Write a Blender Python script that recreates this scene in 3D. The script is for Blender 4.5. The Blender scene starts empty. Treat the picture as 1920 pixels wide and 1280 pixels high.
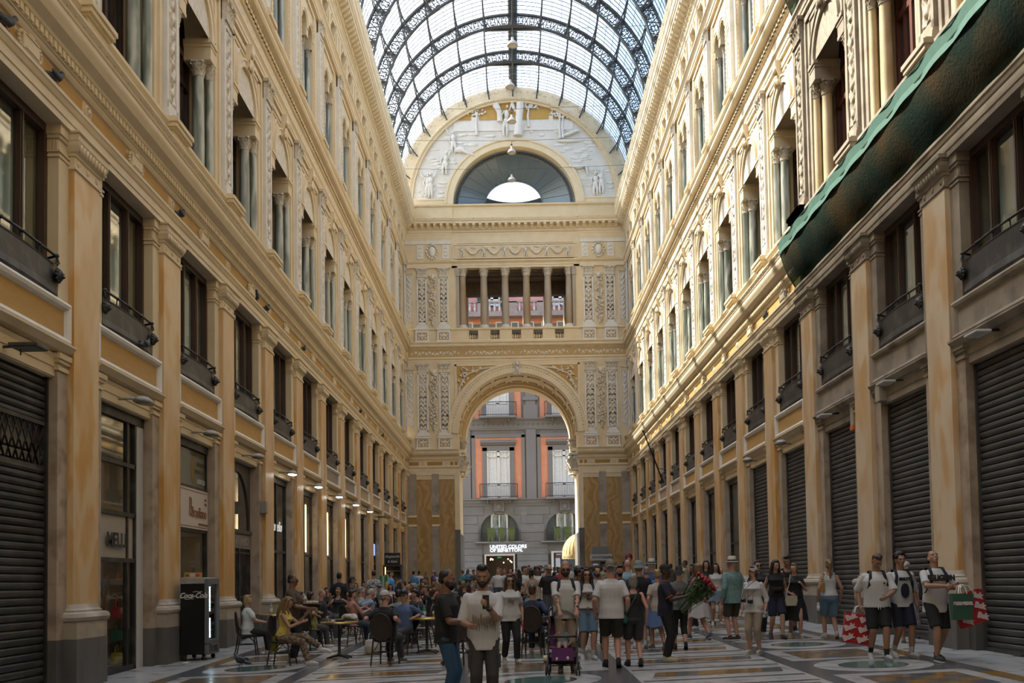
import bpy, bmesh, math, random
from mathutils import Vector, Matrix, noise as mnoise
random.seed(7)
PI = math.pi
SC = bpy.context.scene
COL = SC.collection
EYE = 1.70
F = 1867.0
CX, CY = 960.0, 1004.04
R_ = ((0.9998703, 0.01591319, -0.0024806), (0.00321029, -0.04599443, 0.99893654), (-0.01578217, 0.99881494, 0.04603955))
def slope_x(px, py, y):
 """world x, z of the sight line through a photo pixel at depth y (used to read measurements off the photo)"""
 c = (px - CX, -(py - CY), F)
 d = [sum(R_[i][k] * c[k] for k in range(3)) for i in range(3)]
 t = y / d[1]
 return d[0] * t, d[2] * t + EYE
def gz(x, y):
 y = min(max(y, -5.0), 90.0)
 return 0.0187 * x + 0.0138 * y
def foot(px, py):
 c = (px - CX, -(py - CY), F)
 d = [sum(R_[i][k] * c[k] for k in range(3)) for i in range(3)]
 t = -EYE / (d[2] - 0.0187 * d[0] - 0.0138 * d[1])
 return d[0] * t, d[1] * t
MATS = {}
def nodes_of(m):
 m.use_nodes = True
 return m.node_tree.nodes, m.node_tree.links
def mat(name, col, rough=0.6, col2=None, scale=3.0, amt=0.5, bump=0.0, bscale=None, metal=0.0, detail=4.0, stretch=None, spec=0.5, col3=None, scale3=0.6):
 if name in MATS: return MATS[name]
 m = bpy.data.materials.new(name); N, L = nodes_of(m)
 b = N['Principled BSDF']
 b.inputs['Base Color'].default_value = (*col, 1); b.inputs['Roughness'].default_value = rough
 b.inputs['Metallic'].default_value = metal; b.inputs['Specular IOR Level'].default_value = spec
 if col2 or bump:
  tc = N.new('ShaderNodeTexCoord'); mp = N.new('ShaderNodeMapping')
  oi = N.new('ShaderNodeObjectInfo'); ad = N.new('ShaderNodeVectorMath'); ad.operation = 'ADD'
  ml = N.new('ShaderNodeVectorMath'); ml.operation = 'SCALE'; ml.inputs['Scale'].default_value = 37.0
  L.new(oi.outputs['Random'], ml.inputs[0]); L.new(tc.outputs['Object'], ad.inputs[0]); L.new(ml.outputs[0], ad.inputs[1])
  L.new(ad.outputs[0], mp.inputs['Vector'])
  if stretch: mp.inputs['Scale'].default_value = stretch
  nz = N.new('ShaderNodeTexNoise'); nz.inputs['Scale'].default_value = scale; nz.inputs['Detail'].default_value = detail
  L.new(mp.outputs[0], nz.inputs['Vector'])
  if col2:
   rp = N.new('ShaderNodeValToRGB'); e = rp.color_ramp.elements
   e[0].position = 0.5 - 0.28 * (1.2 - amt); e[1].position = 0.5 + 0.28 * (1.2 - amt)
   e[0].color = (*col, 1); e[1].color = (*col2, 1)
   L.new(nz.outputs['Fac'], rp.inputs[0])
   out = rp.outputs[0]
   if col3:
    n3 = N.new('ShaderNodeTexNoise'); n3.inputs['Scale'].default_value = scale3; n3.inputs['Detail'].default_value = 6
    L.new(mp.outputs[0], n3.inputs['Vector'])
    r3 = N.new('ShaderNodeValToRGB'); r3.color_ramp.elements[0].position = .5; r3.color_ramp.elements[1].position = .68
    L.new(n3.outputs['Fac'], r3.inputs[0])
    mx = N.new('ShaderNodeMix'); mx.data_type = 'RGBA'
    L.new(r3.outputs[0], mx.inputs['Factor']); L.new(out, mx.inputs['A']); mx.inputs['B'].default_value = (*col3, 1)
    out = mx.outputs['Result']
   L.new(out, b.inputs['Base Color'])
  if bump:
   n2 = N.new('ShaderNodeTexNoise'); n2.inputs['Scale'].default_value = bscale or scale * 4; n2.inputs['Detail'].default_value = 5
   L.new(mp.outputs[0], n2.inputs['Vector'])
   bp = N.new('ShaderNodeBump'); bp.inputs['Strength'].default_value = bump; bp.inputs['Distance'].default_value = 0.02
   L.new(n2.outputs['Fac'], bp.inputs['Height']); L.new(bp.outputs[0], b.inputs['Normal'])
 MATS[name] = m
 return m
def emit(name, col, s):
 if name in MATS: return MATS[name]
 m = bpy.data.materials.new(name); N, L = nodes_of(m); b = N['Principled BSDF']
 b.inputs['Base Color'].default_value = (0.02, 0.02, 0.02, 1); b.inputs['Emission Color'].default_value = (*col, 1); b.inputs['Emission Strength'].default_value = s
 MATS[name] = m; return m
def glass(name, tint, refl=0.5, rough=0.03, body=None, bodyf=0.0):
 """thin pane: see-through tint + mirror reflection by fresnel, optionally a milky body"""
 if name in MATS: return MATS[name]
 m = bpy.data.materials.new(name); N, L = nodes_of(m); N.clear()
 o = N.new('ShaderNodeOutputMaterial'); t = N.new('ShaderNodeBsdfTransparent'); t.inputs[0].default_value = (*tint, 1)
 g = N.new('ShaderNodeBsdfGlossy'); g.inputs['Roughness'].default_value = rough; g.inputs['Color'].default_value = (1, 1, 1, 1)
 lw = N.new('ShaderNodeLayerWeight'); lw.inputs[0].default_value = .5
 pw = N.new('ShaderNodeMath'); pw.operation = 'POWER'; pw.inputs[1].default_value = 3.0; L.new(lw.outputs['Facing'], pw.inputs[0])
 fr = N.new('ShaderNodeMath'); fr.operation = 'MULTIPLY_ADD'; fr.inputs[1].default_value = refl; fr.inputs[2].default_value = .05; fr.use_clamp = True; L.new(pw.outputs[0], fr.inputs[0])
 mx = N.new('ShaderNodeMixShader'); L.new(fr.outputs[0], mx.inputs[0])
 src = t.outputs[0]
 if body:
  tr = N.new('ShaderNodeBsdfTranslucent'); tr.inputs[0].default_value = (*body, 1)
  m2 = N.new('ShaderNodeMixShader'); m2.inputs[0].default_value = bodyf
  L.new(t.outputs[0], m2.inputs[1]); L.new(tr.outputs[0], m2.inputs[2]); src = m2.outputs[0]
 L.new(src, mx.inputs[1]); L.new(g.outputs[0], mx.inputs[2]); L.new(mx.outputs[0], o.inputs[0])
 MATS[name] = m; return m
def veined(name, base, dark, vein, scale=1.2, dist=6.0, stretch=(1, 1, .45), rough=.35, stain=None):
 if name in MATS: return MATS[name]
 m = bpy.data.materials.new(name); N, L = nodes_of(m); b = N['Principled BSDF']; b.inputs['Roughness'].default_value = rough
 tc = N.new('ShaderNodeTexCoord'); mp = N.new('ShaderNodeMapping'); mp.inputs['Scale'].default_value = stretch
 oi = N.new('ShaderNodeObjectInfo'); ml = N.new('ShaderNodeVectorMath'); ml.operation = 'SCALE'; ml.inputs['Scale'].default_value = 53.0
 ad = N.new('ShaderNodeVectorMath'); ad.operation = 'ADD'
 L.new(oi.outputs['Random'], ml.inputs[0]); L.new(tc.outputs['Object'], ad.inputs[0]); L.new(ml.outputs[0], ad.inputs[1]); L.new(ad.outputs[0], mp.inputs[0])
 w = N.new('ShaderNodeTexWave'); w.inputs['Scale'].default_value = scale; w.inputs['Distortion'].default_value = dist; w.inputs['Detail'].default_value = 3; w.inputs['Detail Scale'].default_value = 1.3
 L.new(mp.outputs[0], w.inputs['Vector'])
 r = N.new('ShaderNodeValToRGB'); r.color_ramp.elements[0].color = (*dark, 1); r.color_ramp.elements[1].color = (*base, 1)
 r.color_ramp.elements[0].position = .05; r.color_ramp.elements[1].position = .55
 e = r.color_ramp.elements.new(.93); e.color = (*vein, 1)
 L.new(w.outputs['Fac'], r.inputs[0])
 n = N.new('ShaderNodeTexNoise'); n.inputs['Scale'].default_value = .9; n.inputs['Detail'].default_value = 5; L.new(mp.outputs[0], n.inputs[0])
 mx = N.new('ShaderNodeMix'); mx.data_type = 'RGBA'; rr = N.new('ShaderNodeValToRGB'); rr.color_ramp.elements[0].position = .42; rr.color_ramp.elements[1].position = .7
 L.new(n.outputs['Fac'], rr.inputs[0]); L.new(rr.outputs[0], mx.inputs['Factor']); L.new(r.outputs[0], mx.inputs['A']); mx.inputs['B'].default_value = (*(stain or vein), 1)
 L.new(mx.outputs['Result'], b.inputs['Base Color'])
 MATS[name] = m; return m
cream = mat('cream_plaster', (.60, .475, .29), .75, (.68, .56, .37), 1.6, .3, .12, 14)
cream2 = mat('cream_moulding', (.64, .52, .335), .7, (.71, .60, .42), 2.2, .3)
white_st = mat('white_stucco', (.62, .59, .53), .75, (.72, .69, .62), 3, .3, .2, 20)
relief_w = mat('relief_stucco', (.55, .49, .40), .8, (.70, .65, .56), 9, .5, .4, 40)
relief_g = mat('relief_ground', (.33, .22, .10), .85, (.45, .33, .18), 5, .4)
ochre = mat('ochre_panel', (.46, .265, .075), .8, (.52, .315, .10), 2, .3, .5, 30, stretch=(1, 1, 6))
ochre_tan = mat('tan_panel', (.40, .29, .19), .8, (.46, .34, .23), 2, .3)
grey_panel = mat('grey_panel', (.27, .22, .19), .8, (.32, .26, .22), 2, .3)
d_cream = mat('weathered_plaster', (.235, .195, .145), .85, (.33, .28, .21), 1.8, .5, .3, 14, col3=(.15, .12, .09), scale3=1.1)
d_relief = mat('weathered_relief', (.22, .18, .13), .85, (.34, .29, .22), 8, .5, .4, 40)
giallo = veined('yellow_marble', (.58, .345, .125), (.52, .28, .075), (.62, .45, .25), .8, 11.0, (1, 1, .5), stain=(.60, .43, .25))
giallo2 = veined('pale_yellow_marble', (.58, .39, .20), (.52, .31, .12), (.62, .50, .34), .8, 11.0, (1, 1, .5), stain=(.56, .45, .32))
pink_st = mat('speckled_stone', (.35, .275, .20), .6, (.42, .34, .26), 2.5, .4, .1, 20, col3=(.24, .18, .13), scale3=2.6)
plinth_l = mat('pale_plinth_stone', (.34, .30, .235), .6, (.42, .37, .30), 2, .5, .1, 16, col3=(.27, .21, .13), scale3=1.4)
plinth_d = mat('dark_plinth_stone', (.075, .073, .068), .5, (.13, .125, .115), 2.2, .5, .1, 20, stretch=(1, 1, .35), col3=(.16, .14, .11), scale3=.9)
green_m = veined('green_marble', (.27, .29, .235), (.15, .175, .14), (.46, .47, .41), 1.3, 9.0, (1, 1, .35), .3, (.33, .34, .29))
yel_col = mat('stained_yellow_column', (.40, .31, .17), .6, (.48, .38, .23), 2, .5, stretch=(1, 1, .5), col3=(.30, .21, .09), scale3=1.2)
wood = mat('dark_wood', (.030, .014, .009), .45, (.055, .025, .016), 4, .5, stretch=(1, 1, .2))
wood_r = mat('red_wood', (.10, .030, .018), .5, (.15, .05, .03), 4, .5, stretch=(1, 1, .2))
iron = mat('black_iron', (.014, .013, .012), .5, (.03, .028, .026), 3, .5, .2, 20, col3=(.06, .057, .05), scale3=3)
iron_g = mat('grey_iron', (.045, .05, .055), .5, (.07, .075, .08), 4, .4)
shut_d = mat('dark_shutter', (.018, .018, .016), .5, (.035, .034, .030), 2.5, .5, col3=(.05, .05, .046), scale3=2.0, metal=.3)
shut_g = mat('grey_shutter', (.060, .058, .054), .5, (.090, .088, .082), 2.0, .5, metal=.4, col3=(.045, .043, .04), scale3=1.4)
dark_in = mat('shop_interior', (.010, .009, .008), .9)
gl_win = glass('window_glass', (.62, .70, .66), .9)
gl_shop = glass('shop_glass', (.75, .78, .74), .6)
curtain = mat('pale_blind', (.50, .55, .53), .8, (.58, .62, .60), 3, .4)
white_p = mat('white_paint', (.72, .70, .66), .5)
lamp_m = mat('lamp_grey', (.28, .26, .23), .5)
brass = mat('brass', (.55, .38, .12), .3, metal=1.0)
class MB:
 def __init__(s): s.v = []; s.f = []; s.mi = []; s.sm = []; s.M = None
 def add(s, vs, fs, mi=0, smooth=False):
  o = len(s.v)
  if s.M is not None: vs = [tuple(s.M @ Vector(p)) for p in vs]
  s.v += [tuple(p) for p in vs]
  for f in fs: s.f.append(tuple(i + o for i in f)); s.mi.append(mi); s.sm.append(smooth)
  return s
 def box(s, x0, x1, y0, y1, z0, z1, mi=0):
  v = [(x0, y0, z0), (x1, y0, z0), (x1, y1, z0), (x0, y1, z0), (x0, y0, z1), (x1, y0, z1), (x1, y1, z1), (x0, y1, z1)]
  return s.add(v, [(0, 3, 2, 1), (4, 5, 6, 7), (0, 1, 5, 4), (1, 2, 6, 5), (2, 3, 7, 6), (3, 0, 4, 7)], mi)
 def bev(s, x0, x1, y0, y1, z0, z1, b=.01, mi=0):
  """box with chamfered vertical and horizontal edges"""
  r = []
  for z, i in ((z0, b), (z0 + b, 0), (z1 - b, 0), (z1, b)):
   for (x, y) in ((x0 + b + i, y0 + i), (x1 - b - i, y0 + i), (x1 - i, y0 + b + i), (x1 - i, y1 - b - i), (x1 - b - i, y1 - i), (x0 + b + i, y1 - i), (x0 + i, y1 - b - i), (x0 + i, y0 + b + i)):
    r.append((x, y, z))
  f = []
  for k in range(3):
   for j in range(8): f.append((k * 8 + j, k * 8 + (j + 1) % 8, k * 8 + 8 + (j + 1) % 8, k * 8 + 8 + j))
  f.append(tuple(range(7, -1, -1))); f.append(tuple(range(24, 32)))
  return s.add(r, f, mi)
 def prof(s, pts, a0, a1, axis='y', mi=0, caps=True, smooth=False, mit0=0.0, mit1=0.0):
  """extrude an open profile [(out, z)...] along y (or x); closed by its back line. mit: mitre factor (end shifts by out*mit)"""
  n = len(pts); v = []
  for a, mt in ((a0, mit0), (a1, mit1)):
   for (o, z) in pts:
    aa = a + o * mt
    v.append((o, aa, z) if axis == 'y' else (aa, o, z))
  f = [((i, i + 1, n + i + 1, n + i) if axis == 'y' else (i, n + i, n + i + 1, i + 1)) for i in range(n - 1)]
  s.add(v, f, mi, smooth)
  if caps:
   s.add(v[:n], [tuple(range(n))[::(1 if axis == 'y' else -1)]], mi); s.add(v[n:], [tuple(range(n))[::(-1 if axis == 'y' else 1)]], mi)
  return s
 def lathe(s, pts, n=16, mi=0, smooth=True, c=(0, 0, 0), a0=0.0, a1=2 * PI, caps=True, sx=1, sy=1):
  full = abs(a1 - a0 - 2 * PI) < 1e-6; m = n if full else n + 1; v = []
  for (r, z) in pts:
   for k in range(m):
    a = a0 + (a1 - a0) * k / n
    v.append((c[0] + r * sx * math.cos(a), c[1] + r * sy * math.sin(a), c[2] + z))
  f = []
  for i in range(len(pts) - 1):
   for k in range(n):
    k2 = (k + 1) % m
    f.append((i * m + k, i * m + k2, (i + 1) * m + k2, (i + 1) * m + k))
  s.add(v, f, mi, smooth)
  if caps and full:
   if pts[0][0] > 1e-4: s.add(v[:m], [tuple(range(m))[::-1]], mi)
   if pts[-1][0] > 1e-4: s.add(v[-m:], [tuple(range(m))], mi)
  return s
 def ball(s, c, r, n=10, mi=0, m=None):
  """ellipsoid"""
  if not hasattr(r, '__len__'): r = (r, r, r)
  k = max(4, n // 2); v = []; f = []
  for i in range(k + 1):
   t = PI * i / k
   for j in range(n):
    a = 2 * PI * j / n
    p = Vector((r[0] * math.sin(t) * math.cos(a), r[1] * math.sin(t) * math.sin(a), -r[2] * math.cos(t)))
    if m is not None: p = m @ p
    v.append((c[0] + p[0], c[1] + p[1], c[2] + p[2]))
  for i in range(k):
   for j in range(n): f.append((i * n + j, i * n + (j + 1) % n, (i + 1) * n + (j + 1) % n, (i + 1) * n + j))
  return s.add(v, f, mi, True)
 def tube(s, pts, r, n=8, mi=0, closed=False, caps=True):
  """round bar along points; r number or list"""
  P = [Vector(p) for p in pts]; m = len(P); v = []; up = None
  R = r if hasattr(r, '__len__') else [r] * m
  for i in range(m):
   if closed: d = P[(i + 1) % m] - P[i - 1]
   else: d = P[min(i + 1, m - 1)] - P[max(i - 1, 0)]
   if d.length < 1e-9: d = Vector((0, 0, 1))
   d.normalize()
   if up is None:
    up = Vector((0, 0, 1)) if abs(d.z) < .9 else Vector((1, 0, 0))
   a = d.cross(up)
   if a.length < 1e-5: a = d.orthogonal()
   a.normalize(); b = a.cross(d); up = b
   for k in range(n):
    t = 2 * PI * k / n
    v.append(P[i] + a * (R[i] * math.cos(t)) + b * (R[i] * math.sin(t)))
  f = []
  for i in range(m if closed else m - 1):
   for k in range(n):
    i2 = (i + 1) % m
    f.append((i * n + k, i * n + (k + 1) % n, i2 * n + (k + 1) % n, i2 * n + k))
  s.add(v, f, mi, True)
  if caps and not closed:
   s.add(v[:n], [tuple(range(n))[::-1]], mi); s.add(v[-n:], [tuple(range(n))], mi)
  return s
 def bar(s, p0, p1, w, h, mi=0, up=(0, 0, 1)):
  """rectangular bar between two points"""
  a = Vector(p0); b = Vector(p1); d = (b - a)
  if d.length < 1e-9: return s
  d.normalize(); u = Vector(up); x = d.cross(u)
  if x.length < 1e-5: x = d.orthogonal()
  x.normalize(); z = x.cross(d)
  v = []
  for p in (a, b):
   for (i, j) in ((-1, -1), (1, -1), (1, 1), (-1, 1)): v.append(p + x * (i * w / 2) + z * (j * h / 2))
  return s.add(v, [(0, 1, 2, 3), (7, 6, 5, 4), (0, 4, 5, 1), (1, 5, 6, 2), (2, 6, 7, 3), (3, 7, 4, 0)], mi)
 def grid(s, fn, nu, nv, mi=0, smooth=True, flip=False):
  v = [fn(i / nu, j / nv) for j in range(nv + 1) for i in range(nu + 1)]
  f = []
  for j in range(nv):
   for i in range(nu):
    a = j * (nu + 1) + i; q = (a, a + 1, a + nu + 2, a + nu + 1)
    f.append(q[::-1] if flip else q)
  return s.add(v, f, mi, smooth)
 def poly(s, pts, mi=0): return s.add(pts, [tuple(range(len(pts)))], mi)
 def prism(s, pts2, plane, a0, a1, mi=0, smooth=False):
  """closed polygon [(p,q)] in 'xz' (extrude y), 'yz' (extrude x) or 'xy' (extrude z)"""
  n = len(pts2)
  mk = {'xz': lambda p, q, a: (p, a, q), 'yz': lambda p, q, a: (a, p, q), 'xy': lambda p, q, a: (p, q, a)}[plane]
  v = [mk(p, q, a0) for p, q in pts2] + [mk(p, q, a1) for p, q in pts2]
  s.add(v, [(i, (i + 1) % n, n + (i + 1) % n, n + i) for i in range(n)], mi, smooth)
  s.add(v, [tuple(range(n))[::-1], tuple(range(n, 2 * n))], mi)
  return s
 def arch_wall(s, y0, y1, z0, z1, cy, hw, zs, x, depth, n=20, mi=0, mi2=None, rz=None, reveal=True):
  """wall face at out=x with an arched opening (half width hw, springing zs, rise rz) + reveal going back by depth"""
  rz = rz or hw; mi2 = mi if mi2 is None else mi2
  A = [(cy + hw * math.cos(PI - PI * k / n), zs + rz * math.sin(PI * k / n)) for k in range(n + 1)]
  q = lambda a, b, c, d: s.add([(x, *a), (x, *b), (x, *c), (x, *d)], [(0, 1, 2, 3)], mi)
  q((y0, z0), (cy - hw, z0), (cy - hw, zs), (y0, zs)); q((cy + hw, z0), (y1, z0), (y1, zs), (cy + hw, zs))
  T = []
  for k in range(n + 1):
   t = k / n
   T.append((y0 + (y1 - y0) * t, z1))
  L = [(y0, zs)] ; 
  for k in range(n):
   a, b = A[k], A[k + 1]; c, d = T[k + 1], T[k]
   q(a, b, c, d)
  s.add([(x, y0, zs), (x, cy - hw, zs), (x, y0, z1)], [(0, 1, 2)], mi); s.add([(x, cy + hw, zs), (x, y1, zs), (x, y1, z1)], [(0, 1, 2)], mi)
  if reveal:
   P = [(cy - hw, z0)] + A + [(cy + hw, z0)]
   v = [(x, *p) for p in P] + [(x - depth, *p) for p in P]; m = len(P)
   s.add(v, [(i, m + i, m + i + 1, i + 1) for i in range(m - 1)], mi2, False)
  return s
 def arch_ring(s, cy, zs, r0, r1, x0, x1, n=24, mi=0, a0=0.0, a1=PI, rz=1.0):
  """moulded arch band between radii r0<r1, projecting from x0 (wall) to x1"""
  v = []
  for k in range(n + 1):
   a = a0 + (a1 - a0) * k / n; c, q = math.cos(a), math.sin(a) * rz
   for (r, x) in ((r0, x0), (r0, x1), (r0 + (r1 - r0) * .72, x1), (r0 + (r1 - r0) * .78, x1 + (x1 - x0) * .5), (r1, x1 + (x1 - x0) * .5), (r1, x0)):
    v.append((x, cy + r * c, zs + r * q))
  f = []
  for k in range(n):
   for j in range(5): f.append((k * 6 + j, k * 6 + j + 1, (k + 1) * 6 + j + 1, (k + 1) * 6 + j))
  s.add(v, f, mi); s.add(v[:6], [(5, 4, 3, 2, 1, 0)], mi); s.add(v[-6:], [(0, 1, 2, 3, 4, 5)], mi)
  return s
 def mesh(s, name, mats):
  me = bpy.data.meshes.new(name); me.from_pydata(s.v, [], s.f)
  for m in (mats if hasattr(mats, '__len__') else [mats]): me.materials.append(m)
  me.polygons.foreach_set('material_index', s.mi); me.polygons.foreach_set('use_smooth', s.sm)
  bm = bmesh.new(); bm.from_mesh(me); bmesh.ops.recalc_face_normals(bm, faces=bm.faces); bm.to_mesh(me); bm.free()
  return me
def link(o, parent=None):
 COL.objects.link(o)
 if parent is not None: o.parent = parent
 return o
def obj(name, mb, mats, parent=None, loc=None, rot=None):
 me = mb if isinstance(mb, bpy.types.Mesh) else mb.mesh(name, mats)
 o = bpy.data.objects.new(name, me); link(o, parent)
 if loc: o.location = loc
 if rot: o.rotation_euler = rot
 return o
def tag(o, label=None, cat=None, group=None, kind=None):
 if label: o['label'] = label
 if cat: o['category'] = cat
 if group: o['group'] = group
 if kind: o['kind'] = kind
 return o
def thing(name, label, cat, loc=(0, 0, 0), rz=0.0, group=None):
 o = bpy.data.objects.new(name, None); o.empty_display_size = .2; link(o)
 o.location = loc; o.rotation_euler = (0, 0, rz)
 return tag(o, label, cat, group)
def struct(name, mb, mats, loc=None, rot=None):
 o = obj(name, mb, mats, None, loc, rot); o['kind'] = 'structure'; return o
def sroot(name, loc=(0, 0, 0), rz=0.0):
 o = bpy.data.objects.new(name, None); link(o); o.location = loc; o.rotation_euler = (0, 0, rz); o['kind'] = 'structure'; return o
CHILDREN = {}
def dup(root, loc, rz, label=None, group=None, mats=None, scale=None):
 kids = list(root.children)
 r = root.copy(); COL.objects.link(r); r.location = loc; r.rotation_euler = (0, 0, rz)
 if label: r['label'] = label
 if group: r['group'] = group
 if scale: r.scale = (scale,) * 3
 for ch in kids:
  c = ch.copy(); COL.objects.link(c); c.parent = r
  if mats:
   for i, sl in enumerate(c.material_slots):
    if sl.material and sl.material.name in mats:
     sl.link = 'OBJECT'; c.material_slots[i].material = mats[ch.material_slots[i].material.name]
  for g in list(ch.children):
   d = g.copy(); COL.objects.link(d); d.parent = c
 return r
ORD = ['first', 'second', 'third', 'fourth', 'fifth', 'sixth', 'seventh', 'eighth', 'ninth', 'tenth', 'eleventh', 'twelfth', 'thirteenth', 'fourteenth', 'fifteenth']
_fc = {}
def text_mb(txt, size, mi=0, mb=None, M=None, align='CENTER', shear=0.0, ext=0.004, sx=1.0, bold=0.0):
 """letters as solid meshes, lying in local x-z plane facing -y"""
 cu = bpy.data.curves.new('t', 'FONT'); cu.body = txt; cu.size = size; cu.align_x = align; cu.extrude = ext; cu.shear = shear; cu.resolution_u = 3; cu.offset = bold
 o = bpy.data.objects.new('t', cu); COL.objects.link(o)
 dg = bpy.context.evaluated_depsgraph_get(); dg.update()
 me = bpy.data.meshes.new_from_object(o.evaluated_get(dg))
 vs = [(v.co.x * sx, -v.co.z, v.co.y) for v in me.vertices]; fs = [tuple(p.vertices) for p in me.polygons]
 bpy.data.objects.remove(o); bpy.data.curves.remove(cu); bpy.data.meshes.remove(me)
 mb = mb or MB()
 if M is not None: vs = [tuple(M @ Vector(p)) for p in vs]
 mb.add(vs, fs, mi)
 return mb
XL, XR = -7.113, 7.83
YE = 67.0
CLp = [16.495 + 4.146 * i for i in range(-1, 13)]
CRp = [18.115 + 4.03 * i for i in range(-1, 13)]
SIDES = {'left': (XL, 0.0, CLp, 4.146, 0.0), 'right': (XR, PI, CRp, 4.03, 1.0)}
def fa(side, y, z=0.0):
 return (SIDES[side][0], y, z), SIDES[side][1]
def relief_mb(w, h, nu, nv, depth, freq=7.0, seed=0.0, mask=None, base=-.004):
 """sheet in local (out, y, z): centred on y=0, z from 0 to h; mirrored about the middle"""
 mb = MB()
 def fn(u, v):
  y = (u - .5) * w; z = v * h
  a = abs(u - .5) * 2
  q = 1.0
  p = Vector((abs(y) * freq + seed, z * freq, seed * 1.7))
  n = mnoise.noise(p) + .55 * mnoise.noise(p * 2.1)
  s = math.sin(z * freq * 2.2 + 2.5 * math.sin(abs(y) * freq * 1.7 + seed))
  hgt = .5 * n + .42 * s * (1 - .4 * a) + .25 * math.exp(-(y * freq * .9) ** 2)
  hgt = max(min(hgt, .75), -.5)
  e = min(u, 1 - u, v * h / w, (1 - v) * h / w) * 10
  q = min(1, max(0, e))
  if mask: q *= mask(y, z)
  return (base + depth * (hgt * q - .12 * (1 - q) ), y, z)
 mb.grid(fn, nu, nv, 0, True, flip=False)
 return mb
def capital_mb(r, h, sq=None):
 """leafy capital: bell, two rows of leaves, corner volutes and a concave-sided abacus (base at z=0)"""
 mb = MB()
 mb.lathe([(r * .95, 0), (r * .9, .06 * h), (r * .86, .3 * h), (r * .95, .62 * h), (r * 1.2, .86 * h)], 12)
 mb.lathe([(r * .9, 0), (r * 1.08, .02 * h), (r * 1.08, .05 * h), (r * .9, .08 * h)], 12)
 for row, (z0, z1, rr, n, off) in enumerate(((.06, .42, 1.28, 8, 0), (.26, .68, 1.42, 8, .5))):
  for k in range(n):
   a = 2 * PI * (k + off) / n
   c, s = math.cos(a), math.sin(a)
   pts = [(.9, z0, .26), (1.02, z0 + (z1 - z0) * .5, .34), (rr * .98, z0 + (z1 - z0) * .9, .28), (rr * 1.12, z1 * .97, .14), (rr * 1.08, z1 * .88, .06)]
   v = []
   for (q, z, wd) in pts:
    for t in (-1, 0, 1):
     rr2 = q * r + (.05 * r if t == 0 else 0); y = t * wd * r
     v.append((rr2 * c - y * s, rr2 * s + y * c, z * h))
   f = []
   for i in range(len(pts) - 1):
    for t in (0, 1): f.append((i * 3 + t, i * 3 + t + 1, i * 3 + 4 + t, i * 3 + 3 + t))
   mb.add(v, f, 0, True)
 for k in range(4):
  a = PI / 4 + k * PI / 2
  mb.tube([(r * 1.0 * math.cos(a), r * 1.0 * math.sin(a), .5 * h), (r * 1.3 * math.cos(a), r * 1.3 * math.sin(a), .74 * h), (r * 1.52 * math.cos(a), r * 1.52 * math.sin(a), .84 * h), (r * 1.56 * math.cos(a), r * 1.56 * math.sin(a), .75 * h), (r * 1.44 * math.cos(a), r * 1.44 * math.sin(a), .73 * h)], r * .13, 6)
  mb.ball((r * 1.16 * math.cos(a + PI / 4), r * 1.16 * math.sin(a + PI / 4), .88 * h), r * .17, 6)
 P = []
 for k in range(4):
  a = PI / 4 + k * PI / 2
  for (da, q) in ((-.16, 1.62), (.16, 1.62), (.5, 1.26), (PI / 4, 1.2), (PI / 2 - .5, 1.26)):
   P.append((q * r * math.cos(a + da), q * r * math.sin(a + da)))
 mb.prism(P, 'xy', .88 * h, h)
 return mb
def pil_capital_mb(hw, h, d=.1):
 """flat pilaster capital with leaves, volutes and abacus; sits at out 0..d"""
 mb = MB()
 mb.box(-.06, d * .45, -hw * .92, hw * .92, 0, h * .86)
 mb.box(-.06, d * .7, -hw, hw, 0, h * .06)
 n = 5
 for row, (z0, z1, nn) in enumerate(((.06, .45, 4), (.3, .72, 3))):
  for k in range(nn):
   y = (-1 + (2 * k + 1) / nn) * hw * .92
   v = []
   for (o, z, wd) in ((.45, z0, .2), (.62, z0 + (z1 - z0) * .55, .26), (1.05, z0 + (z1 - z0) * .92, .2), (1.25, z1 * .94, .08)):
    for t in (-1, 0, 1): v.append((o * d + (.12 * d if t == 0 else 0), y + t * wd * hw * 4.2 / (nn + .8), z * h))
   f = [(i * 3 + t, i * 3 + t + 1, i * 3 + 4 + t, i * 3 + 3 + t) for i in range(3) for t in (0, 1)]
   mb.add(v, f, 0, True)
 for sgn in (-1, 1):
  mb.tube([(d * .5, sgn * hw * .45, .55 * h), (d * .9, sgn * hw * .8, .8 * h), (d * 1.1, sgn * hw * 1.06, .82 * h), (d * 1.1, sgn * hw * 1.1, .7 * h), (d * 1.05, sgn * hw * .98, .66 * h), (d, sgn * hw * .95, .74 * h)], d * .17, 6)
 mb.ball((d * 1.0, 0, .82 * h), (d * .3, hw * .16, .1 * h), 6)
 mb.box(-.06, d * 1.15, -hw * 1.16, hw * 1.16, h * .86, h * .93); mb.box(-.06, d * 1.3, -hw * 1.2, hw * 1.2, h * .93, h)
 return mb
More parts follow.
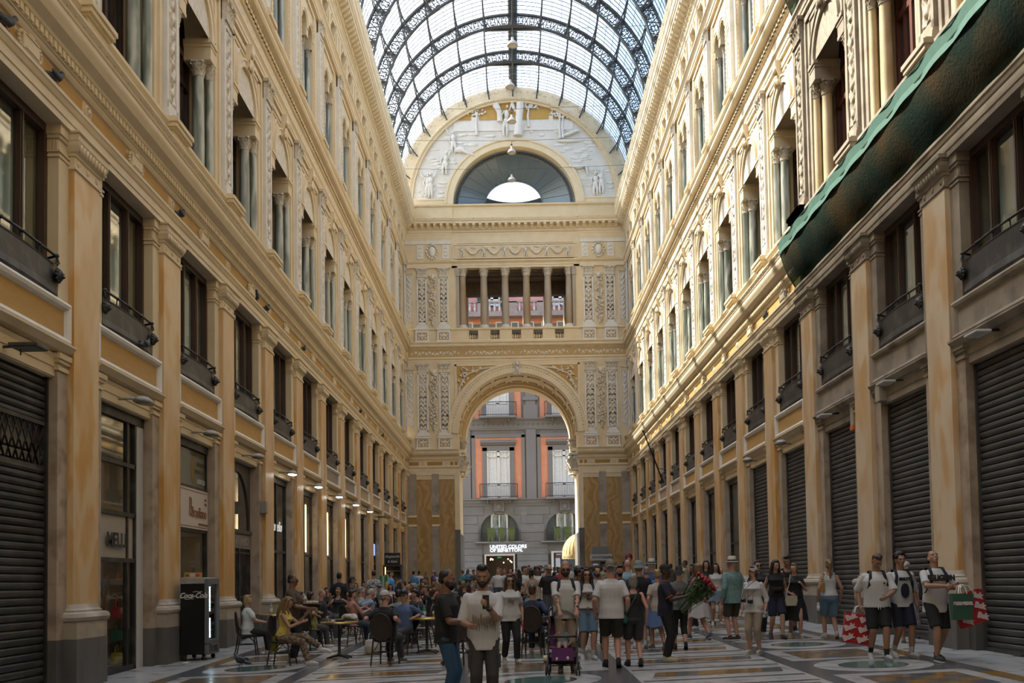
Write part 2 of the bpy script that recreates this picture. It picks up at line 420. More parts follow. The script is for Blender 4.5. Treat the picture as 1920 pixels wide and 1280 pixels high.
def make_pilaster(side, name_label):
 d = .33 if side == 'right' else 0.0
 t = thing('pilaster', name_label, 'pilaster')
 ztop = 8.56 + .1 * (side == 'right')
 m = MB(); m.box(-.12, 0, -.485, .485, 1.42 + d, ztop); obj('shaft', m, giallo, t)
 m = MB()
 pr = lambda pts: [(-.12, pts[0][1])] + pts + [(-.12, pts[-1][1])]
 def band(m, pts, hw=.485):
  for i in range(len(pts) - 1):
   (o0, z0), (o1, z1) = pts[i], pts[i + 1]
   v = [(-.12, -hw - o0, z0), (o0, -hw - o0, z0), (o0, hw + o0, z0), (-.12, hw + o0, z0), (-.12, -hw - o1, z1), (o1, -hw - o1, z1), (o1, hw + o1, z1), (-.12, hw + o1, z1)]
   m.add(v, [(0, 1, 5, 4), (1, 2, 6, 5), (2, 3, 7, 6)], 0, abs(o1 - o0) > .001)
  (o0, z0), (o1, z1) = pts[0], pts[-1]
  m.add([(-.12, -hw - o1, z1), (o1, -hw - o1, z1), (o1, hw + o1, z1), (-.12, hw + o1, z1)], [(0, 1, 2, 3)])
  m.add([(-.12, -hw - o0, z0), (o0, -hw - o0, z0), (o0, hw + o0, z0), (-.12, hw + o0, z0)], [(3, 2, 1, 0)])
 band(m, [(.10, 1.16), (.135, 1.18), (.15, 1.235), (.135, 1.29), (.10, 1.315), (.05, 1.32), (.05, 1.345), (.02, 1.38), (.0, 1.45)])
 for i, p in enumerate(m.v): m.v[i] = (p[0], p[1], p[2] + d)
 obj('base', m, plinth_l, t)
 m = MB(); band(m, [(.11, .89), (.11, 1.16)])
 for i, p in enumerate(m.v): m.v[i] = (p[0], p[1], p[2] + d)
 obj('pedestal', m, plinth_l, t)
 m = MB(); band(m, [(.115, -.9), (.115, .89)])
 for i, p in enumerate(m.v): m.v[i] = (p[0], p[1], p[2] + (d if p[2] > 0 else 0))
 obj('plinth', m, plinth_d, t)
 m = MB(); q = ztop
 band(m, [(.0, q - .02), (.03, q), (.03, q + .035), (.0, q + .05)])
 band(m, [(.0, q + .05), (.0, q + .21), (.025, q + .22), (.03, q + .25)])
 band(m, [(.03, q + .25), (.06, q + .28), (.10, q + .37), (.115, q + .43), (.10, q + .44)])
 band(m, [(.115, q + .44), (.115, q + .54), (.15, q + .56), (.15, 9.15)])
 for k in range(9):
  y = -.47 + .94 * k / 8; m.ball((.085, y, q + .35), (.045, .038, .075), 6)
 for k in range(3): m.ball((.0, -.36 + .36 * k, q + .135), (.03, .055, .06), 6)
 obj('capital', m, [cream2], t)
 return t
WN = [0]
def make_window(side, hw, z0, z1):
 WN[0] += 1
 r = sroot('window_%d' % WN[0])
 m = MB(); x = -.34
 m.box(x - .08, x + .06, -hw, -hw + .11, z0, z1); m.box(x - .08, x + .06, hw - .11, hw, z0, z1); m.box(x - .08, x + .06, -hw + .11, hw - .11, z1 - .16, z1); m.box(x - .08, x + .06, -hw + .11, hw - .11, z0, z0 + .1)
 for y in (-hw * .36, hw * .36): m.box(x - .07, x + .045, y - .055, y + .055, z0 + .1, z1 - .16)
 for y in (-hw * .36, hw * .36): m.box(x + .045, x + .06, y - .02, y + .02, z0 + .1, z1 - .16)
 obj('window_frame', m, wood, r)
 m = MB(); m.add([(x - .03, -hw + .08, z0 + .05), (x - .03, hw - .08, z0 + .05), (x - .03, hw - .08, z1 - .1), (x - .03, -hw + .08, z1 - .1)], [(0, 1, 2, 3)])
 obj('pane', m, gl_win, r)
 m = MB(); m.grid(lambda u, v: (x - .28 + .012 * math.sin(u * 60), -hw + 2 * hw * u, z0 + (z1 - z0) * v), 60, 1)
 obj('blind', m, curtain, r)
 return r
def make_balcony(hw, z0, z1, zr, label):
 t = thing('balcony_front', label, 'balcony')
 m = MB()
 def P(u, o):
  return o + .05 * math.cos((u - .5) * PI)
 n = 12; v = []
 prof = [(.0, z0, 1.0), (.02, z0 + .1 * (z1 - z0), 1.0), (.0, z0 + .3 * (z1 - z0), .93), (-.01, z1 - .06, .93), (.0, z1 - .03, .94), (-.03, z1, .90)]
 for (o, z, s) in prof:
  for k in range(n + 1):
   u = k / n; v.append((P(u, o - .12), (-1 + 2 * u) * hw * s, z))
 f = [(i * (n + 1) + k, i * (n + 1) + k + 1, (i + 1) * (n + 1) + k + 1, (i + 1) * (n + 1) + k) for i in range(len(prof) - 1) for k in range(n)]
 m.add(v, f, 0, False)
 for sg in (-1, 1):
  e = [(P(0 if sg < 0 else 1, o - .12), sg * hw * s, z) for (o, z, s) in prof]
  m.add(e + [(-.36, sg * hw, z1), (-.36, sg * hw, z0)], [tuple(range(len(e) + 2))])
 obj('panel', m, iron, t)
 m = MB(); m.tube([(-.3, -hw * .97, zr - .04), (-.1, -hw * .95, zr), (-.06, 0, zr), (-.1, hw * .95, zr), (-.3, hw * .97, zr - .04)], .022, 8)
 for k in range(5): m.ball((-.08, hw * .95 * (-1 + k / 2), zr), (.034, .045, .034), 8)
 for k in (-.95, -.48, 0, .48, .95): m.tube([(-.1, hw * k, z1 - .03), (-.09, hw * k, zr)], .011, 6)
 for sg in (-1, 1): m.tube([(-.09, sg * hw * .95, zr), (-.06, sg * hw * .97, zr - .12), (-.07, sg * hw * .94, z1 - .05)], .016, 6)
 obj('handrail', m, iron, t)
 for sg in (-1, 1):
  m = MB(); c = (-.05, sg * hw * .96, z0 + .62 * (z1 - z0))
  m.ball(c, (.075, .075, .095), 10)
  for k in range(10):
   a = 2 * PI * k / 10; m.ball((c[0] - .015, c[1] + .075 * math.cos(a), c[2] + .09 * math.sin(a)), (.035, .03, .035), 6)
  m.ball((c[0] + .07, c[1], c[2] - .03), (.03, .028, .026), 6); m.ball((c[0] + .06, c[1] - .03, c[2] + .025), .014, 5); m.ball((c[0] + .06, c[1] + .03, c[2] + .025), .014, 5)
  obj('lion_mask', m, iron, t)
 return t
def make_panel(L, z0, z1, inset, frame, label):
 t = thing('wall_panel', label, 'wall panel')
 hy = L / 2 - .52; b = .15
 m = MB(); x0 = -.13
 def ring(y, za, zb, x): return [(x, -y, za), (x, y, za), (x, y, zb), (x, -y, zb)]
 R = [ring(hy, z0, z1, x0), ring(hy, z0, z1, -.03), ring(hy - .05, z0 + .05, z1 - .05, -.0), ring(hy - .10, z0 + .10, z1 - .10, -.02), ring(hy - .125, z0 + .12, z1 - .12, -.05), ring(hy - b, z0 + b - .01, z1 - b + .01, -.09)]
 v = sum(R, []); f = []
 for i in range(len(R) - 1):
  for k in range(4): f.append((i * 4 + k, i * 4 + (k + 1) % 4, i * 4 + 4 + (k + 1) % 4, i * 4 + 4 + k))
 m.add(v, f); obj('frame', m, frame, t)
 m = MB(); m.box(-.14, -.085, -hy + b - .02, hy - b + .02, z0 + b - .03, z1 - b + .03); obj('inset', m, inset, t)
 return t
def lintel_parts(m, L, zl, z0, z1):
 hw = L / 2 - .84
 m.box(-1.2, -.17, -hw - .02, hw + .02, zl, z1)
 m.prof([(-.2, zl + .02), (-.15, zl + .02), (-.15, zl + .16), (-.13, zl + .17), (-.13, zl + .30), (-.09, zl + .36), (-.2, zl + .37)], -hw, hw)
 m.prof([(-.2, z0 - .15), (-.04, z0 - .12), (.03, z0 - .05), (.05, z0 - .03), (.05, z0), (-.2, z0 + .01)], -L / 2 + .49, L / 2 - .49)
def build_side(side):
 X0, rz, C, L, sg = SIDES[side]
 d = .33 * sg; dm = .24 * sg; dl = .31 * sg
 M = Matrix.Translation((X0, 0, 0)) @ Matrix.Rotation(rz, 4, 'Z')
 fl = 1 if side == 'left' else -1
 wall = MB(); wall.M = M
 n0 = len(C)
 hw = L / 2 - .84
 lo = -8.0 ; hi = YE + .3
 for i, c in enumerate(C):
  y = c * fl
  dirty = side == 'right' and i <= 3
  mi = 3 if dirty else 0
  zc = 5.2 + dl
  wall.box(-1.6, -.10, y - .84, y + .84, -1.0, .89 + d, 2)
  wall.box(-1.6, -.102, y - .838, y + .838, .89 + d, zc, 1)
  wall.box(-1.6, -.10, y - .84, y + .84, zc, 9.16, mi)
  for (a, b, o) in ((zc - .03, zc + .03, .025), (zc + .09, zc + .15, .045), (zc + .15, zc + .235, .075)):
   wall.box(-.5, -.10 + o, y - .84 - o, y + .84 + o, a, b, mi)
  for (a, b, o) in ((8.62, 8.66, .02), (8.70, 8.73, .03), (8.92, 8.98, .03), (8.98, 9.14, .055)):
   wall.box(-.5, -.10 + o, y - .84 - o, y + .84 + o, a, b, mi)
  for s in (-1, 1):
   for k in range(5): wall.box(-.34 + .05 * k, -.315 + .05 * k, y + s * .84 - .02, y + s * .84 + .02, 8.74, 8.9, mi)
 for b in range(n0 - 1):
  y = (C[b] + L / 2) * fl
  dirty = side == 'right' and b <= 2
  s0 = len(wall.v)
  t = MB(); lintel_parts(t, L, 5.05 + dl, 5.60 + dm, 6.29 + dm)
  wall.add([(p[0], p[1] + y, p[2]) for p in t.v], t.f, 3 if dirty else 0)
 y0, y1 = sorted((lo * fl, (C[0] - .8) * fl))
 wall.box(-1.6, -.10, y0, y1, -1.0, 28.0, 3 if side == 'right' else 0)
 w = struct('wall_' + side, wall, [cream, pink_st, plinth_d, d_cream])
 back = MB(); back.M = M
 y0, y1 = sorted((C[0] * fl, hi * fl))
 back.box(-2.4, -1.9, y0, y1, -1.2, 28.2)
 back.box(-1.95, -.5, y0, y1, 9.16, 9.3); back.box(-1.95, -.5, y0, y1, 17.2, 17.4); back.box(-1.95, -.5, y0, y1, 23.2, 23.6); back.box(-1.95, -.3, y0, y1, 26.4, 27.0)
 back.box(-1.95, -1.0, y0, y1, 5.3, 5.5)
 obj('core', back, dark_in, w)
 def run(name, prof, mats, ya, yb, extra=None, ext_m=None):
  m = MB(); m.M = M
  a, b2 = sorted((ya * fl, yb * fl)); m.prof(prof, a, b2)
  if extra: extra(m, a, b2)
  return struct(name, m, mats)
 E1 = [(-.6, 9.14), (0, 9.14), (0, 9.25), (.018, 9.255), (.018, 9.40), (.04, 9.42), (.075, 9.49), (.09, 9.50), (.09, 9.56), (-.02, 9.585), (-.02, 9.895), (.03, 9.91), (.06, 9.95), (.075, 9.99), (.10, 10.0), (.10, 10.03), (.12, 10.03), (.12, 10.16), (.15, 10.17), (.17, 10.22), (.30, 10.30), (.355, 10.40), (.37, 10.44), (.37, 10.53), (.385, 10.54), (.40, 10.58), (.45, 10.65), (.455, 10.69), (.1, 10.71), (-.6, 10.71)]
 def dent1(m, a, b):
  y = a
  while y < b: m.box(.10, .15, y, y + .095, 10.04, 10.155); y += .15
  y = a
  while y < b: m.ball((.415, y, 10.61), (.02, .03, .022), 4); y += .30
 split = 26.9
 if side == 'left':
  run('trim_1', E1, cream2, lo, hi, dent1)
 else:
  run('trim_2', E1, cream2, split, hi, dent1); run('trim_3', E1, d_cream, lo, split, dent1)
 E2 = [(-1.9, 10.70), (.06, 10.70), (.06, 10.78), (.02, 10.82), (.02, 11.17), (.05, 11.19), (.09, 11.25), (.12, 11.29), (.12, 11.36), (.06, 11.43), (-1.9, 11.45)]
 def peds(m, a, b):
  for i, c in enumerate(C):
   y = c * fl
   if a - .5 < y < b + .5:
    m.box(0, .17, y - .40, y + .40, 10.71, 11.18); 
    for (z0, z1, o) in ((11.18, 11.22, .05), (11.22, 11.31, .10), (11.31, 11.40, .13), (11.40, 11.46, .06)): m.box(0, .17 + o, y - .40 - o, y + .40 + o, z0, z1)
    yb = y + L / 2
    for k in range(7):
     q = y + .62 + (L - 1.24) * (k + .5) / 7
     m.box(.02, .045, q - .15, q + .15, 10.86, 10.89); m.box(.02, .045, q - .15, q + .15, 11.09, 11.12); m.box(.02, .045, q - .15, q - .13, 10.86, 11.12); m.box(.02, .045, q + .13, q + .15, 10.86, 11.12)
     m.ball((.02, q, 10.99), (.03, .07, .07), 6)
 if side == 'left': run('trim_4', E2, cream, 12.3, hi, peds)
 else: run('trim_5', E2, cream, split - .3, hi, peds); run('trim_6', E2, d_cream, 14.0, split - .3, peds)
 E3 = [(-1.9, 16.57), (-.02, 16.57), (-.02, 16.68), (0, 16.69), (0, 16.80), (.04, 16.86), (.06, 16.88), (.06, 16.95), (-.03, 16.98), (-.03, 17.38), (.02, 17.40), (.05, 17.44), (.05, 17.60), (.10, 17.62), (.22, 17.66), (.26, 17.72), (.26, 17.84), (.28, 17.85), (.33, 17.93), (.33, 17.97), (-1.9, 18.0)]
 def dent2(m, a, b):
  y = a
  while y < b:
   m.bev(.05, .10, y, y + .15, 17.45, 17.59, .02); y += .24
 if side == 'left': run('trim_7', E3, cream2, 12.3, hi, dent2)
 else: run('trim_8', E3, cream2, split - .4, hi, dent2); run('trim_9', E3, d_cream, 14.0, split - .4, dent2)
 E4 = [(-1.9, 17.95), (.06, 17.95), (.06, 18.05), (.02, 18.1), (.02, 18.46), (.08, 18.5), (.10, 18.55), (.10, 18.6), (.0, 18.65), (-1.9, 18.66)]
 def peds3(m, a, b):
  for c in C:
   y = c * fl; m.box(0, .12, y - .34, y + .34, 17.96, 18.46); m.box(0, .2, y - .42, y + .42, 18.46, 18.58); m.box(0, .14, y - .36, y + .36, 18.58, 18.72)
   for s in (-1, 1):
    for k in range(3): m.box(.02, .05, y + s * (.7 + .4 * k) - .13, y + s * (.7 + .4 * k) + .13, 18.16, 18.4)
 run('trim_10' if side == 'left' else 'trim_11', E4, cream, 12.3, hi, peds3)
 E5 = [(-1.9, 23.15), (0, 23.15), (0, 23.26), (.03, 23.27), (.03, 23.38), (.06, 23.44), (.10, 23.50), (.16, 23.55), (.16, 23.62), (.05, 23.68), (-1.9, 23.70)]
 run('trim_12' if side == 'left' else 'trim_13', E5, cream2, 12.3, hi)
 E6 = [(-1.9, 24.98), (-.04, 24.98), (-.04, 25.12), (-.01, 25.14), (-.01, 25.30), (.04, 25.36), (.06, 25.42), (.06, 25.52), (.10, 25.56), (.10, 25.68), (.16, 25.72), (.16, 26.02), (.22, 26.06), (.50, 26.08), (.50, 26.26), (.54, 26.28), (.56, 26.36), (.60, 26.40), (.60, 26.72), (.63, 26.76), (.65, 27.0), (.65, 27.36), (.4, 27.42), (-1.9, 27.6)]
 def modil(m, a, b):
  y = a
  while y < b:
   m.prof([(.14, 25.76), (.22, 25.76), (.34, 25.84), (.46, 25.92), (.49, 26.0), (.47, 26.06), (.14, 26.07)], y, y + .19)
   m.ball((.30, y + .29, 26.07), (.07, .07, .03), 6); y += .40
  y = a
  while y < b: m.box(.10, .14, y, y + .09, 25.58, 25.67); m.ball((.07, y + .06, 25.47), (.02, .045, .035), 5); y += .155
  y = a
  while y < b: m.ball((.64, y, 27.08), (.06, .07, .09), 6); y += 1.2
 run('trim_14' if side == 'left' else 'trim_15', E6, cream2, 12.3, hi, modil)
 return w
def relief_set():
 S = {}
 S['pil2'] = relief_mb(.46, 3.95, 14, 110, .075, 9.0, 1.3)
 S['pil3'] = relief_mb(.34, 3.4, 10, 90, .06, 11.0, 4.1)
 S['ped'] = relief_mb(.56, .30, 14, 8, .06, 12.0, 2.2)
 S['frz'] = relief_mb(4.0, .38, 110, 10, .10, 9.0, 6.4)
 r = 1.17
 def mk(y, z): q = math.hypot(y, z + .02) - r; return max(0, min(1, q * 9))
 S['spa'] = relief_mb(2.1, 1.42, 40, 28, .085, 8.0, 3.3, mk)
 S['spa3'] = relief_mb(1.9, .62, 40, 14, .07, 9.0, 5.2, lambda y, z: max(0, min(1, (math.hypot(abs(y) - .5, z + .10) - .52) * 12)))
 return {k: v.mesh(k, relief_w) for k, v in S.items()}
RS = relief_set()
def swap(me, m):
 c = me.copy(); c.materials.clear(); c.materials.append(m); return c
RSd = {k: swap(v, d_relief) for k, v in RS.items()}
def make_arcade_bay(L, dirty):
 """window bay of the piano nobile, local (out, along, z)"""
 WN[0] += 1
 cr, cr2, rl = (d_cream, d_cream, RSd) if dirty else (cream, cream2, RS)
 r = sroot('window_%d' % WN[0])
 m = MB(); H = L / 2
 m.arch_wall(-H, H, 14.5, 16.6, 0, .92, 14.98, -.10, .62, 24)
 for s in (-1, 1):
  a, b = sorted((s * 1.32, s * H)); m.box(-1.0, -.10, a, b, 11.4, 14.52)
  a, b = sorted((s * .905, s * 1.34)); m.box(-.74, -.085, a, b, 14.47, 14.985)
  for (z0, z1, o) in ((14.48, 14.56, .02), (14.80, 14.88, .03), (14.88, 14.98, .06)): m.box(-.74, -.10 + o, a - (o if s > 0 else -.0), b + (o if s < 0 else 0), z0, z1)
  a, b = sorted((s * 1.50, s * 1.62)); m.box(-.12, -.05, a, b, 11.45, 16.3)
 m.box(-.12, -.05, -1.62, 1.62, 16.3, 16.45)
 m.box(-.12, -.07, -1.30, 1.30, 16.17, 16.25); m.box(-.12, -.07, -1.30, -1.2, 14.99, 16.25); m.box(-.12, -.07, 1.2, 1.30, 14.99, 16.25)
 obj('surround', m, cr, r)
 m = MB(); m.arch_ring(0, 14.98, .92, 1.14, -.11, -.045, 28); obj('archivolt', m, cr2, r)
 m = MB(); m.prof([(-.1, 15.85), (-.02, 15.85), (.02, 15.95), (.0, 16.1), (.07, 16.25), (.12, 16.45), (.12, 16.58), (-.1, 16.58)], -.16, .16)
 m.ball((.05, 0, 16.05), (.06, .12, .16), 8); m.ball((.1, 0, 16.32), (.06, .14, .12), 8)
 for s in (-1, 1): m.ball((.05, s * .11, 15.95), (.05, .05, .1), 6)
 obj('keystone', m, cr2, r)
 o = obj('spandrel_relief', rl['spa'], None, r, (-.098, 0, 14.98))
 m = MB(); x = -.80
 for y in (-1.3, -.48, .48, 1.3): m.box(x - .05, x + .06, y - .065, y + .065, 11.4, 16.0)
 for y in (-.9, .0, .9): m.box(x - .03, x + .035, y - .03, y + .03, 11.4, 16.0)
 for z in (11.5, 13.9, 14.6): m.box(x - .05, x + .06, -1.35, 1.35, z - .07, z + .07)
 m.box(x - .04, x + .03, -1.35, 1.35, 11.4, 12.1)
 obj('casement', m, wood_r if dirty else wood, r)
 m = MB(); m.add([(x - .01, -1.35, 11.4), (x - .01, 1.35, 11.4), (x - .01, 1.35, 16), (x - .01, -1.35, 16)], [(0, 1, 2, 3)]); obj('pane', m, gl_win, r)
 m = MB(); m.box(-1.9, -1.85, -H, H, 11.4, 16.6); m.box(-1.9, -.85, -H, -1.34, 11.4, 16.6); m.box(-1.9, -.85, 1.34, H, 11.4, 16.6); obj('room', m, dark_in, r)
 return r
def make_column(r, zb, zt, zc, mats, label, capm):
 """column standing at the local origin: base, shaft, leafy capital"""
 t = thing('column', label, 'column')
 b = MB(); b.lathe([(r * 1.45, 0), (r * 1.45, .06), (r * 1.35, .07), (r * 1.42, .10), (r * 1.35, .14), (r * 1.15, .16), (r * 1.2, .20), (r * 1.05, .235)], 14)
 obj('base', b, capm, t)
 h = zt - zb
 s = MB(); s.lathe([(r * 1.04, .22), (r, .3), (r, h * .35), (r * .93, h * .8), (r * .86, h - .03), (r * .92, h)], 16); obj('shaft', s, mats, t)
 c = capital_mb(r * .95, zc - zt); 
 for i, p in enumerate(c.v): c.v[i] = (p[0], p[1], p[2] + h)
 obj('capital', c, capm, t)
 return t
def make_pil_relief(hw, zs, zc0, zc1, rel, relg, cr, capm, d, label):
 """relief-filled pilaster of the upper storeys, local (out, along, z)"""
 t = thing('relief_pilaster', label, 'pilaster')
 m = MB(); x0, x1 = -.12, .02
 fw = hw * .30
 m.box(x0, x1 - .045, -hw, hw, zs + .25, zc0)
 m.box(x0, x1, -hw, -hw + fw, zs + .25, zc0); m.box(x0, x1, hw - fw, hw, zs + .25, zc0); m.box(x0, x1, -hw, hw, zs + .25, zs + .42); m.box(x0, x1, -hw, hw, zc0 - .14, zc0)
 obj('frame', m, cr, t)
 m = MB(); m.box(x0, x1 + .07, -hw - .07, hw + .07, zs, zs + .1); m.box(x0, x1 + .055, -hw - .05, hw + .05, zs + .1, zs + .17); m.box(x0, x1 + .03, -hw - .02, hw + .02, zs + .17, zs + .25); obj('base', m, cr, t)
 m = MB(); m.add([(x1 - .04, -hw + fw - .01, zs + .4), (x1 - .04, hw - fw + .01, zs + .4), (x1 - .04, hw - fw + .01, zc0 - .12), (x1 - .04, -hw + fw - .01, zc0 - .12)], [(0, 1, 2, 3)]); obj('ground', m, relg, t)
 obj('relief', rel, None, t, (x1 - .03, 0, zs + .42))
 c = pil_capital_mb(hw, zc1 - zc0, .10)
 for i, p in enumerate(c.v): c.v[i] = (p[0] - .0, p[1], p[2] + zc0)
 obj('capital', c, capm, t)
 return t
def make_bifora_bay(L, dirty):
 WN[0] += 1
 cr, cr2, rl = (d_cream, d_cream, RSd) if dirty else (cream, cream2, RS)
 r = sroot('window_%d' % WN[0]); H = L / 2; m = MB()
 for s in (-1, 1):
  y0, y1 = (-H, 0) if s < 0 else (0, H)
  m.arch_wall(y0, y1, 21.5, 23.17, s * .5, .38, 21.78, -.12, .45, 14)
  a, b = sorted((s * .98, s * H)); m.box(-.7, -.12, a, b, 18.6, 21.52)
  a, b = sorted((s * 1.14, s * 1.26)); m.box(-.13, -.06, a, b, 18.66, 22.9)
  a, b = sorted((s * 1.02, s * 1.10)); m.box(-.13, -.085, a, b, 18.66, 22.9)
 m.box(-.55, -.1, -.14, .14, 21.5, 21.8); m.box(-.13, -.06, -1.26, 1.26, 22.82, 22.95)
 obj('surround', m, cr, r)
 m = MB()
 for s in (-1, 1): m.arch_ring(s * .5, 21.78, .38, .49, -.13, -.075, 16)
 for s in (-1, 1):
  z = 18.8
  while z < 22.7: m.ball((-.085, s * 1.06, z), (.025, .03, .05), 5); z += .17
 obj('archivolt', m, cr2, r)
 obj('spandrel_relief', rl['spa3'], None, r, (-.118, 0, 22.2))
 m = MB(); x = -.55
 for y in (-.98, -.06, .06, .98): m.box(x - .04, x + .04, y - .05, y + .05, 18.6, 22.3)
 for z in (18.7, 20.9): m.box(x - .04, x + .04, -1, 1, z - .05, z + .05)
 obj('casement', m, wood_r if dirty else mat('grey_wood', (.16, .14, .12), .5), r)
 m = MB(); m.add([(x, -1, 18.6), (x, 1, 18.6), (x, 1, 22.4), (x, -1, 22.4)], [(0, 1, 2, 3)]); obj('pane', m, gl_win, r)
 m = MB(); m.grid(lambda u, v: (x - .25 + .012 * math.sin(u * 50), -1.05 + 2.1 * u, 18.6 + 3.9 * v), 40, 1); obj('blind', m, mat('dim_blind', (.20, .19, .17), .8), r)
 return r
def make_attic_bay(L, dirty):
 WN[0] += 1
 cr, cr2 = (d_cream, d_cream) if dirty else (cream, cream2)
 r = sroot('window_%d' % WN[0]); H = L / 2; m = MB()
 for (a, b) in ((-H, -1.42), (-.34, .34), (1.42, H)): m.box(-.7, -.08, a, b, 23.66, 25.0)
 for y in (-H + .3, H - .3, 0):
  m.box(-.1, -.03, y - .2, y + .2, 23.7, 24.98)
 for y in (-1.42, -.34, .34, 1.42):
  s = 1 if y in (-1.42, .34) else -1
  a, b = sorted((y, y + s * .16)); m.prof([(-.5, 24.5), (-.12, 24.55), (-.03, 24.72), (.02, 24.9), (.02, 24.99), (-.5, 24.99)], a, b)
 m.box(-.75, -.65, -H, H, 23.66, 25.0)
 obj('surround', m, cr, r)
 m = MB()
 for y in (-.88, .88): m.box(-.66, -.62, y - .5, y + .5, 23.7, 24.9)
 obj('pane', m, mat('attic_shade', (.20, .155, .10), .9), r)  # no glass here: dark brown backing stands in for the recess shadow
 return r
def place_all(side):
 X0, rz, C, L, sg = SIDES[side]
 d = .33 * sg; dm = .24 * sg; dl = .31 * sg
 n = len(C); hw = L / 2 - .84
 wall = 'left' if side == 'left' else 'right'
 O = lambda k: ORD[n - 1 - k]
 Ob = lambda b: ORD[n - 2 - b]
 loc = lambda y, z=0: (X0, y, z)
 def series(first, ks, pos, label, group, mats=None):
  out = []
  for j, k in enumerate(ks):
   if j == 0: first.location = pos(k); first.rotation_euler = (0, 0, rz); first['label'] = label(k); first['group'] = group; out.append(first)
   else: out.append(dup(first, pos(k), rz, label(k), group))
  return out
 p = make_pilaster(side, ''); ks = list(range(1, n))
 mats_d = None
 ser = series(p, ks, lambda k: loc(C[k]), lambda k: 'yellow marble pilaster on dark plinth, %s from the end wall, %s side' % (O(k), wall), 'yellow marble pilasters of the %s wall' % wall)
 if side == 'right':
  for k, t in zip(ks, ser):
   if k <= 3:
    for ch in t.children:
     nm = ch.name.split('.')[0]
     if nm == 'capital': ch.material_slots[0].link = 'OBJECT'; ch.material_slots[0].material = d_cream
     if nm == 'shaft': ch.material_slots[0].link = 'OBJECT'; ch.material_slots[0].material = giallo2
 bs = list(range(0, n - 1)); bc = lambda b: C[b] + L / 2
 w = make_window(side, hw, 6.29 + dm, 9.16)
 for j, b in enumerate(bs):
  if j == 0: w.location = loc(bc(b)); w.rotation_euler = (0, 0, rz)
  else:
   WN[0] += 1; q = dup(w, loc(bc(b)), rz); q.name = 'window_%d' % WN[0]
 zt = .33 * sg
 bal = make_balcony(hw - .02, 6.31 + dm, 6.88 + zt, 6.98 + zt, '')
 series(bal, bs, lambda b: loc(bc(b)), lambda b: 'black sheet-iron balcony front, %s from the end wall, %s side' % (Ob(b), wall), 'iron balcony fronts of the %s wall' % wall)
 for j, b in enumerate(bs):
  ins, fr, w_ = ochre, white_st, 'ochre'
  if side == 'right' and b <= 2: ins, fr, w_ = d_cream, d_cream, 'grey'
  if side == 'left' and b in (6, 7): ins, w_ = grey_panel, 'grey'
  if side == 'left' and b >= 8: ins, w_ = ochre_tan, 'tan'
  if side == 'right' and b in (8, 9): ins, w_ = ochre_tan, 'tan'
  pn = make_panel(L, 5.60 + dm, 6.29 + dm, ins, fr, '%s panel in moulded frame over %s shop from the end wall, %s side' % (w_, Ob(b), wall))
  pn.location = loc(bc(b)); pn.rotation_euler = (0, 0, rz); pn['group'] = 'panels over the shops of the %s wall' % wall
 fr = sroot('trim_%d' % (20 + int(sg)), (X0, 0, 0), rz); fl = 1 if side == 'left' else -1
 tb = MB()
 tb.bev(-.03, .07, -.24, .24, -.135, .135, .015)
 tb.box(.06, .085, -.2, .2, .09, .11); tb.box(.06, .085, -.2, .2, -.11, -.09)
 for s in (-1, 1):
  for k in range(7):
   a = -PI / 2 + PI * k / 6; tb.ball((.03, s * (.25 + .09 * math.cos(a)), .11 * math.sin(a)), (.035, .04, .028), 6)
 for k in range(3): tb.ball((.05, -.06 + .06 * k, .15), (.03, .03, .04), 6)
 tbm = tb.mesh('tablet', cream2); tbd = swap(tbm, d_cream)
 ro = MB(); ro.lathe([(.12, 0), (.125, .03), (.10, .05), (.085, .03), (.05, .03), (.045, .06), (.0, .075)], 14); 
 for k in range(8): ro.ball((.07 * math.cos(k * PI / 4), .07 * math.sin(k * PI / 4), .04), (.025, .025, .02), 5)
 for i, q in enumerate(ro.v): ro.v[i] = (q[2] - .02, q[0], q[1])
 ro.box(-.03, -.01, -.17, .17, -.15, .15)
 rom = ro.mesh('rosette', cream2); rod = swap(rom, d_cream)
 for i in range(n - 1):
  di = side == 'right' and i <= 3
  obj('rosette', rod if di else rom, None, fr, (0, C[i + 1] * fl, 9.74))
  if side == 'right' and i <= 2: continue
  obj('tablet', tbd if di else tbm, None, fr, (0, bc(i) * fl, 9.74))
  m = MB()
  for s in (-1, 1):
   a, b2 = sorted((s * .36, s * (L / 2 - .19))); m.box(-.03, -.012, a, b2, 9.61, 9.87)
  obj('strip', m, ochre, fr, (0, bc(i) * fl, 0))
 ba = {}
 for b in bs:
  di = side == 'right' and b <= 2
  if di not in ba: ba[di] = make_arcade_bay(L, di); q = ba[di]
  else: WN[0] += 1; q = dup(ba[di], (0, 0, 0), 0); q.name = 'window_%d' % WN[0]
  q.location = loc(bc(b)); q.rotation_euler = (0, 0, rz)
 cols = {}
 for b in bs:
  di = side == 'right' and b <= 2
  for s in (-1, 1):
   for slim in (0, 1):
    key = (di, slim); r = .10 if slim else .145
    v, u = (-.22, s * 1.235) if slim else (-.42, s * 1.02)
    y = bc(b) + u; x = X0 + (v if side == 'left' else -v)
    nf = 'near' if s < 0 else 'far'
    lb = '%s %s column, %s jamb of %s arched window from the end wall, %s side' % ('slim' if slim else 'stout', 'yellowed' if di else 'green', nf, Ob(b), wall)
    gr = 'arcade columns of the %s wall' % wall
    if key not in cols:
     cols[key] = make_column(r, 11.45, 14.10, 14.47, yel_col if di else green_m, lb, d_relief if di else relief_w)
     cols[key].location = (x, y, 11.45); cols[key]['group'] = gr
    else: dup(cols[key], (x, y, 11.45), rz, lb, gr)
 pp = {}
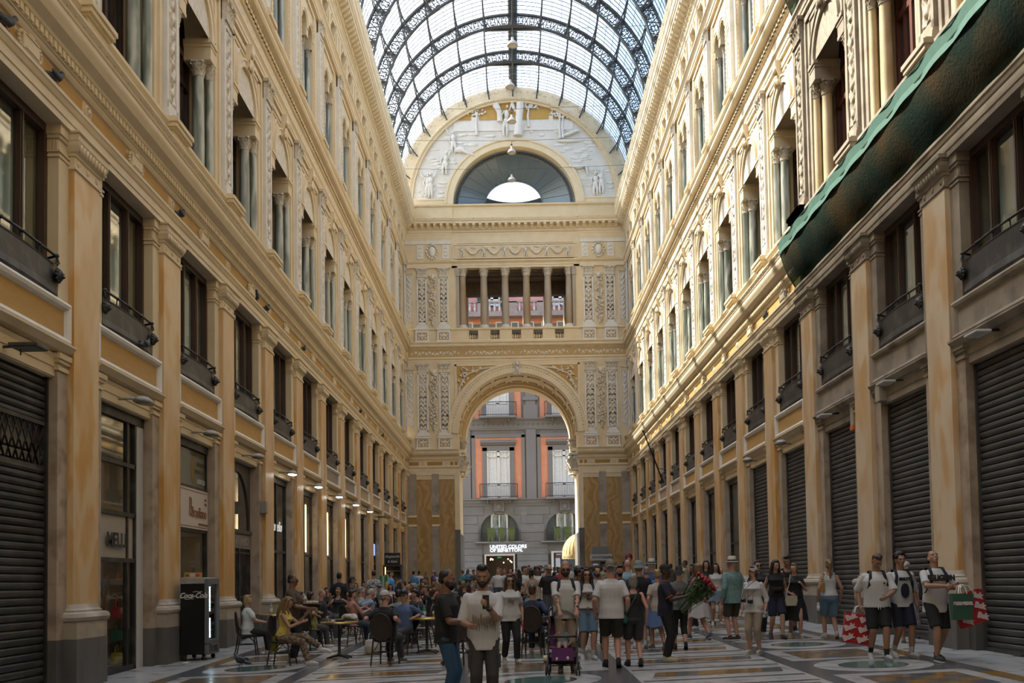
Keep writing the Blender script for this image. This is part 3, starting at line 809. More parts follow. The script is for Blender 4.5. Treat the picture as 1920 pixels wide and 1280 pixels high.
 for k in range(1, n):
  di = side == 'right' and k <= 3
  lb = 'scroll relief pilaster of the arched storey, %s from the end wall, %s side' % (O(k), wall)
  if di not in pp:
   pp[di] = make_pil_relief(.34, 11.45, 15.97, 16.58, (RSd if di else RS)['pil2'], d_cream if di else relief_g, d_cream if di else white_st, d_relief if di else relief_w, .1, lb)
   q = pp[di]
   obj('pedestal_relief', (RSd if di else RS)['ped'], None, q, (.175, 0, 10.79))
  else: q = dup(pp[di], (0, 0, 0), 0, lb)
  q.location = loc(C[k]); q.rotation_euler = (0, 0, rz); q['group'] = 'relief pilasters of the arched storey, %s wall' % wall
 f2 = sroot('trim_%d' % (24 + int(sg)), (X0, 0, 0), rz)
 for b in bs: obj('scroll_frieze', (RSd if side == 'right' and b <= 2 else RS)['frz'], None, f2, (-.02, bc(b) * fl, 16.99))
 vis = [b for b in bs if bc(b) > 24]
 b3 = {}; b4 = {}
 for b in vis:
  di = side == 'right' and b <= 2
  if di not in b3: b3[di] = make_bifora_bay(L, di); q = b3[di]
  else: WN[0] += 1; q = dup(b3[di], (0, 0, 0), 0); q.name = 'window_%d' % WN[0]
  q.location = loc(bc(b)); q.rotation_euler = (0, 0, rz)
  if bc(b) > 30:
   if di not in b4: b4[di] = make_attic_bay(L, di); q = b4[di]
   else: WN[0] += 1; q = dup(b4[di], (0, 0, 0), 0); q.name = 'window_%d' % WN[0]
   q.location = loc(bc(b)); q.rotation_euler = (0, 0, rz)
 c3 = None
 for b in vis:
  for u, nm in ((-.93, 'near'), (0, 'middle'), (.93, 'far')):
   lb = 'small grey-green column, %s of %s twin window from the end wall, %s side' % (nm, Ob(b), wall)
   v = -.30; x = X0 + (v if side == 'left' else -v); gr = 'twin-light columns of the %s wall' % wall
   if c3 is None:
    c3 = make_column(.095, 18.66, 21.2, 21.52, green_m, lb, mat('grey_capital', (.36, .33, .29), .8, (.46, .42, .37), 8, .4)); c3.location = (x, bc(b) + u, 18.66); c3['group'] = gr
   else: dup(c3, (x, bc(b) + u, 18.66), rz, lb, gr)
 p3 = None
 for k in range(1, n):
  if C[k] < 25: continue
  lb = 'small relief pilaster of the twin-window storey, %s from the end wall, %s side' % (O(k), wall)
  if p3 is None: p3 = make_pil_relief(.27, 18.70, 22.68, 23.16, RS['pil3'], relief_g, white_st, relief_w, .1, lb); q = p3
  else: q = dup(p3, (0, 0, 0), 0, lb)
  q.location = loc(C[k]); q.rotation_euler = (0, 0, rz); q['group'] = 'relief pilasters of the twin-light storey, %s wall' % wall
for s_ in ('left', 'right'):
 build_side(s_); place_all(s_)
XC = .36
RZE = -PI / 2
EM = Matrix.Translation((XC, YE, 0)) @ Matrix.Rotation(RZE, 4, 'Z')
def emb():
 m = MB(); m.M = EM; return m
def eobj(name, mb, mats, parent=None): return obj(name, mb, mats, parent)
AH = 4.07
w = emb()
for s in (-1, 1):
 a, b = sorted((s * AH, s * 8.2)); w.box(-5.0, -.02, a, b, -1, 10.72)
w.arch_wall(-8.2, 8.2, 10.7, 16.6, 0, AH, 11.78, 0, .9, 48)
w.box(-5.0, -.9, -8.2, -5.2, 10.7, 17.4); w.box(-5.0, -.9, 5.2, 8.2, 10.7, 17.4)
for s in (-1, 1):
 a, b = sorted((s * 3.98, s * 8.2)); w.box(-4.6, -.0, a, b, 17.9, 26.0)
 a, b = sorted((s * 3.98, s * 7.9))
w.box(-4.6, -.1, -8.2, 8.2, 17.0, 17.95); w.box(-4.6, -.12, -8.2, 8.2, 23.15, 26.4)
w.box(-1.2, .0, -8.2, 8.2, 26.4, 27.45)
wall_end = struct('wall_end', w, [cream])
m1, m2, m3, m4 = emb(), emb(), emb(), emb()
for s in (-1, 1):
 for (p, q, mm, o) in ((4.34, 5.40, m1, .03), (5.90, 6.92, m1, .03), (5.40, 5.90, m2, .0), (6.92, 7.5, m2, .0)):
  a, b = sorted((s * p, s * q)); mm.box(-.05, o, a, b, -.5, 8.67 if mm is m1 else 9.05)
 for (p, q) in ((5.40, 5.90), (6.92, 7.5)):
  a, b = sorted((s * p, s * q)); m3.box(-.05, .012, a, b, 5.65, 6.12); m4.box(-.05, .05, a, b, 6.12, 6.26); m4.box(-.05, .05, a, b, 5.5, 5.65)
 a, b = sorted((s * 4.03, s * 4.34)); m4.box(-.3, .02, a, b, 5.25, 9.14)
eobj('marble_facing', m1, veined('brown_marble', (.36, .21, .065), (.31, .165, .045), (.40, .26, .11), .7, 13.0, (1, 1, .9), .4, (.33, .22, .10)), wall_end)
eobj('stone_strip', m2, mat('grey_speckled', (.30, .255, .20), .6, (.36, .31, .25), 3, .4, col3=(.19, .16, .12), scale3=.8), wall_end)
eobj('ochre_inset', m3, mat('ochre_stone', (.33, .20, .05), .7), wall_end)
eobj('moulding', m4, cream2, wall_end)
m = emb()
for s in (-1, 1):
 a, b = sorted((s * 4.0, s * 4.36)); m.box(-.35, .06, a, b, -.5, 5.25); m.box(-5.0, -.35, a, b, -.5, 5.0)
eobj('dark_plinth', m, plinth_d, wall_end)
m = emb()
for s in (-1, 1):
 for (p, q) in ((4.34, 5.40), (5.90, 6.92)):
  a, b = sorted((s * p, s * q))
  for (z0, z1, o) in ((8.67, 8.72, .06), (8.72, 8.95, .035), (8.95, 9.14, .09)): m.box(-.05, o, a - (.02 if o > .05 else 0), b + (.02 if o > .05 else 0), z0, z1)
  k = a + .04
  while k < b - .06: m.box(.03, .075, k, k + .06, 8.78, 8.93); k += .115
eobj('pilaster_head', m, cream2, wall_end)
E1 = [(-.6, 9.14), (0, 9.14), (0, 9.25), (.018, 9.255), (.018, 9.40), (.04, 9.42), (.075, 9.49), (.09, 9.50), (.09, 9.56), (.04, 9.585), (.04, 9.895), (.05, 9.91), (.06, 9.95), (.075, 9.99), (.10, 10.0), (.10, 10.03), (.12, 10.03), (.12, 10.16), (.15, 10.17), (.17, 10.22), (.30, 10.30), (.355, 10.40), (.37, 10.44), (.37, 10.53), (.385, 10.54), (.40, 10.58), (.45, 10.65), (.455, 10.69), (.1, 10.71), (-.6, 10.71)]
m = emb(); st = emb()
for s in (-1, 1):
 a, b = sorted((s * 4.0, s * 7.6)); m.prof(E1, a, b)
 m.box(-5.0, -.3, *sorted((s * 3.9, s * 4.2)), 9.2, 10.5); m.box(-5.0, -.3, *sorted((s * 3.65, s * 4.2)), 10.5, 10.72)
 k = a + .05
 while k < b: m.box(.10, .15, k, k + .095, 10.04, 10.155); k += .15
 for (p, q) in ((4.12, 4.32), (4.42, 4.62), (5.15, 6.18), (6.75, 7.4)): st.box(.0, .05, *sorted((s * p, s * q)), 9.62, 9.86)
 for p in (4.88, 6.47):
  for j in range(10): m.ball((.05, s * p + .11 * math.cos(j * PI / 5), 9.74 + .11 * math.sin(j * PI / 5)), (.03, .035, .035), 6)
  m.ball((.06, s * p, 9.74), (.03, .05, .05), 6)
struct('trim_30', m, cream2); st.v and eobj('ochre_strip', st, mat('ochre_stone', (.33, .20, .05)), wall_end)
cp = capital_mb(.42, 1.15)
cme = cp.mesh('capital', relief_w)
for s in (-1, 1):
 for (yy, zz, sc) in ((YE + .55, 9.2, 1.0), (YE + 3.6, 9.2, 1.0), (YE + 3.6, 10.9, .75)):
  o = obj('springing_capital', cme, None, wall_end, (XC + s * 3.98, yy, zz)); o.scale = (sc,) * 3
m = emb(); m.arch_ring(0, 11.78, AH, 4.77, -.02, .07, 56)
for k in range(70):
 a = PI * (k + .5) / 70; m.ball((.09, 4.45 * math.cos(a), 11.78 + 4.45 * math.sin(a)), (.03, .05, .05), 4)
eobj('archivolt', m, cream2, wall_end)
m = emb(); n = 48
for (x0, x1, r) in ((-.85, -3.2, 4.12), (-3.2, -3.5, 3.86), (-3.5, -5.0, 3.72)):
 v = []; 
 for k in range(n + 1):
  a = PI * k / n
  for x in (x0, x1): v.append((x, r * math.cos(a), 11.78 + r * math.sin(a)))
 v += [(x0, -r, 10.7), (x1, -r, 10.7), (x0, r, 10.7), (x1, r, 10.7)]
 f = [(2 * k, 2 * k + 1, 2 * k + 3, 2 * k + 2) for k in range(n)]
 m.add(v, f); q = 2 * n + 2
 m.add(v, [(q, q + 1, 2 * n + 1, 2 * n), (q + 2, q + 3, 1, 0)])
for (x, r0, r1) in ((-.86, AH, 5.4), (-3.2, 3.86, 5.4), (-3.5, 3.72, 5.4)):
 v = []
 for k in range(n + 1):
  a = PI * k / n; v += [(x, r0 * math.cos(a), 11.78 + r0 * math.sin(a)), (x, r1 * math.cos(a), 11.78 + r1 * math.sin(a))]
 m.add(v, [(2 * k, 2 * k + 1, 2 * k + 3, 2 * k + 2) for k in range(n)])
for k in range(11):
 a0 = PI * (k + .12) / 11; a1 = PI * (k + .88) / 11
 for (xa, xb, da, db) in ((-1.1, -1.2, a0, a1), (-2.9, -3.0, a0, a1), (-1.1, -3.0, a0, a0 + .025), (-1.1, -3.0, a1 - .025, a1)):
  v = []
  for j in range(5):
   a = da + (db - da) * j / 4
   for (x, r) in ((xa, 4.1), (xa, 4.02), (xb, 4.02), (xb, 4.1)): v.append((x, r * math.cos(a), 11.78 + r * math.sin(a)))
  m.add(v, [(j * 4 + i, j * 4 + i + 1, j * 4 + i + 5, j * 4 + i + 4) for j in range(4) for i in range(3)])
eobj('passage_vault', m, cream, wall_end)
m = emb(); m.prof([(-.1, 15.75), (.08, 15.75), (.12, 15.95), (.08, 16.15), (.2, 16.4), (.26, 16.58), (-.1, 16.6)], -.26, .26)
m.ball((.2, 0, 16.42), (.12, .13, .15), 8); m.ball((.14, 0, 16.12), (.1, .13, .22), 8); m.ball((.12, -.07, 15.86), (.07, .06, .16), 6); m.ball((.12, .07, 15.86), (.07, .06, .16), 6)
for s in (-1, 1): m.tube([(.16, s * .14, 16.25), (.2, s * .22, 16.4), (.2, s * .2, 16.55)], .05, 6)
eobj('keystone', m, relief_w, wall_end)
for s in (-1, 1):
 g = emb(); P = [(s * 4.12, 14.25)]
 for k in range(13):
  a = math.radians(33.5 + (78 - 33.5) * k / 12); P.append((s * 4.82 * math.cos(a), 11.78 + 4.82 * math.sin(a)))
 P = [(s * 4.12, 16.36)] + [p for p in P[1:] if abs(p[0]) < 4.12 and p[1] < 16.36] + [(s * 1.2, 16.36)]
 g.add([(.025, a, z) for a, z in P], [tuple(range(len(P)))]); eobj('spandrel_ground', g, ochre, wall_end)
 lf = emb(); rnd = random.Random(3)
 for k in range(120):
  a = s * (1.3 + 2.75 * rnd.random()); z = 14.3 + 2.0 * rnd.random()
  if math.hypot(a, z - 11.78) < 4.95 or abs(a) > 4.0 or z > 16.25: continue
  t = rnd.random() * PI; lf.ball((.06, a, z), (.06, .16, .055), 6, 0, Matrix.Rotation(t, 3, 'X'))
 lf.tube([(.06, s * 4.0, 14.35), (.07, s * 3.85, 15.0), (.07, s * 3.5, 15.7), (.07, s * 2.6, 16.1), (.06, s * 1.6, 16.25)], .05, 6)
 for k in range(6): lf.ball((.1, s * 3.55 + .13 * math.cos(k * PI / 3), 15.75 + .13 * math.sin(k * PI / 3)), (.05, .1, .07), 6)
 eobj('spandrel_leaf_relief', lf, relief_w, wall_end)
m = emb()
for s in (-1, 1):
 for (a0, a1, z0, z1) in ((4.12, 4.24, 13.9, 16.48), (1.0, 4.24, 16.36, 16.48), (7.0, 7.06, 12.0, 16.2), (7.0, 7.5, 16.14, 16.2), (7.0, 7.06, 19.1, 22.8), (7.0, 7.5, 22.74, 22.8), (4.2, 4.26, 23.75, 24.75)): m.box(-.02, .05, *sorted((s * a0, s * a1)), z0, z1)
m.box(-.02, .05, -4.2, 4.2, 23.75, 23.82); m.box(-.02, .05, -4.2, 4.2, 24.68, 24.75)
eobj('panel_moulding', m, cream2, wall_end)
prl = {}
def end_pil(s, a, lo, label):
 key = lo
 loc = (XC + s * a, YE - .02, 0)
 if key not in prl:
  if lo:
   rel = relief_mb(.50, 3.9, 16, 110, .08, 9.0, 2.7).mesh('relief', relief_w); q = make_pil_relief(.37, 11.62, 15.95, 16.58, rel, relief_g, white_st, relief_w, .12, label)
  else:
   rel = relief_mb(.44, 3.1, 16, 90, .08, 9.0, 8.7).mesh('relief', relief_w); q = make_pil_relief(.34, 18.98, 22.5, 23.12, rel, relief_g, white_st, relief_w, .12, label)
  pd = MB(); z = (10.72, 11.5) if lo else (18.0, 18.9)
  pd.box(-.1, .14, -.45, .45, *z); pd.box(-.1, .2, -.5, .5, z[1] - .05, z[1] + .08); pd.box(-.1, .19, -.5, .5, z[0], z[0] + .1); obj('pedestal', pd, white_st, q)
  rl = relief_mb(.6, .46, 16, 12, .06, 11, 5.5); obj('pedestal_relief', rl, relief_w, q, (.15, 0, z[0] + .17))
  gg = MB(); gg.box(.13, .145, -.34, .34, z[0] + .14, z[0] + .66); obj('pedestal_ground', gg, relief_g, q)
  prl[key] = q; q.location = loc; q.rotation_euler = (0, 0, RZE)
 else: q = dup(prl[key], loc, RZE, label)
 q['group'] = 'relief pilasters of the end wall'
for s, sd in ((-1, 'left'), (1, 'right')):
 for a, io in ((4.94, 'inner'), (6.42, 'outer')):
  for lo, fl_ in ((True, 'beside the great arch'), (False, 'beside the open loggia')):
   end_pil(s, a, lo, '%s relief pilaster %s, %s part of the end wall' % (io, fl_, sd))
def drop_mb(h, seed):
 m = MB(); rnd = random.Random(seed); n = int(h / .11)
 for i in range(n):
  z = h * i / n; wd = .16 + .12 * abs(math.sin(i * .55))
  if z < .5: wd *= z / .5
  for j in range(4):
   m.ball((.05 + .05 * rnd.random(), (rnd.random() - .5) * 2 * wd, z + .05 * rnd.random()), (.06, .04 + .06 * rnd.random(), .04 + .05 * rnd.random()), 6, 0, Matrix.Rotation(rnd.random() * PI, 3, 'X'))
 m.ball((.1, 0, h - .22), (.1, .15, .2), 8)
 for s in (-1, 1): m.ball((.06, s * .16, h - .1), (.06, .1, .14), 6)
 return m
for lo, z0, h in ((1, 12.05, 4.1), (0, 19.2, 3.5)):
 me = drop_mb(h, lo).mesh('floral_drop', relief_w)
 for s, sd in ((-1, 'left'), (1, 'right')):
  o = obj('floral_drop', me, None, None, (XC + s * 5.68, YE - .02, z0), (0, 0, RZE))
  tag(o, 'hanging garland relief of fruit %s, between the pilasters on the %s' % ('beside the arch' if lo else 'beside the loggia', sd), 'relief', 'hanging garlands of the end wall')
  o2 = obj('corner_relief', relief_mb(.42, 3.6 if lo else 3.2, 12, 60, .06, 8, 1.9), relief_w, wall_end, (XC + s * 7.25, YE - .02, z0 + .2), (0, 0, RZE))
E3 = [(-1.2, 16.57), (-.02, 16.57), (-.02, 16.68), (0, 16.69), (0, 16.80), (.04, 16.86), (.06, 16.88), (.06, 16.95), (.02, 16.98), (.02, 17.52), (.05, 17.54), (.10, 17.60), (.12, 17.62), (.22, 17.66), (.26, 17.72), (.26, 17.84), (.28, 17.85), (.33, 17.93), (.33, 17.97), (-1.2, 18.0)]
m = emb(); m.prof(E3, -7.6, 7.6); 
k = -7.4
while k < 7.4: m.ball((.09, k, 17.58), (.03, .05, .03), 5); k += .16
struct('trim_31', m, cream2)
m = emb(); m.box(-.1, .03, -7.4, 7.4, 17.0, 17.5); eobj('frieze_ground', m, mat('tan_ground', (.46, .32, .14), .8), wall_end)
fz = relief_mb(3.7, .46, 120, 12, .09, 8.0, 9.1).mesh('scroll_frieze', relief_w)
for k in range(4): obj('scroll_frieze', fz, None, wall_end, (XC - 5.55 + 3.7 * k, YE - .035, 17.02), (0, 0, RZE))
m = emb(); B = [(-.7, 18.0), (.06, 18.0), (.06, 18.14), (.0, 18.18), (.0, 18.2), (-.7, 18.2)]
m.prof(B, -7.6, 7.6); m.prof([(-.7, 18.8), (.0, 18.8), (.07, 18.86), (.07, 18.95), (.02, 18.98), (-.7, 18.98)], -7.6, 7.6)
for s in (-1, 1): m.box(-.6, .012, *sorted((s * 3.98, s * 7.6)), 18.1, 18.9)
cs = [-3.65, -2.19, -.73, .73, 2.19, 3.65]
for c in cs: m.box(-.6, .008, c - .42, c + .42, 18.15, 18.85)
struct('trim_32', m, cream)
bl = MB(); bl.lathe([(.07, 0), (.07, .05), (.04, .07), (.045, .1), (.085, .2), (.085, .26), (.045, .42), (.04, .5), (.065, .54), (.07, .6)], 10); blm = bl.mesh('baluster', cream2)
for i in range(5):
 for j in range(4):
  c = (cs[i] + cs[i + 1]) / 2 + (j - 1.5) * .165
  o = obj('baluster', blm, None, None, (XC + c, YE + .32, 18.2)); tag(o, 'cream baluster %s from left in the %s gap of the loggia parapet' % (ORD[j], ORD[i]), 'baluster', 'balusters of the loggia parapet')
lc = None
st_col = mat('tan_column', (.34, .27, .19), .5, (.40, .34, .26), 2, .5, stretch=(1, 1, .4), col3=(.30, .19, .09), scale3=1.0)
for row, (yy, rr) in enumerate(((YE + .32, .25), (YE + 3.9, .22))):
 for i, c in enumerate(cs):
  lb = '%s grey-brown column from the left in the %s row of the loggia above the great arch' % (ORD[i], 'front' if row == 0 else 'rear')
  if lc is None: lc = make_column(.25, 18.98, 22.6, 23.14, st_col, lb, relief_w); lc.location = (XC + c, yy, 18.98); lc['group'] = 'loggia columns'
  else: q = dup(lc, (XC + c, yy, 18.98), 0, lb, 'loggia columns')
m = emb()
for s in (-1, 1):
 m.box(-.5, .02, *sorted((s * 3.86, s * 4.08)), 18.98, 22.55); m.box(-.5, .06, *sorted((s * 3.84, s * 4.12)), 22.55, 23.12)
eobj('loggia_jamb', m, st_col, wall_end)
m = emb(); m.box(-4.6, -.1, -4.0, 4.0, 18.6, 18.9); eobj('loggia_floor', m, plinth_d, wall_end)
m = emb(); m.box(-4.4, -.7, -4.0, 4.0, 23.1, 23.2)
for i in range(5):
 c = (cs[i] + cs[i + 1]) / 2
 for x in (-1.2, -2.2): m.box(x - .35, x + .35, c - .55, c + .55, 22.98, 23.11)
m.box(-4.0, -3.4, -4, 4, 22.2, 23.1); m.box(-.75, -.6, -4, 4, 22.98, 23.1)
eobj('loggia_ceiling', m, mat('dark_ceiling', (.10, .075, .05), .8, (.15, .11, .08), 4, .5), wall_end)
m = emb(); m.prof([(-.5, 23.12), (0, 23.12), (0, 23.26), (.03, 23.27), (.03, 23.38), (.06, 23.44), (.12, 23.50), (.16, 23.55), (.16, 23.6), (.02, 23.66), (-.5, 23.68)], -7.6, 7.6)
for s in (-1, 1): m.prof([(-.1, 23.12), (.10, 23.12), (.10, 23.4), (.2, 23.5), (.24, 23.6), (-.1, 23.66)], *sorted((s * 4.35, s * 7.6)))
struct('trim_33', m, cream2)
m = emb(); m.box(-.3, .012, -4.1, 4.1, 23.84, 24.66); eobj('putti_ground', m, cream, wall_end)
pu = emb()
for i in range(6):
 a = -3.6 + 7.2 * i / 5; t = .06 * (1 if i % 2 else -1)
 pu.ball((.1, a + t, 24.50), (.075, .075, .085), 8); pu.ball((.09, a, 24.28), (.08, .10, .16), 8)
 pu.tube([(.09, a - .04, 24.18), (.1, a - .09, 24.02), (.09, a - .12, 23.86)], .045, 6); pu.tube([(.09, a + .04, 24.18), (.1, a + .08, 24.0), (.09, a + .03, 23.86)], .045, 6)
 pu.tube([(.1, a + .07, 24.38), (.1, a + .2, 24.42), (.1, a + .28, 24.5)], .03, 6); pu.tube([(.1, a - .07, 24.38), (.1, a - .2, 24.40), (.1, a - .3, 24.46)], .03, 6)
 if i < 5:
  P = [(.08, a + .28 + (1.44 - .56) * k / 10, 24.42 - .38 * math.sin(PI * k / 10)) for k in range(11)]
  pu.tube(P, [.03 + .05 * math.sin(PI * k / 10) for k in range(11)], 7)
  for k in range(1, 10):
   for j in range(2): pu.ball((.12, P[k][1] + .04 * (j - .5), P[k][2] + .03 * (j - .5)), .045, 5)
  for k in range(3): pu.ball((.05, a + .6 + .12 * k, 24.52 - .02 * k), (.03, .1, .03), 5, 0, Matrix.Rotation(.5, 3, 'X'))
eobj('putti_relief', pu, relief_w, wall_end)
for s, sd in ((-1, 'left'), (1, 'right')):
 t = thing('coat_of_arms', 'carved coat of arms on a scrolled shield, %s side above the loggia' % sd, 'relief', (XC + s * 5.68, YE, 24.25), RZE, 'coats of arms on the end wall')
 m = MB(); m.ball((.04, 0, 0), (.13, .24, .36), 14); obj('shield', m, white_st, t)
 m = MB()
 for k in range(14):
  a = 2 * PI * k / 14; m.ball((.05, .34 * math.cos(a) * (1 + .15 * math.cos(2 * a)), .48 * math.sin(a)), (.07, .09, .09), 6)
 m.ball((.08, 0, .52), (.1, .2, .1), 8); obj('scrollwork', m, relief_w, t)
m = emb(); r = []
for s in (-1, 1):
 for a in (4.75, 6.5): m.box(-.1, .04, s * a - .22, s * a + .22, 23.78, 24.72)
 m.box(-.05, .05, *sorted((s * 4.4, s * 7.6)), 24.78, 25.5)
eobj('shield_panel', m, white_st, wall_end)
for s in (-1, 1):
 for a in (4.75, 6.5): obj('panel_relief', relief_mb(.32, .8, 10, 24, .06, 11, 3.9), relief_w, wall_end, (XC + s * a, YE - .042, 23.85), (0, 0, RZE))
E6 = [(-.5, 24.78), (.0, 24.80), (.02, 25.2), (.04, 25.36), (.06, 25.42), (.06, 25.50), (.10, 25.54), (.10, 25.68), (.16, 25.72), (.16, 25.98), (.22, 26.02), (.50, 26.04), (.50, 26.18), (.54, 26.2), (.58, 26.3), (.60, 26.36), (.2, 26.48), (-.5, 26.5)]
m = emb(); m.prof(E6, -7.6, 7.6)
for s in (-1, 1): m.prof([(p + .07 if p > 0 else p, z) for p, z in E6], *sorted((s * 4.35, s * 7.6)))
k = -7.3
while k < 7.3:
 e = .07 if abs(k) > 4.35 else 0
 m.prof([(.14 + e, 25.74), (.24 + e, 25.74), (.36 + e, 25.84), (.47 + e, 25.93), (.49 + e, 26.03), (.14 + e, 26.04)], k, k + .2); m.ball((.6 + e, k + .1, 26.36), (.05, .07, .07), 6) if int(k * 2.3) % 3 == 0 else None
 k += .44
k = -7.4
while k < 7.4: m.box(.1, .15, k, k + .08, 25.55, 25.66); k += .14
struct('trim_34', m, cream2)
m = emb(); m.prof([(-.5, 27.36), (.05, 27.36), (.12, 27.42), (.12, 27.5), (-.5, 27.56)], -7.6, 7.6)
for s in (-1, 1): m.box(-.3, .06, *sorted((s * 4.25, s * 7.6)), 26.45, 27.38); m.prof([(-.1, 27.34), (.11, 27.34), (.18, 27.42), (.18, 27.52), (-.1, 27.56)], *sorted((s * 4.2, s * 7.6)))
struct('trim_35', m, cream)
ZL = 27.56
ty = emb(); n = 64
def arc(r, k, rz=1.0): a = PI * k / n; return (r * math.cos(a), ZL + r * rz * math.sin(a))
v = []
for k in range(n + 1):
 for (r, q) in ((4.72, .945), (7.0, 1.0)): v.append((0.0, *arc(r, k, q)))
ty.add(v, [(2 * k, 2 * k + 1, 2 * k + 3, 2 * k + 2) for k in range(n)])
tym = eobj('tympanum', ty, mat('white_relief_ground', (.60, .58, .54), .85, (.68, .66, .62), 1.5, .4, .7, 9), wall_end)
m = emb(); v = []
P = [( -3.95, 33.3)]
R = []
for k in range(n + 1):
 a, z = arc(6.98, k)
 if z > 33.25: R.append((.015, a, z))
m.add(R, [tuple(range(len(R)))]); eobj('ochre_sky', m, mat('ochre_sky', (.50, .31, .09), .85, (.45, .27, .07), 2, .4), wall_end)
m = emb()
def fig(m, a, z, h, lean=0.0, arm=1, drape=True):
 """low-relief standing figure"""
 m.ball((.12, a + lean * h * .9, z + h * .93), (.09, .09, .11), 8); m.ball((.12, a + lean * h * .6, z + h * .68), (.12, .17, .26 * h / 1.7), 8)
 m.ball((.1, a + lean * h * .3, z + h * .45), (.12, .19 if drape else .14, .3), 8)
 for s in (-1, 1): m.tube([(.1, a + s * .06, z + h * .45), (.12, a + s * .12, z + h * .22), (.1, a + s * .10, z)], [.11, .09, .05], 7)
 m.tube([(.12, a + lean * h * .7 + .15, z + h * .8), (.16, a + .35 * arm, z + h * .85), (.14, a + .5 * arm, z + h * 1.1)], .05, 6); m.tube([(.12, a + lean * h * .7 - .15, z + h * .8), (.14, a - .3, z + h * .6), (.12, a - .2, z + h * .45)], .05, 6)
fig(m, -5.75, 28.0, 1.75, .02, 1); fig(m, -5.9, 28.1, 1.5, 0, -1); fig(m, -4.75, 29.6, 1.6, .1, 1); fig(m, -4.1, 31.1, 1.5, -.05, -1)
m.ball((.1, -3.7, 31.3), (.12, .4, .22), 8); m.tube([(.1, -3.6, 31.3), (.12, -3.1, 31.0), (.1, -2.7, 30.9)], [.12, .1, .06], 6)
fig(m, 5.55, 28.0, 1.6, 0, 1); fig(m, 5.95, 28.1, 1.7, 0, -1)
m.tube([(.1, 4.0, 30.0), (.14, 4.4, 29.9), (.14, 4.9, 30.0), (.1, 5.05, 29.4)], [.07, .13, .12, .06], 7); m.ball((.14, 3.85, 30.02), (.09, .1, .09), 7)
m.tube([(.1, 3.3, 32.1), (.14, 3.7, 32.2), (.14, 4.2, 32.4), (.1, 4.5, 32.5)], [.05, .12, .12, .08], 7)
m.ball((.05, 3.8, 31.8), (.12, .9, .12), 8)
fig(m, -.55, 32.2, 2.2, .08, 1); fig(m, .5, 32.2, 2.1, -.05, -1)
m.tube([(.1, .3, 32.2), (.16, .4, 33.3), (.14, .5, 34.45)], [.3, .24, .26], 9); m.tube([(.1, -.9, 33.2), (.14, -.95, 33.9), (.14, -1.2, 34.4)], [.2, .18, .24], 9); m.tube([(.14, .45, 33.6), (.14, .1, 34.0), (.14, -.1, 34.4)], [.12, .09, .1], 7)
for (a, z0, z1) in ((-2.5, 32.3, 33.9), (3.2, 32.0, 33.9), (3.4, 32.0, 33.6), (1.05, 32.8, 34.3)):
 m.tube([(.08, a, z0), (.1, a - .05, (z0 + z1) / 2), (.1, a + .05, z1)], [.1, .08, .05], 7)
 rnd = random.Random(int(a * 10))
 for k in range(26): m.ball((.1, a + (rnd.random() - .5) * 1.3, z1 + (rnd.random() - .4) * .6), (.05, .10, .06), 5, 0, Matrix.Rotation(rnd.random() * 3, 3, 'X'))
rnd = random.Random(11)
for k in range(150):
 t = rnd.random() * PI; r = 4.9 + 1.9 * rnd.random(); a, z = r * math.cos(t), ZL + r * math.sin(t)
 if z < 33.1: m.ball((-.02, a, z), (.07, .2 + .3 * rnd.random(), .06 + .08 * rnd.random()), 6)
for i in range(60): m.box(-.02, .05, -4.1 + 8.2 * i / 60, -4.1 + 8.2 * (i + 1) / 60, 32.6, 33.25 + .04 * math.sin(i * 1.7) + (.35 if i in (9, 10, 11, 12, 48, 49) else 0))
t = eobj('pastoral_relief', m, mat('white_relief', (.66, .64, .60), .8, (.72, .70, .66), 3, .4), wall_end)
m = emb(); m.arch_ring(0, ZL, 4.2, 4.78, -.02, .10, 64, rz=.935); 
for k in range(90):
 a = PI * (k + .5) / 90; m.ball((.1, 4.66 * math.cos(a), ZL + 4.66 * .935 * math.sin(a)), (.04, .06, .06), 4)
m.prof([(-.02, 27.5), (.10, 27.5), (.10, 27.75), (.14, 27.8), (.14, 27.9), (-.02, 27.95)], 4.7, 7.0); m.prof([(-.02, 27.5), (.10, 27.5), (.10, 27.75), (.14, 27.8), (.14, 27.9), (-.02, 27.95)], -7.0, -4.7)
eobj('lunette_archivolt', m, cream2, wall_end)
m = emb(); v = []
for k in range(n + 1):
 a = PI * k / n
 for x in (.0, -.6): v.append((x, 4.2 * math.cos(a), ZL + 4.2 * .935 * math.sin(a)))
m.add(v, [(2 * k, 2 * k + 1, 2 * k + 3, 2 * k + 2) for k in range(n)]); eobj('lunette_reveal', m, cream, wall_end)
m = emb()
for (r0, r1, x) in ((6.96, 7.12, .18), (7.12, 7.3, .26), (7.3, 7.55, .12), (7.55, 8.1, .06)):
 v = []
 for k in range(n + 1):
  a = PI * k / n; c, s = math.cos(a), math.sin(a)
  v += [(-.2, r0 * c, ZL + r0 * s), (x, r0 * c, ZL + r0 * s), (x, r1 * c, ZL + r1 * s), (-.2, r1 * c, ZL + r1 * s)]
 m.add(v, [(4 * k + j, 4 * k + j + 1, 4 * k + 5 + j, 4 * k + 4 + j) for k in range(n) for j in range(3)])
for k in range(150):
 a = PI * (k + .5) / 150; m.ball((.27, 7.2 * math.cos(a), ZL + 7.2 * math.sin(a)), (.03, .055, .055), 4)
eobj('great_archivolt', m, cream2, wall_end)
m = emb(); rnd = random.Random(5)
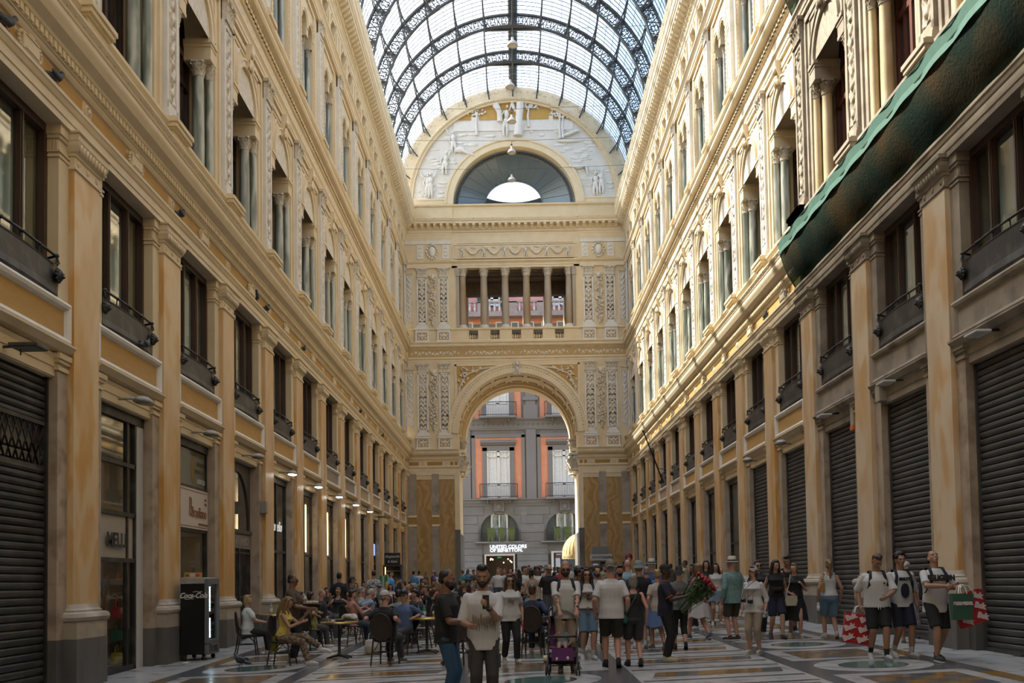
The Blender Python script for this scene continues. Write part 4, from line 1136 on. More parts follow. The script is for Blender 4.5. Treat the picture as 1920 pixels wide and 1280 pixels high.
for k in range(15):
 a = math.radians(4 + 172 * k / 14)
 for j in range(10): m.ball((.07, 7.83 * math.cos(a) + .13 * math.cos(j * PI / 5), ZL + 7.83 * math.sin(a) + .13 * math.sin(j * PI / 5)), (.04, .05, .05), 5)
 for j in range(26):
  b = a + math.radians((rnd.random() - .5) * 10); r = 7.68 + .3 * rnd.random(); m.ball((.06, r * math.cos(b), ZL + r * math.sin(b)), (.03, .06, .03), 5, 0, Matrix.Rotation(rnd.random() * 3, 3, 'X'))
eobj('rosette_band', m, relief_w, wall_end)
fw = sroot('window_%d' % (WN[0] + 1)); WN[0] += 1
m = emb(); g = emb(); nn = 48
def cone(t, k, N=nn):
 a = PI * k / N
 r = 4.15 + (2.02 - 4.15) * t; q = .935 + (.80 - .935) * t
 return (-.6 - 1.5 * t, r * math.cos(a) - .04 * t, ZL + .02 + .72 * t + r * q * math.sin(a))
v = [cone(t, k) for t in (.12, 1.0) for k in range(nn + 1)]
g.add(v, [(k, k + 1, nn + 2 + k, nn + 1 + k) for k in range(nn)])
gl = mat('blue_grey_glazing', (.10, .14, .17), .22, spec=.8)
obj('pane', g, gl, fw)
v = [cone(t, k) for t in (0, .12) for k in range(nn + 1)]
m.add(v, [(k, k + 1, nn + 2 + k, nn + 1 + k) for k in range(nn)], 1)
for k in range(16): m.tube([cone(.12, k, 15), cone(1.0, k, 15)], .03, 5)
for t, r in ((0.0, .05), (.12, .04), (1.0, .05)): m.tube([cone(t, k, 40) for k in range(41)], r, 6)
for k in range(31):
 c = cone(.06, k + .5, 32); m.tube([(c[0] + .05, c[1] + .12 * math.cos(j * PI / 5), c[2] + .12 * math.sin(j * PI / 5)) for j in range(10)], .012, 4, closed=True)
m.box(-2.2, -.5, -4.2, 4.2, ZL - .12, ZL + .01, 2)
obj('window_frame', m, [mat('zinc_bar', (.16, .18, .19), .5), mat('dark_pierced_band', (.03, .035, .04), .5), mat('dark_sill', (.05, .05, .05), .7)], fw)
m = emb()
P = [(-2.1 + 4.2 * k / 24, ZL + .86 + .42 * abs(-1 + k / 12) ** 2.2) for k in range(25)]
m.prism([(-2.1, ZL + .3)] + P + [(2.1, ZL + .3)], 'yz', -2.25, -2.12)
obj('rear_screen', m, mat('dark_sill', (.05, .05, .05)), fw)
RR = 8.05; ZR = ZL; TY = [62.1 - 4.11 * k for k in range(0, 8)]
ceil = sroot('ceiling')
def rp(r, deg, y): a = math.radians(deg); return (XC + r * math.cos(a), y, ZR + r * math.sin(a))
g = MB(); N = 60; ys = [-8.0, 67.2]
g.add([rp(RR, -4 + 188 * k / N, y) for y in ys for k in range(N + 1)], [(k, k + 1, N + 2 + k, N + 1 + k) for k in range(N)], 0, True)
roof_glass = glass('roof_glass', (.84, .90, .93), .12, .1, (.80, .84, .86), .22)
obj('pane', g, roof_glass, ceil)
bars = MB(); y = 67.0
while y > 30:
 bars.tube([rp(RR - .03, -2 + 184 * k / 40, y) for k in range(41)], .022, 4, caps=False); y -= .411
for j in range(1, 3):
 for st in range(14):
  d = -11.35 + 12.67 * (st + j / 3)
  if 0 < d < 180: bars.tube([rp(RR - .01, d, 32), rp(RR - .01, d, 67.1)], .012, 4)
obj('glazing_bars', bars, iron_g, ceil)
ST = [90 + 12.67 * k for k in range(-7, 8)]
pm = MB(); Lb = 4.11
for (z, r) in ((-.06, .035), (-.16, .03)): pm.tube([(0, 0, z), (0, Lb, z)], r, 6)
for s in (0, 1):
 P = [(0, (Lb - t * 1.9) if s else t * 1.9, -.16 - .60 * (1 - t) ** 2.2) for t in [k / 10 for k in range(11)]]
 pm.tube(P, .045, 6)
 for (t, rr) in ((.10, .14), (.25, .10), (.38, .07), (.5, .05)):
  c = P[int(t * 10)]; zc = (c[2] - .16) / 2 - .02
  pm.tube([(0, c[1] + rr * math.cos(j * PI / 5), zc + rr * math.sin(j * PI / 5)) for j in range(10)], .014, 4, closed=True)
pme = pm.mesh('purlin', iron_g)
for b, y in enumerate([67.0 - 4.11 * k - .75 for k in range(0, 8)]):
 y0 = TY[b] if b < len(TY) else None
 for d in ST:
  if not 2 <= d <= 178: continue
  o = obj('purlin', pme, None, ceil, rp(RR - .02, d, TY[b])); a = math.radians(d)
  o.rotation_euler = (0, -(a - PI / 2), 0)
  if b == 0: o.scale = (1, (YE - TY[0]) / Lb, 1)
wk = MB(); wk.box(XC - .30, XC + .30, 30, 67, ZR + RR + .06, ZR + RR + .1)
for y in [64.0 - 4.11 * k for k in range(8)]: wk.prof([(XC - 1.75, ZR + RR - .12), (XC - 1.75, ZR + RR + .05), (XC, ZR + RR + .22), (XC + 1.75, ZR + RR + .05), (XC + 1.75, ZR + RR - .12)], y - .5, y - .15)
obj('ridge_walkway', wk, mat('ridge_sheet', (.10, .09, .075), .7, (.16, .15, .13), 2, .5), ceil)
def truss():
 t = thing('roof_truss', '', 'roof truss')
 def q(r, d): a = math.radians(d); return (r * math.cos(a), 0, r * math.sin(a))
 R0, R1 = RR - .78, RR - .12
 m = MB()
 for (r, hgt, wd) in ((R0, .07, .22), (R1, .07, .22)):
  v = []; NN = 72
  for k in range(NN + 1):
   a = math.radians(-2 + 184 * k / NN)
   for (dr, dy) in ((-hgt / 2, -wd / 2), (-hgt / 2, wd / 2), (hgt / 2, wd / 2), (hgt / 2, -wd / 2)): v.append(((r + dr) * math.cos(a), dy, (r + dr) * math.sin(a)))
  m.add(v, [(4 * k + j, 4 * k + (j + 1) % 4, 4 * k + 4 + (j + 1) % 4, 4 * k + 4 + j) for k in range(NN) for j in range(4)])
 for d in ST:
  if -1 < d < 181: m.bar(q(R0, d), q(R1, d), .16, .12); m.bar(q(R0 - .02, d), q(R0 + .2, d), .3, .2)
 obj('chords', m, iron_g, t)
 m = MB(); step = 12.67 / 5
 for i in range(len(ST) - 1):
  for j in range(5):
   d0 = ST[i] + step * j; d1 = d0 + step
   if d0 < -1 or d1 > 181: continue
   if j in (0, 2, 4):
    m.bar(q(R0, d0), q(R1, d1), .05, .045); m.bar(q(R1, d0), q(R0, d1), .05, .045)
   else:
    c = Vector(q((R0 + R1) / 2, (d0 + d1) / 2)); a = math.radians((d0 + d1) / 2)
    e1 = Vector((-math.sin(a), 0, math.cos(a))); e2 = Vector((math.cos(a), 0, math.sin(a)))
    m.tube([c + (e1 * math.cos(u) * .145 + e2 * math.sin(u) * .20) * (1 + .30 * math.cos(4 * u + PI)) * 1.0 for u in [k * PI / 10 for k in range(20)]], .032, 4, closed=True)
    for sg in (-1, 1): m.bar(c + e2 * sg * .19, c + e2 * sg * .31, .06, .05)
 obj('lattice', m, iron_g, t)
 return t
T0 = truss()
for k, y in enumerate(TY):
 lb = 'curved iron lattice truss under the glass vault, %s from the end wall' % ORD[k]
 if k == 0: T0.location = (XC, y, ZR); T0['label'] = lb; T0['group'] = 'vault trusses'
 else: dup(T0, (XC, y, ZR), 0, lb, 'vault trusses')
def pend():
 t = thing('pendant_lamp', '', 'lamp')
 m = MB(); m.lathe([(.27, 0), (.275, .02), (.25, .09), (.19, .19), (.10, .27), (.07, .30), (.07, .42), (.03, .45), (.0, .46)], 18); obj('lamp_shade', m, mat('lamp_zinc', (.42, .40, .37), .4, (.34, .32, .29), 6, .5), t)
 m = MB(); m.lathe([(0.0, -.01), (.2, .0), (.25, .02)], 16); obj('diffuser', m, mat('lamp_lens', (.55, .54, .48), .3), t)
 m = MB(); m.tube([(0, 0, .45), (0, 0, .78)], .02, 6); m.box(-.06, .06, -.03, .03, .5, .58); m.tube([(-.02, 0, .7), (.2, 0, .78)], .008, 5); obj('hanger', m, iron_g, t)
 m = MB(); m.tube([(-7.6, 0, .95), (-4, 0, .86), (0, 0, .78), (4, 0, .86), (7.6, 0, .95)], .012, 5); obj('cross_wire', m, iron_g, t)
 return t
P0 = pend()
for k, (px, py, y) in enumerate(((959.5, 339, 65.4), (959.5, 287, 61.2), (959.5, 229, 57.0), (956.5, 164, 52.9), (961, 86, 48.7))):
 x, z = slope_x(px, py, y)
 lb = 'bell shaped grey pendant lamp on a cross wire, %s one from the end wall' % ORD[k]
 if k == 0: P0.location = (x, y, z); P0['label'] = lb; P0['group'] = 'pendant lamps under the vault'
 else: dup(P0, (x, y, z), 0, lb, 'pendant lamps under the vault')
f_wh = mat('white_marble', (.34, .34, .335), .27, (.40, .40, .39), 1.3, .5, col3=(.20, .20, .20), scale3=2.4)
f_gr = mat('grey_marble', (.055, .060, .068), .25, (.10, .105, .115), 2.5, .5)
f_oc = mat('ochre_marble', (.30, .17, .035), .18, (.20, .10, .03), 5, .6, col3=(.10, .095, .09), scale3=3.5)
f_ed = mat('brown_marble_edge', (.12, .06, .03), .2)
f_gn = mat('green_marble_disc', (.055, .13, .115), .12, (.08, .17, .15), 4, .5)
f_st = mat('street_basalt', (.10, .10, .10), .6, (.14, .14, .135), 3, .5)
fl = MB()
X0f, X1f = -8.6, 9.4
fl.grid(lambda u, v: (X0f + (X1f - X0f) * u, -8 + 81 * v, gz(X0f + (X1f - X0f) * u, -8 + 81 * v)), 8, 20, 0, False)
fl.grid(lambda u, v: (-40 + 80 * u, 73 + 27 * v, gz(0, 73 + 27 * v) + .0187 * (-40 + 80 * u) * 0), 4, 4, 6, False)
def skew(x, y): return y + .115 * (x - XC) * (1 - (y - 17) / 50.0)
def fpt(u, y, lift): x = XC + u; yy = skew(x, y); return (x, yy, gz(x, yy) + lift)
def slab(u0, u1, y0, y1, mi, lift=.0015): fl.add([fpt(u0, y0, lift), fpt(u1, y0, lift), fpt(u1, y1, lift), fpt(u0, y1, lift)], [(0, 1, 2, 3)], mi)
def disc(u, y, r, mi, lift, n=40): fl.add([fpt(u + r * math.cos(2 * PI * k / n), y + r * math.sin(2 * PI * k / n), lift) for k in range(n)], [tuple(range(n))], mi)
B = 4.12
for s in (-1, 1):
 slab(s * 1.14, s * 1.42, 4, 66.6, 1); slab(s * 3.92, s * 4.20, 4, 66.6, 1); slab(s * 6.18, s * 6.48, 4, 66.6, 1)
k0 = -2
for k in range(k0, 13):
 yc = 15.0 + B * k
 if yc > 66: break
 for u in (-5.2, 0, 5.2):
  slab(u - 1.0 if u else -1.14, u + .98 if u else 1.14, yc - 1.05, yc + 1.05, 1, .0018)
  disc(u, yc, .92, 0, .0025); disc(u, yc, .545, 3, .0032); disc(u, yc, .50, 4, .0039)
  a, b = yc + 1.35, yc + B - 1.35
  w_ = .72
  nx, ny = 4, 4
  for i in range(nx):
   for j in range(ny):
    if (i + j) % 2 == 0 or (i * 7 + j * 3) % 5 == 0: slab(u - w_ + 2 * w_ * i / nx, u - w_ + 2 * w_ * (i + 1) / nx, a + (b - a) * j / ny, a + (b - a) * (j + 1) / ny, 2, .002)
    else: slab(u - w_ + 2 * w_ * i / nx, u - w_ + 2 * w_ * (i + 1) / nx, a + (b - a) * j / ny, a + (b - a) * (j + 1) / ny, 1, .002)
 for s in (-1, 1):
  u0, u1 = sorted((s * 1.42, s * 3.92))
  for (q, h) in ((-1.5, .07), (-.75, .07), (.75, .07), (1.5, .07)): slab(u0 + .05, u1 - .05, yc + q - h, yc + q + h, 1, .0018)
  for q in (0.0, 2.05):
   for i in range(6):
    ua = u0 + .25 + (u1 - u0 - .5) * i / 6; ub = u0 + .25 + (u1 - u0 - .5) * (i + 1) / 6
    fl.add([fpt(ua, yc + q - .30, .002), fpt(ub, yc + q - .30, .002), fpt(ub + .12, yc + q + .30, .002), fpt(ua + .12, yc + q + .30, .002)], [(0, 1, 2, 3)], 2 if i % 2 == 0 or (i + k) % 3 == 0 else 1)
  slab(s * 6.18, s * 6.48, yc + .8, yc + 2.6, 2, .003)
floor = struct('floor', fl, [f_wh, f_gr, f_oc, f_ed, f_gn, f_wh, f_st])
m = MB(); m.box(-10, 11, -8.4, -8.0, -1.5, 36); struct('wall_back', m, cream)  # unseen closed wall added behind the camera to block sky light
YS = 84.0
pal_gr = mat('palace_grey', (.155, .145, .135), .85, (.19, .18, .168), 1.2, .5, .1, 10)
pal_or = mat('palace_orange', (.60, .24, .13), .85, (.66, .29, .17), 1.5, .5)
pal_pk = mat('palace_pink', (.55, .25, .22), .85, (.60, .30, .26), 1.5, .5)
pal_tr = mat('palace_trim', (.20, .185, .17), .8)
wht = mat('white_joinery', (.66, .64, .60), .5); cur = mat('white_curtain', (.70, .70, .67), .8, (.60, .60, .57), 6, .5)
def pz(py): return slope_x(960, py, YS)[1]
def pxx(px, py=900): return slope_x(px, py, YS)[0]
pal = thing('palace', 'grey and orange palace facade across the street, seen through the great arch', 'building', (0, YS, 0))
def pb(m, x0, x1, z0, z1, y0, y1, mi=0): m.box(x0, x1, y0, y1, z0, z1, mi)
m = MB(); zg = .6
c1, c2 = pxx(935), pxx(1058); per = c2 - c1; cc = (c1 + c2) / 2
cols_ = [c1 - per, c1, c2, c2 + per]
z_led = pz(1015); z_b1 = pz(936); z_b2 = pz(784); zt = pz(598)
for i, c in enumerate(cols_):
 t = MB(); t.arch_wall(-per / 2, per / 2, z_led, z_b1, 0, 1.62, pz(996), 0, .5, 20)
 m.add([(c + p[1], -p[0], p[2]) for p in t.v], t.f)
 pb(m, c - per / 2, c - 1.45, zg - 1, z_led, 0, .6); pb(m, c + 1.45, c + per / 2, zg - 1, z_led, 0, .6); pb(m, c - 1.5, c + 1.5, pz(1038), z_led, 0.05, .6)
pb(m, cols_[0] - per / 2 - 6, cols_[-1] + per / 2 + 8, z_b1, 30, .0, 1.5); pb(m, cols_[0] - per / 2, cols_[-1] + per / 2, zg - 1, z_b1, 3.5, 4)
pb(m, cols_[0] - per / 2 - 6, cols_[0] - per / 2, zg - 1, z_b1, 0, 1); pb(m, cols_[-1] + per / 2, cols_[-1] + per / 2 + 8, zg - 1, z_b1, 0, 1)
for z in [z_led - .55 * k for k in range(8)] + [z_led + .75 * k for k in range(1, 5)]:
 for i, c in enumerate(cols_):
  h = 1.5 if z < z_led else (1.75 if z < pz(996) else 1.62 * math.sqrt(max(0, 1 - ((z - pz(996)) / 1.75) ** 2)) + .35)
  pb(m, c + h, c + per - h, z + .03, z + (.52 if z < z_led else .70), -.05, .1)
obj('wall', m, pal_gr, pal)
m = MB()
for i, c in enumerate(cols_):
 for (za, zb_) in ((z_b1 + .1, pz(820)), (z_b2, z_b2 + 5.2), ):
  pb(m, c - 1.98, c - .93, za, zb_, -.03, .2); pb(m, c + .93, c + 1.98, za, zb_, -.03, .2); pb(m, c - .93, c + .93, min(za + 4.1, zb_ - .01), zb_, -.03, .2)
obj('orange_field', m, pal_or, pal)
m = MB(); pb(m, cols_[0] - 6, cols_[-1] + 6, pz(607), zt + .3, -.03, .3); obj('orange_band', m, pal_or, pal)
m = MB(); pb(m, cols_[0] - 8, cols_[-1] + 8, pz(588), 30, -.03, .3); obj('pink_field', m, pal_pk, pal)
m = MB()
for i, c in enumerate(cols_):
 x = c + per / 2
 pb(m, x - .42, x + .42, z_b1, pz(806), -.16, .1); pb(m, x - .42, x + .42, z_b2, 23, -.16, .1); pb(m, x - .6, x + .6, z_b2, z_b2 + 1.1, -.22, .1); pb(m, x - .65, x + .65, z_b2 + 1.5, z_b2 + 1.8, -.25, .1)
 for h in (1.98,):
  for s in (-1, 1): pb(m, *sorted((c + s * h, c + s * (h + .28))), z_b1, pz(815), -.1, .1)
 pb(m, c - 2.26, c + 2.26, pz(820), pz(813), -.1, .1)
 for (z0, z1) in ((z_b1 + .1, pz(845)), (z_b2 + .1, z_b2 + 4.2)):
  for s in (-1, 1): pb(m, *sorted((c + s * .95, c + s * 1.35)), z0, z1 + .3, -.14, .1)
  pb(m, c - 1.35, c + 1.35, z1, z1 + .45, -.14, .1); m.prof([(.1, z1 + .45), (-.2, z1 + .5), (-.3, z1 + .62), (-.42, z1 + .7), (-.42, z1 + .82), (.1, z1 + 1.0)], c - 1.5, c + 1.5, 'x')
 m.box(c - .42, c + .42, -.2, .1, pz(958), z_b1 - .1); m.ball((c, -.22, pz(950)), (.28, .16, .32), 8)
 pb(m, c - 2.1, c + 2.1, z_led - .12, z_led, -.65, .1)
 pb(m, c - .25 + per / 2 - .7, c + .25 + per / 2 - .7, pz(967), pz(959), -.08, .1)
X0p, X1p = cols_[0] - 8, cols_[-1] + 8
m.prof([(.1, z_b1 - .32), (-.1, z_b1 - .3), (-.14, z_b1 - .1), (-.25, z_b1 - .02), (-.25, z_b1 + .08), (.1, z_b1 + .1)], X0p, X1p, 'x')
m.prof([(.1, pz(806)), (-.1, pz(806)), (-.16, pz(803)), (-.1, pz(802)), (-.1, pz(790)), (-.2, pz(788)), (-.3, pz(786)), (-.3, pz(784)), (.1, pz(783))], X0p, X1p, 'x')
k = X0p
while k < X1p:
 m.tube([(k + .16 + .15 * (1 - j / 14) * math.cos(j * .7), -.11, pz(796) + .15 * (1 - j / 14) * math.sin(j * .7)) for j in range(12)] , .03, 4); k += .42
 if abs(k - cc) > 9: k += .6
obj('trim', m, pal_tr, pal)
m = MB()
pb(m, X0p, X1p, pz(597), pz(588), -.9, .1); pb(m, X0p, X1p, pz(572), pz(569), -.85, -.55)
k = X0p
while k < X1p:
 if int((k - X0p) / .42) % 6 in (4, 5): pb(m, k - .2, k + .22, pz(590), pz(570), -.85, -.55)
 k += .42
obj('upper_parapet', m, mat('parapet_stone', (.26, .20, .18), .8, (.33, .27, .24), 3, .5), pal)
k = X0p; bm_ = MB(); h = pz(571) - pz(589)
bm_.lathe([(.11, 0), (.11, .06 * h), (.05, .12 * h), (.12, .38 * h), (.06, .75 * h), (.10, .9 * h), (.11, h)], 8); bme = bm_.mesh('baluster', mat('pale_baluster', (.55, .50, .45), .8))
i = 0
while k < X1p:
 if int((k - X0p) / .42) % 6 not in (4, 5) and -4.5 < k < 5.5: obj('baluster', bme, None, pal, (k, -.7, pz(589)))
 k += .42
def casement(m, c, z0, z1, w, y=-.02):
 for x in (-w, -.06, .06, w): m.box(c + x - .06, c + x + .06, y - .04, y + .04, z0, z1)
 for z in (z0 + .06, z0 + (z1 - z0) * .28, z1 - .5, z1 - .06): m.box(c - w, c + w, y - .04, y + .04, z - .05, z + .05)
 m.box(c - w, c + w, y - .02, y + .03, z0, z0 + (z1 - z0) * .26)
for i, c in enumerate(cols_):
 for (z0, z1) in ((z_b1 + .1, pz(845)), (z_b2 + .1, z_b2 + 4.2)):
  m = MB(); casement(m, c, z0, z1, .9, -.13); f_ = obj('window', m, wht, pal)
  m = MB(); m.grid(lambda u, v: (c - .9 + 1.8 * u, -.075 + .03 * math.sin(u * 40 + 3 * v), z0 + (z1 - z0) * v), 60, 2); obj('curtain', m, cur, f_)
  m = MB(); n_ = 24
  P = [(c - 1.55 + 3.1 * k / 20, -.95 - .12 * math.sin(PI * k / 20)) for k in range(21)]
  P = [(c - 1.6, -.2)] + P + [(c + 1.6, -.2)]
  for z in (z0 + 1.15, z0 + .08): m.tube([(p[0], p[1], z) for p in P], .03, 5)
  for j in range(30):
   t = j / 29 * (len(P) - 1); a = int(min(t, len(P) - 2)); q = t - a
   x, y = P[a][0] + (P[a + 1][0] - P[a][0]) * q, P[a][1] + (P[a + 1][1] - P[a][1]) * q; m.tube([(x, y, z0), (x, y, z0 + 1.15)], .014, 4)
  f_ = obj('balcony_railing', m, iron, pal)
  m = MB(); m.prism([(p[0], p[1] - .08) for p in P], 'xy', z0 - .18, z0 - .02); 
  for s in (-1, 1): m.box(c + s * .95 - .06, c + s * .95 + .06, -.6, 0, z0 - .45, z0 - .18)
  obj('balcony_slab', m, pal_tr, f_)
 m = MB(); t = MB(); za = pz(996)
 t.arch_wall(-.72, .72, z_led, pz(962), 0, .58, pz(972), 0, .06, 10); m.add([(c + p[1], .28 - p[0], p[2]) for p in t.v], t.f)
 m.box(c - .06, c + .06, .24, .32, z_led, pz(964))
 f_ = obj('arched_window', m, wht, pal)
 m = MB(); m.box(c - .7, c + .7, .36, .38, z_led, pz(963)); obj('pane', m, mat('arch_pane', (.10, .13, .12), .08, (.35, .40, .38), 2.5, .7, stretch=(1, 1, .4)), f_)
 m = MB(); P = [(c - 1.6, z_led)] + [(c + 1.6 * math.cos(PI - PI * k / 16), za + 1.6 * math.sin(PI * k / 16)) for k in range(17)] + [(c + 1.6, z_led)]
 m.prism(P, 'xz', .42, .46); obj('backing', m, mat('green_grey_panel', (.10, .115, .10), .7), f_)
 m = MB()
 for x in (-1.55, 1.55): m.box(c + x - .02, c + x + .02, -.55, 0, z_led, z_led + 1.05)
 m.box(c - 1.55, c + 1.55, -.57, -.53, z_led + 1.03, z_led + 1.07)
 for j in range(40): m.box(c - 1.55 + 3.1 * j / 39 - .008, c - 1.55 + 3.1 * j / 39 + .008, -.555, -.545, z_led, z_led + 1.05)
 obj('guard_rail', m, iron, f_)
 m = MB(); rnd = random.Random(i)
 for (u0, u1) in ((-1.0, -.45), (-.15, .4), (.7, 1.25)):
  for j in range(150):
   x = u0 + (u1 - u0) * rnd.random(); l = .25 + .85 * rnd.random()
   m.tube([(c + x, -.6 - .1 * rnd.random(), z_led + 1.08 + .1 * rnd.random()), (c + x + .05, -.72, z_led + .9), (c + x + .04 * rnd.random(), -.70, z_led + 1.0 - l)], [.02, .016, .006], 3)
 o = obj('trailing_plants', m, mat('trailing_green', (.10, .13, .035), .7, (.16, .18, .06), 4, .5), f_)
for k in range(-3, 4):
 x = pxx(951, 610) + (k + .5) * 1.3
 m = MB(); z = pz(612); m.box(x - .34, x + .34, -.06, .02, z - .4, z + .42); f_ = obj('small_window', m, wht, pal)
 m = MB(); m.box(x - .24, x + .24, -.07, -.05, z - .4, z + .3); obj('pane', m, mat('dim_pane', (.16, .17, .17), .1), f_)
for px in (922, 1050, 1178 - 330):
 x = pxx(px, 550); z0, z1 = pz(575), pz(528)
 m = MB(); casement(m, x, z0, z1, .62, -.06); f_ = obj('window', m, wht, pal)
 m = MB(); m.box(x - .6, x + .6, -.03, -.0, z0, z1); obj('pane', m, mat('sky_pane', (.42, .52, .50), .08), f_)
 m = MB()
 for s in (-1, 1): m.box(*sorted((x + s * .72, x + s * 1.25)), -.12, -.06, z0, z1)
 obj('shutter', m, mat('green_shutter', (.02, .06, .045), .6), f_)
x0, x1, zt_ = pxx(911.5, 1060), pxx(963, 1060), pz(1041)
sh = thing('shop_entrance', 'lit clothes shop entrance with pale frame under the white sign, seen through the arch', 'shop', (0, YS, 0))
m = MB(); m.box(x0 - .12, x0, -.12, .3, zg - .3, zt_ + .12); m.box(x1, x1 + .12, -.12, .3, zg - .3, zt_ + .12); m.box(x0, x1, -.12, .3, zt_, zt_ + .12); obj('frame', m, mat('pale_frame', (.58, .53, .47), .5), sh)
m = MB(); m.box(x0, x1, 3.0, 3.1, zg - .3, zt_); m.box(x0 - .1, x0, .3, 3, zg - .3, zt_); m.box(x1, x1 + .1, .3, 3, zg - .3, zt_); m.box(x0, x1, .3, 3, zt_, zt_ + .1); obj('interior', m, mat('warm_interior', (.09, .055, .035), .7), sh)
m = MB(); rnd = random.Random(4)
for k in range(9): m.ball((x0 + (x1 - x0) * rnd.random(), .5 + 2.3 * rnd.random(), zt_ - .12 - .5 * rnd.random()), .05, 6)
obj('spotlight', m, emit('warm_spot', (1, .75, .45), 14), sh)
m = MB(); m.box((x0 + x1) / 2 - .22, (x0 + x1) / 2 + .12, .5, .52, zt_ - .2, zt_ - .05); obj('exit_sign', m, emit('exit_green', (.05, .5, .25), .35), sh)
m = MB(); m.add([(x0, .0, zg - .3), (x1, .0, zg - .3), (x1, .0, zt_), (x0, .0, zt_)], [(0, 1, 2, 3)]); obj('glazing', m, gl_shop, sh)
mx = Matrix.Translation((pxx(918.5, 1028), YS - .14, pz(1027.2)))
tx = text_mb('UNITED COLORS', .40, M=mx, align='LEFT', bold=.008, ext=.02); tx = text_mb('OF BENETTON.', .40, mb=tx, M=Matrix.Translation((pxx(918.5, 1028), YS - .14, pz(1034.0))), align='LEFT', bold=.008, ext=.02)
o = obj('shop_sign', tx, emit('sign_white', (.85, .9, 1.0), 1.5)); tag(o, 'white lettering of two lines above the clothes shop entrance across the street', 'sign')
x0b = pxx(1034, 1060)
s2 = thing('shop_entrance', 'pale framed shop entrance with brown poster, right of the clothes shop', 'shop', (0, YS, 0))
m = MB(); m.box(x0b, x0b + .2, -.12, .3, zg - .3, pz(1037)); m.box(x0b, x0b + 2.6, -.12, .3, pz(1037), pz(1034)); obj('frame', m, mat('pale_frame', (.58, .53, .47), .5), s2)
m = MB(); m.box(x0b + .2, x0b + 2.6, .15, .3, zg - .3, pz(1037)); obj('interior', m, mat('dim_interior', (.05, .055, .06), .6), s2)
m = MB(); m.box(x0b + .35, x0b + .9, -.02, .02, pz(1046), pz(1038)); m.box(x0b + .42, x0b + .83, -.035, -.02, pz(1041), pz(1039.5), 1); obj('poster', m, [mat('brown_poster', (.10, .05, .05), .5), mat('cream_text', (.55, .48, .40), .6)], s2)
m = MB(); m.box(x0b + .35, x0b + .75, .0, .05, zg, pz(1047)); obj('pale_panel', m, mat('pale_panel', (.45, .47, .47), .5), s2)
aw = thing('awning', 'tan half-dome awning with lettered valance behind the right pier of the arch', 'awning')
m = MB(); cx_, cy_ = XC + AH + .35, YE + 6.6
r = cx_ - slope_x(1054, 1040, cy_)[0]; zb = slope_x(1060, 1040, cy_)[1]; zt2 = slope_x(1080, 1008, cy_)[1]
NA, NB = 14, 8
m.grid(lambda u, v: (cx_ - r * math.cos(u * PI / 2) * math.cos((v - .5) * PI), cy_ + r * .8 * math.sin((v - .5) * PI) * math.cos(u * PI / 2), zb + (zt2 + .3 - zb) * math.sin(u * PI / 2) * 1.0), NB, NA)
obj('canopy', m, mat('awning_cloth', (.40, .29, .12), .8, (.46, .34, .16), 3, .4), aw)
m = MB()
for v_ in range(1, NA): 
 pp = [(cx_ - r * 1.004 * math.cos(u / 8 * PI / 2) * math.cos((v_ / NA - .5) * PI), cy_ + r * 1.004 * .8 * math.sin((v_ / NA - .5) * PI) * math.cos(u / 8 * PI / 2), zb + (zt2 + .3 - zb) * math.sin(u / 8 * PI / 2)) for u in range(9)]
 m.tube(pp, .012, 4)
obj('rib', m, mat('awning_seam', (.22, .15, .06), .8), aw)
m = MB(); m.grid(lambda u, v: (cx_ - r * math.cos((u - .5) * PI), cy_ + r * .8 * math.sin((u - .5) * PI), zb - .32 * v + .03 * abs(math.sin(u * 40)) * v), 60, 3); vl = obj('valance', m, mat('awning_cloth', (.40, .29, .12)), aw)
tm = text_mb('Unico Sud', .26, shear=.3)
tm2 = MB()
for p in tm.v: pass
tm2.add([(cx_ - (r + .01) * math.cos(PI * (.30 - .0) + (p[0] / r) * 1.0 - PI / 2 - 0.0) if False else cx_ - (r + .01) * math.cos(-.75 + p[0] / r), cy_ + (r + .01) * .8 * math.sin(-.75 + p[0] / r), zb - .24 + p[2]) for p in tm.v], tm.f)
obj('lettering', tm2, mat('dark_letter', (.03, .025, .02)), aw)
def in_wall(side, b):
 X0, rz, C, L, sg = SIDES[side]
 return X0, rz, C[b] + L / 2, L / 2 - .84
BK = {}
def place(t, side, y, z=0.0):
 t.location = (SIDES[side][0], y, z); t.rotation_euler = (0, 0, SIDES[side][1]); return t
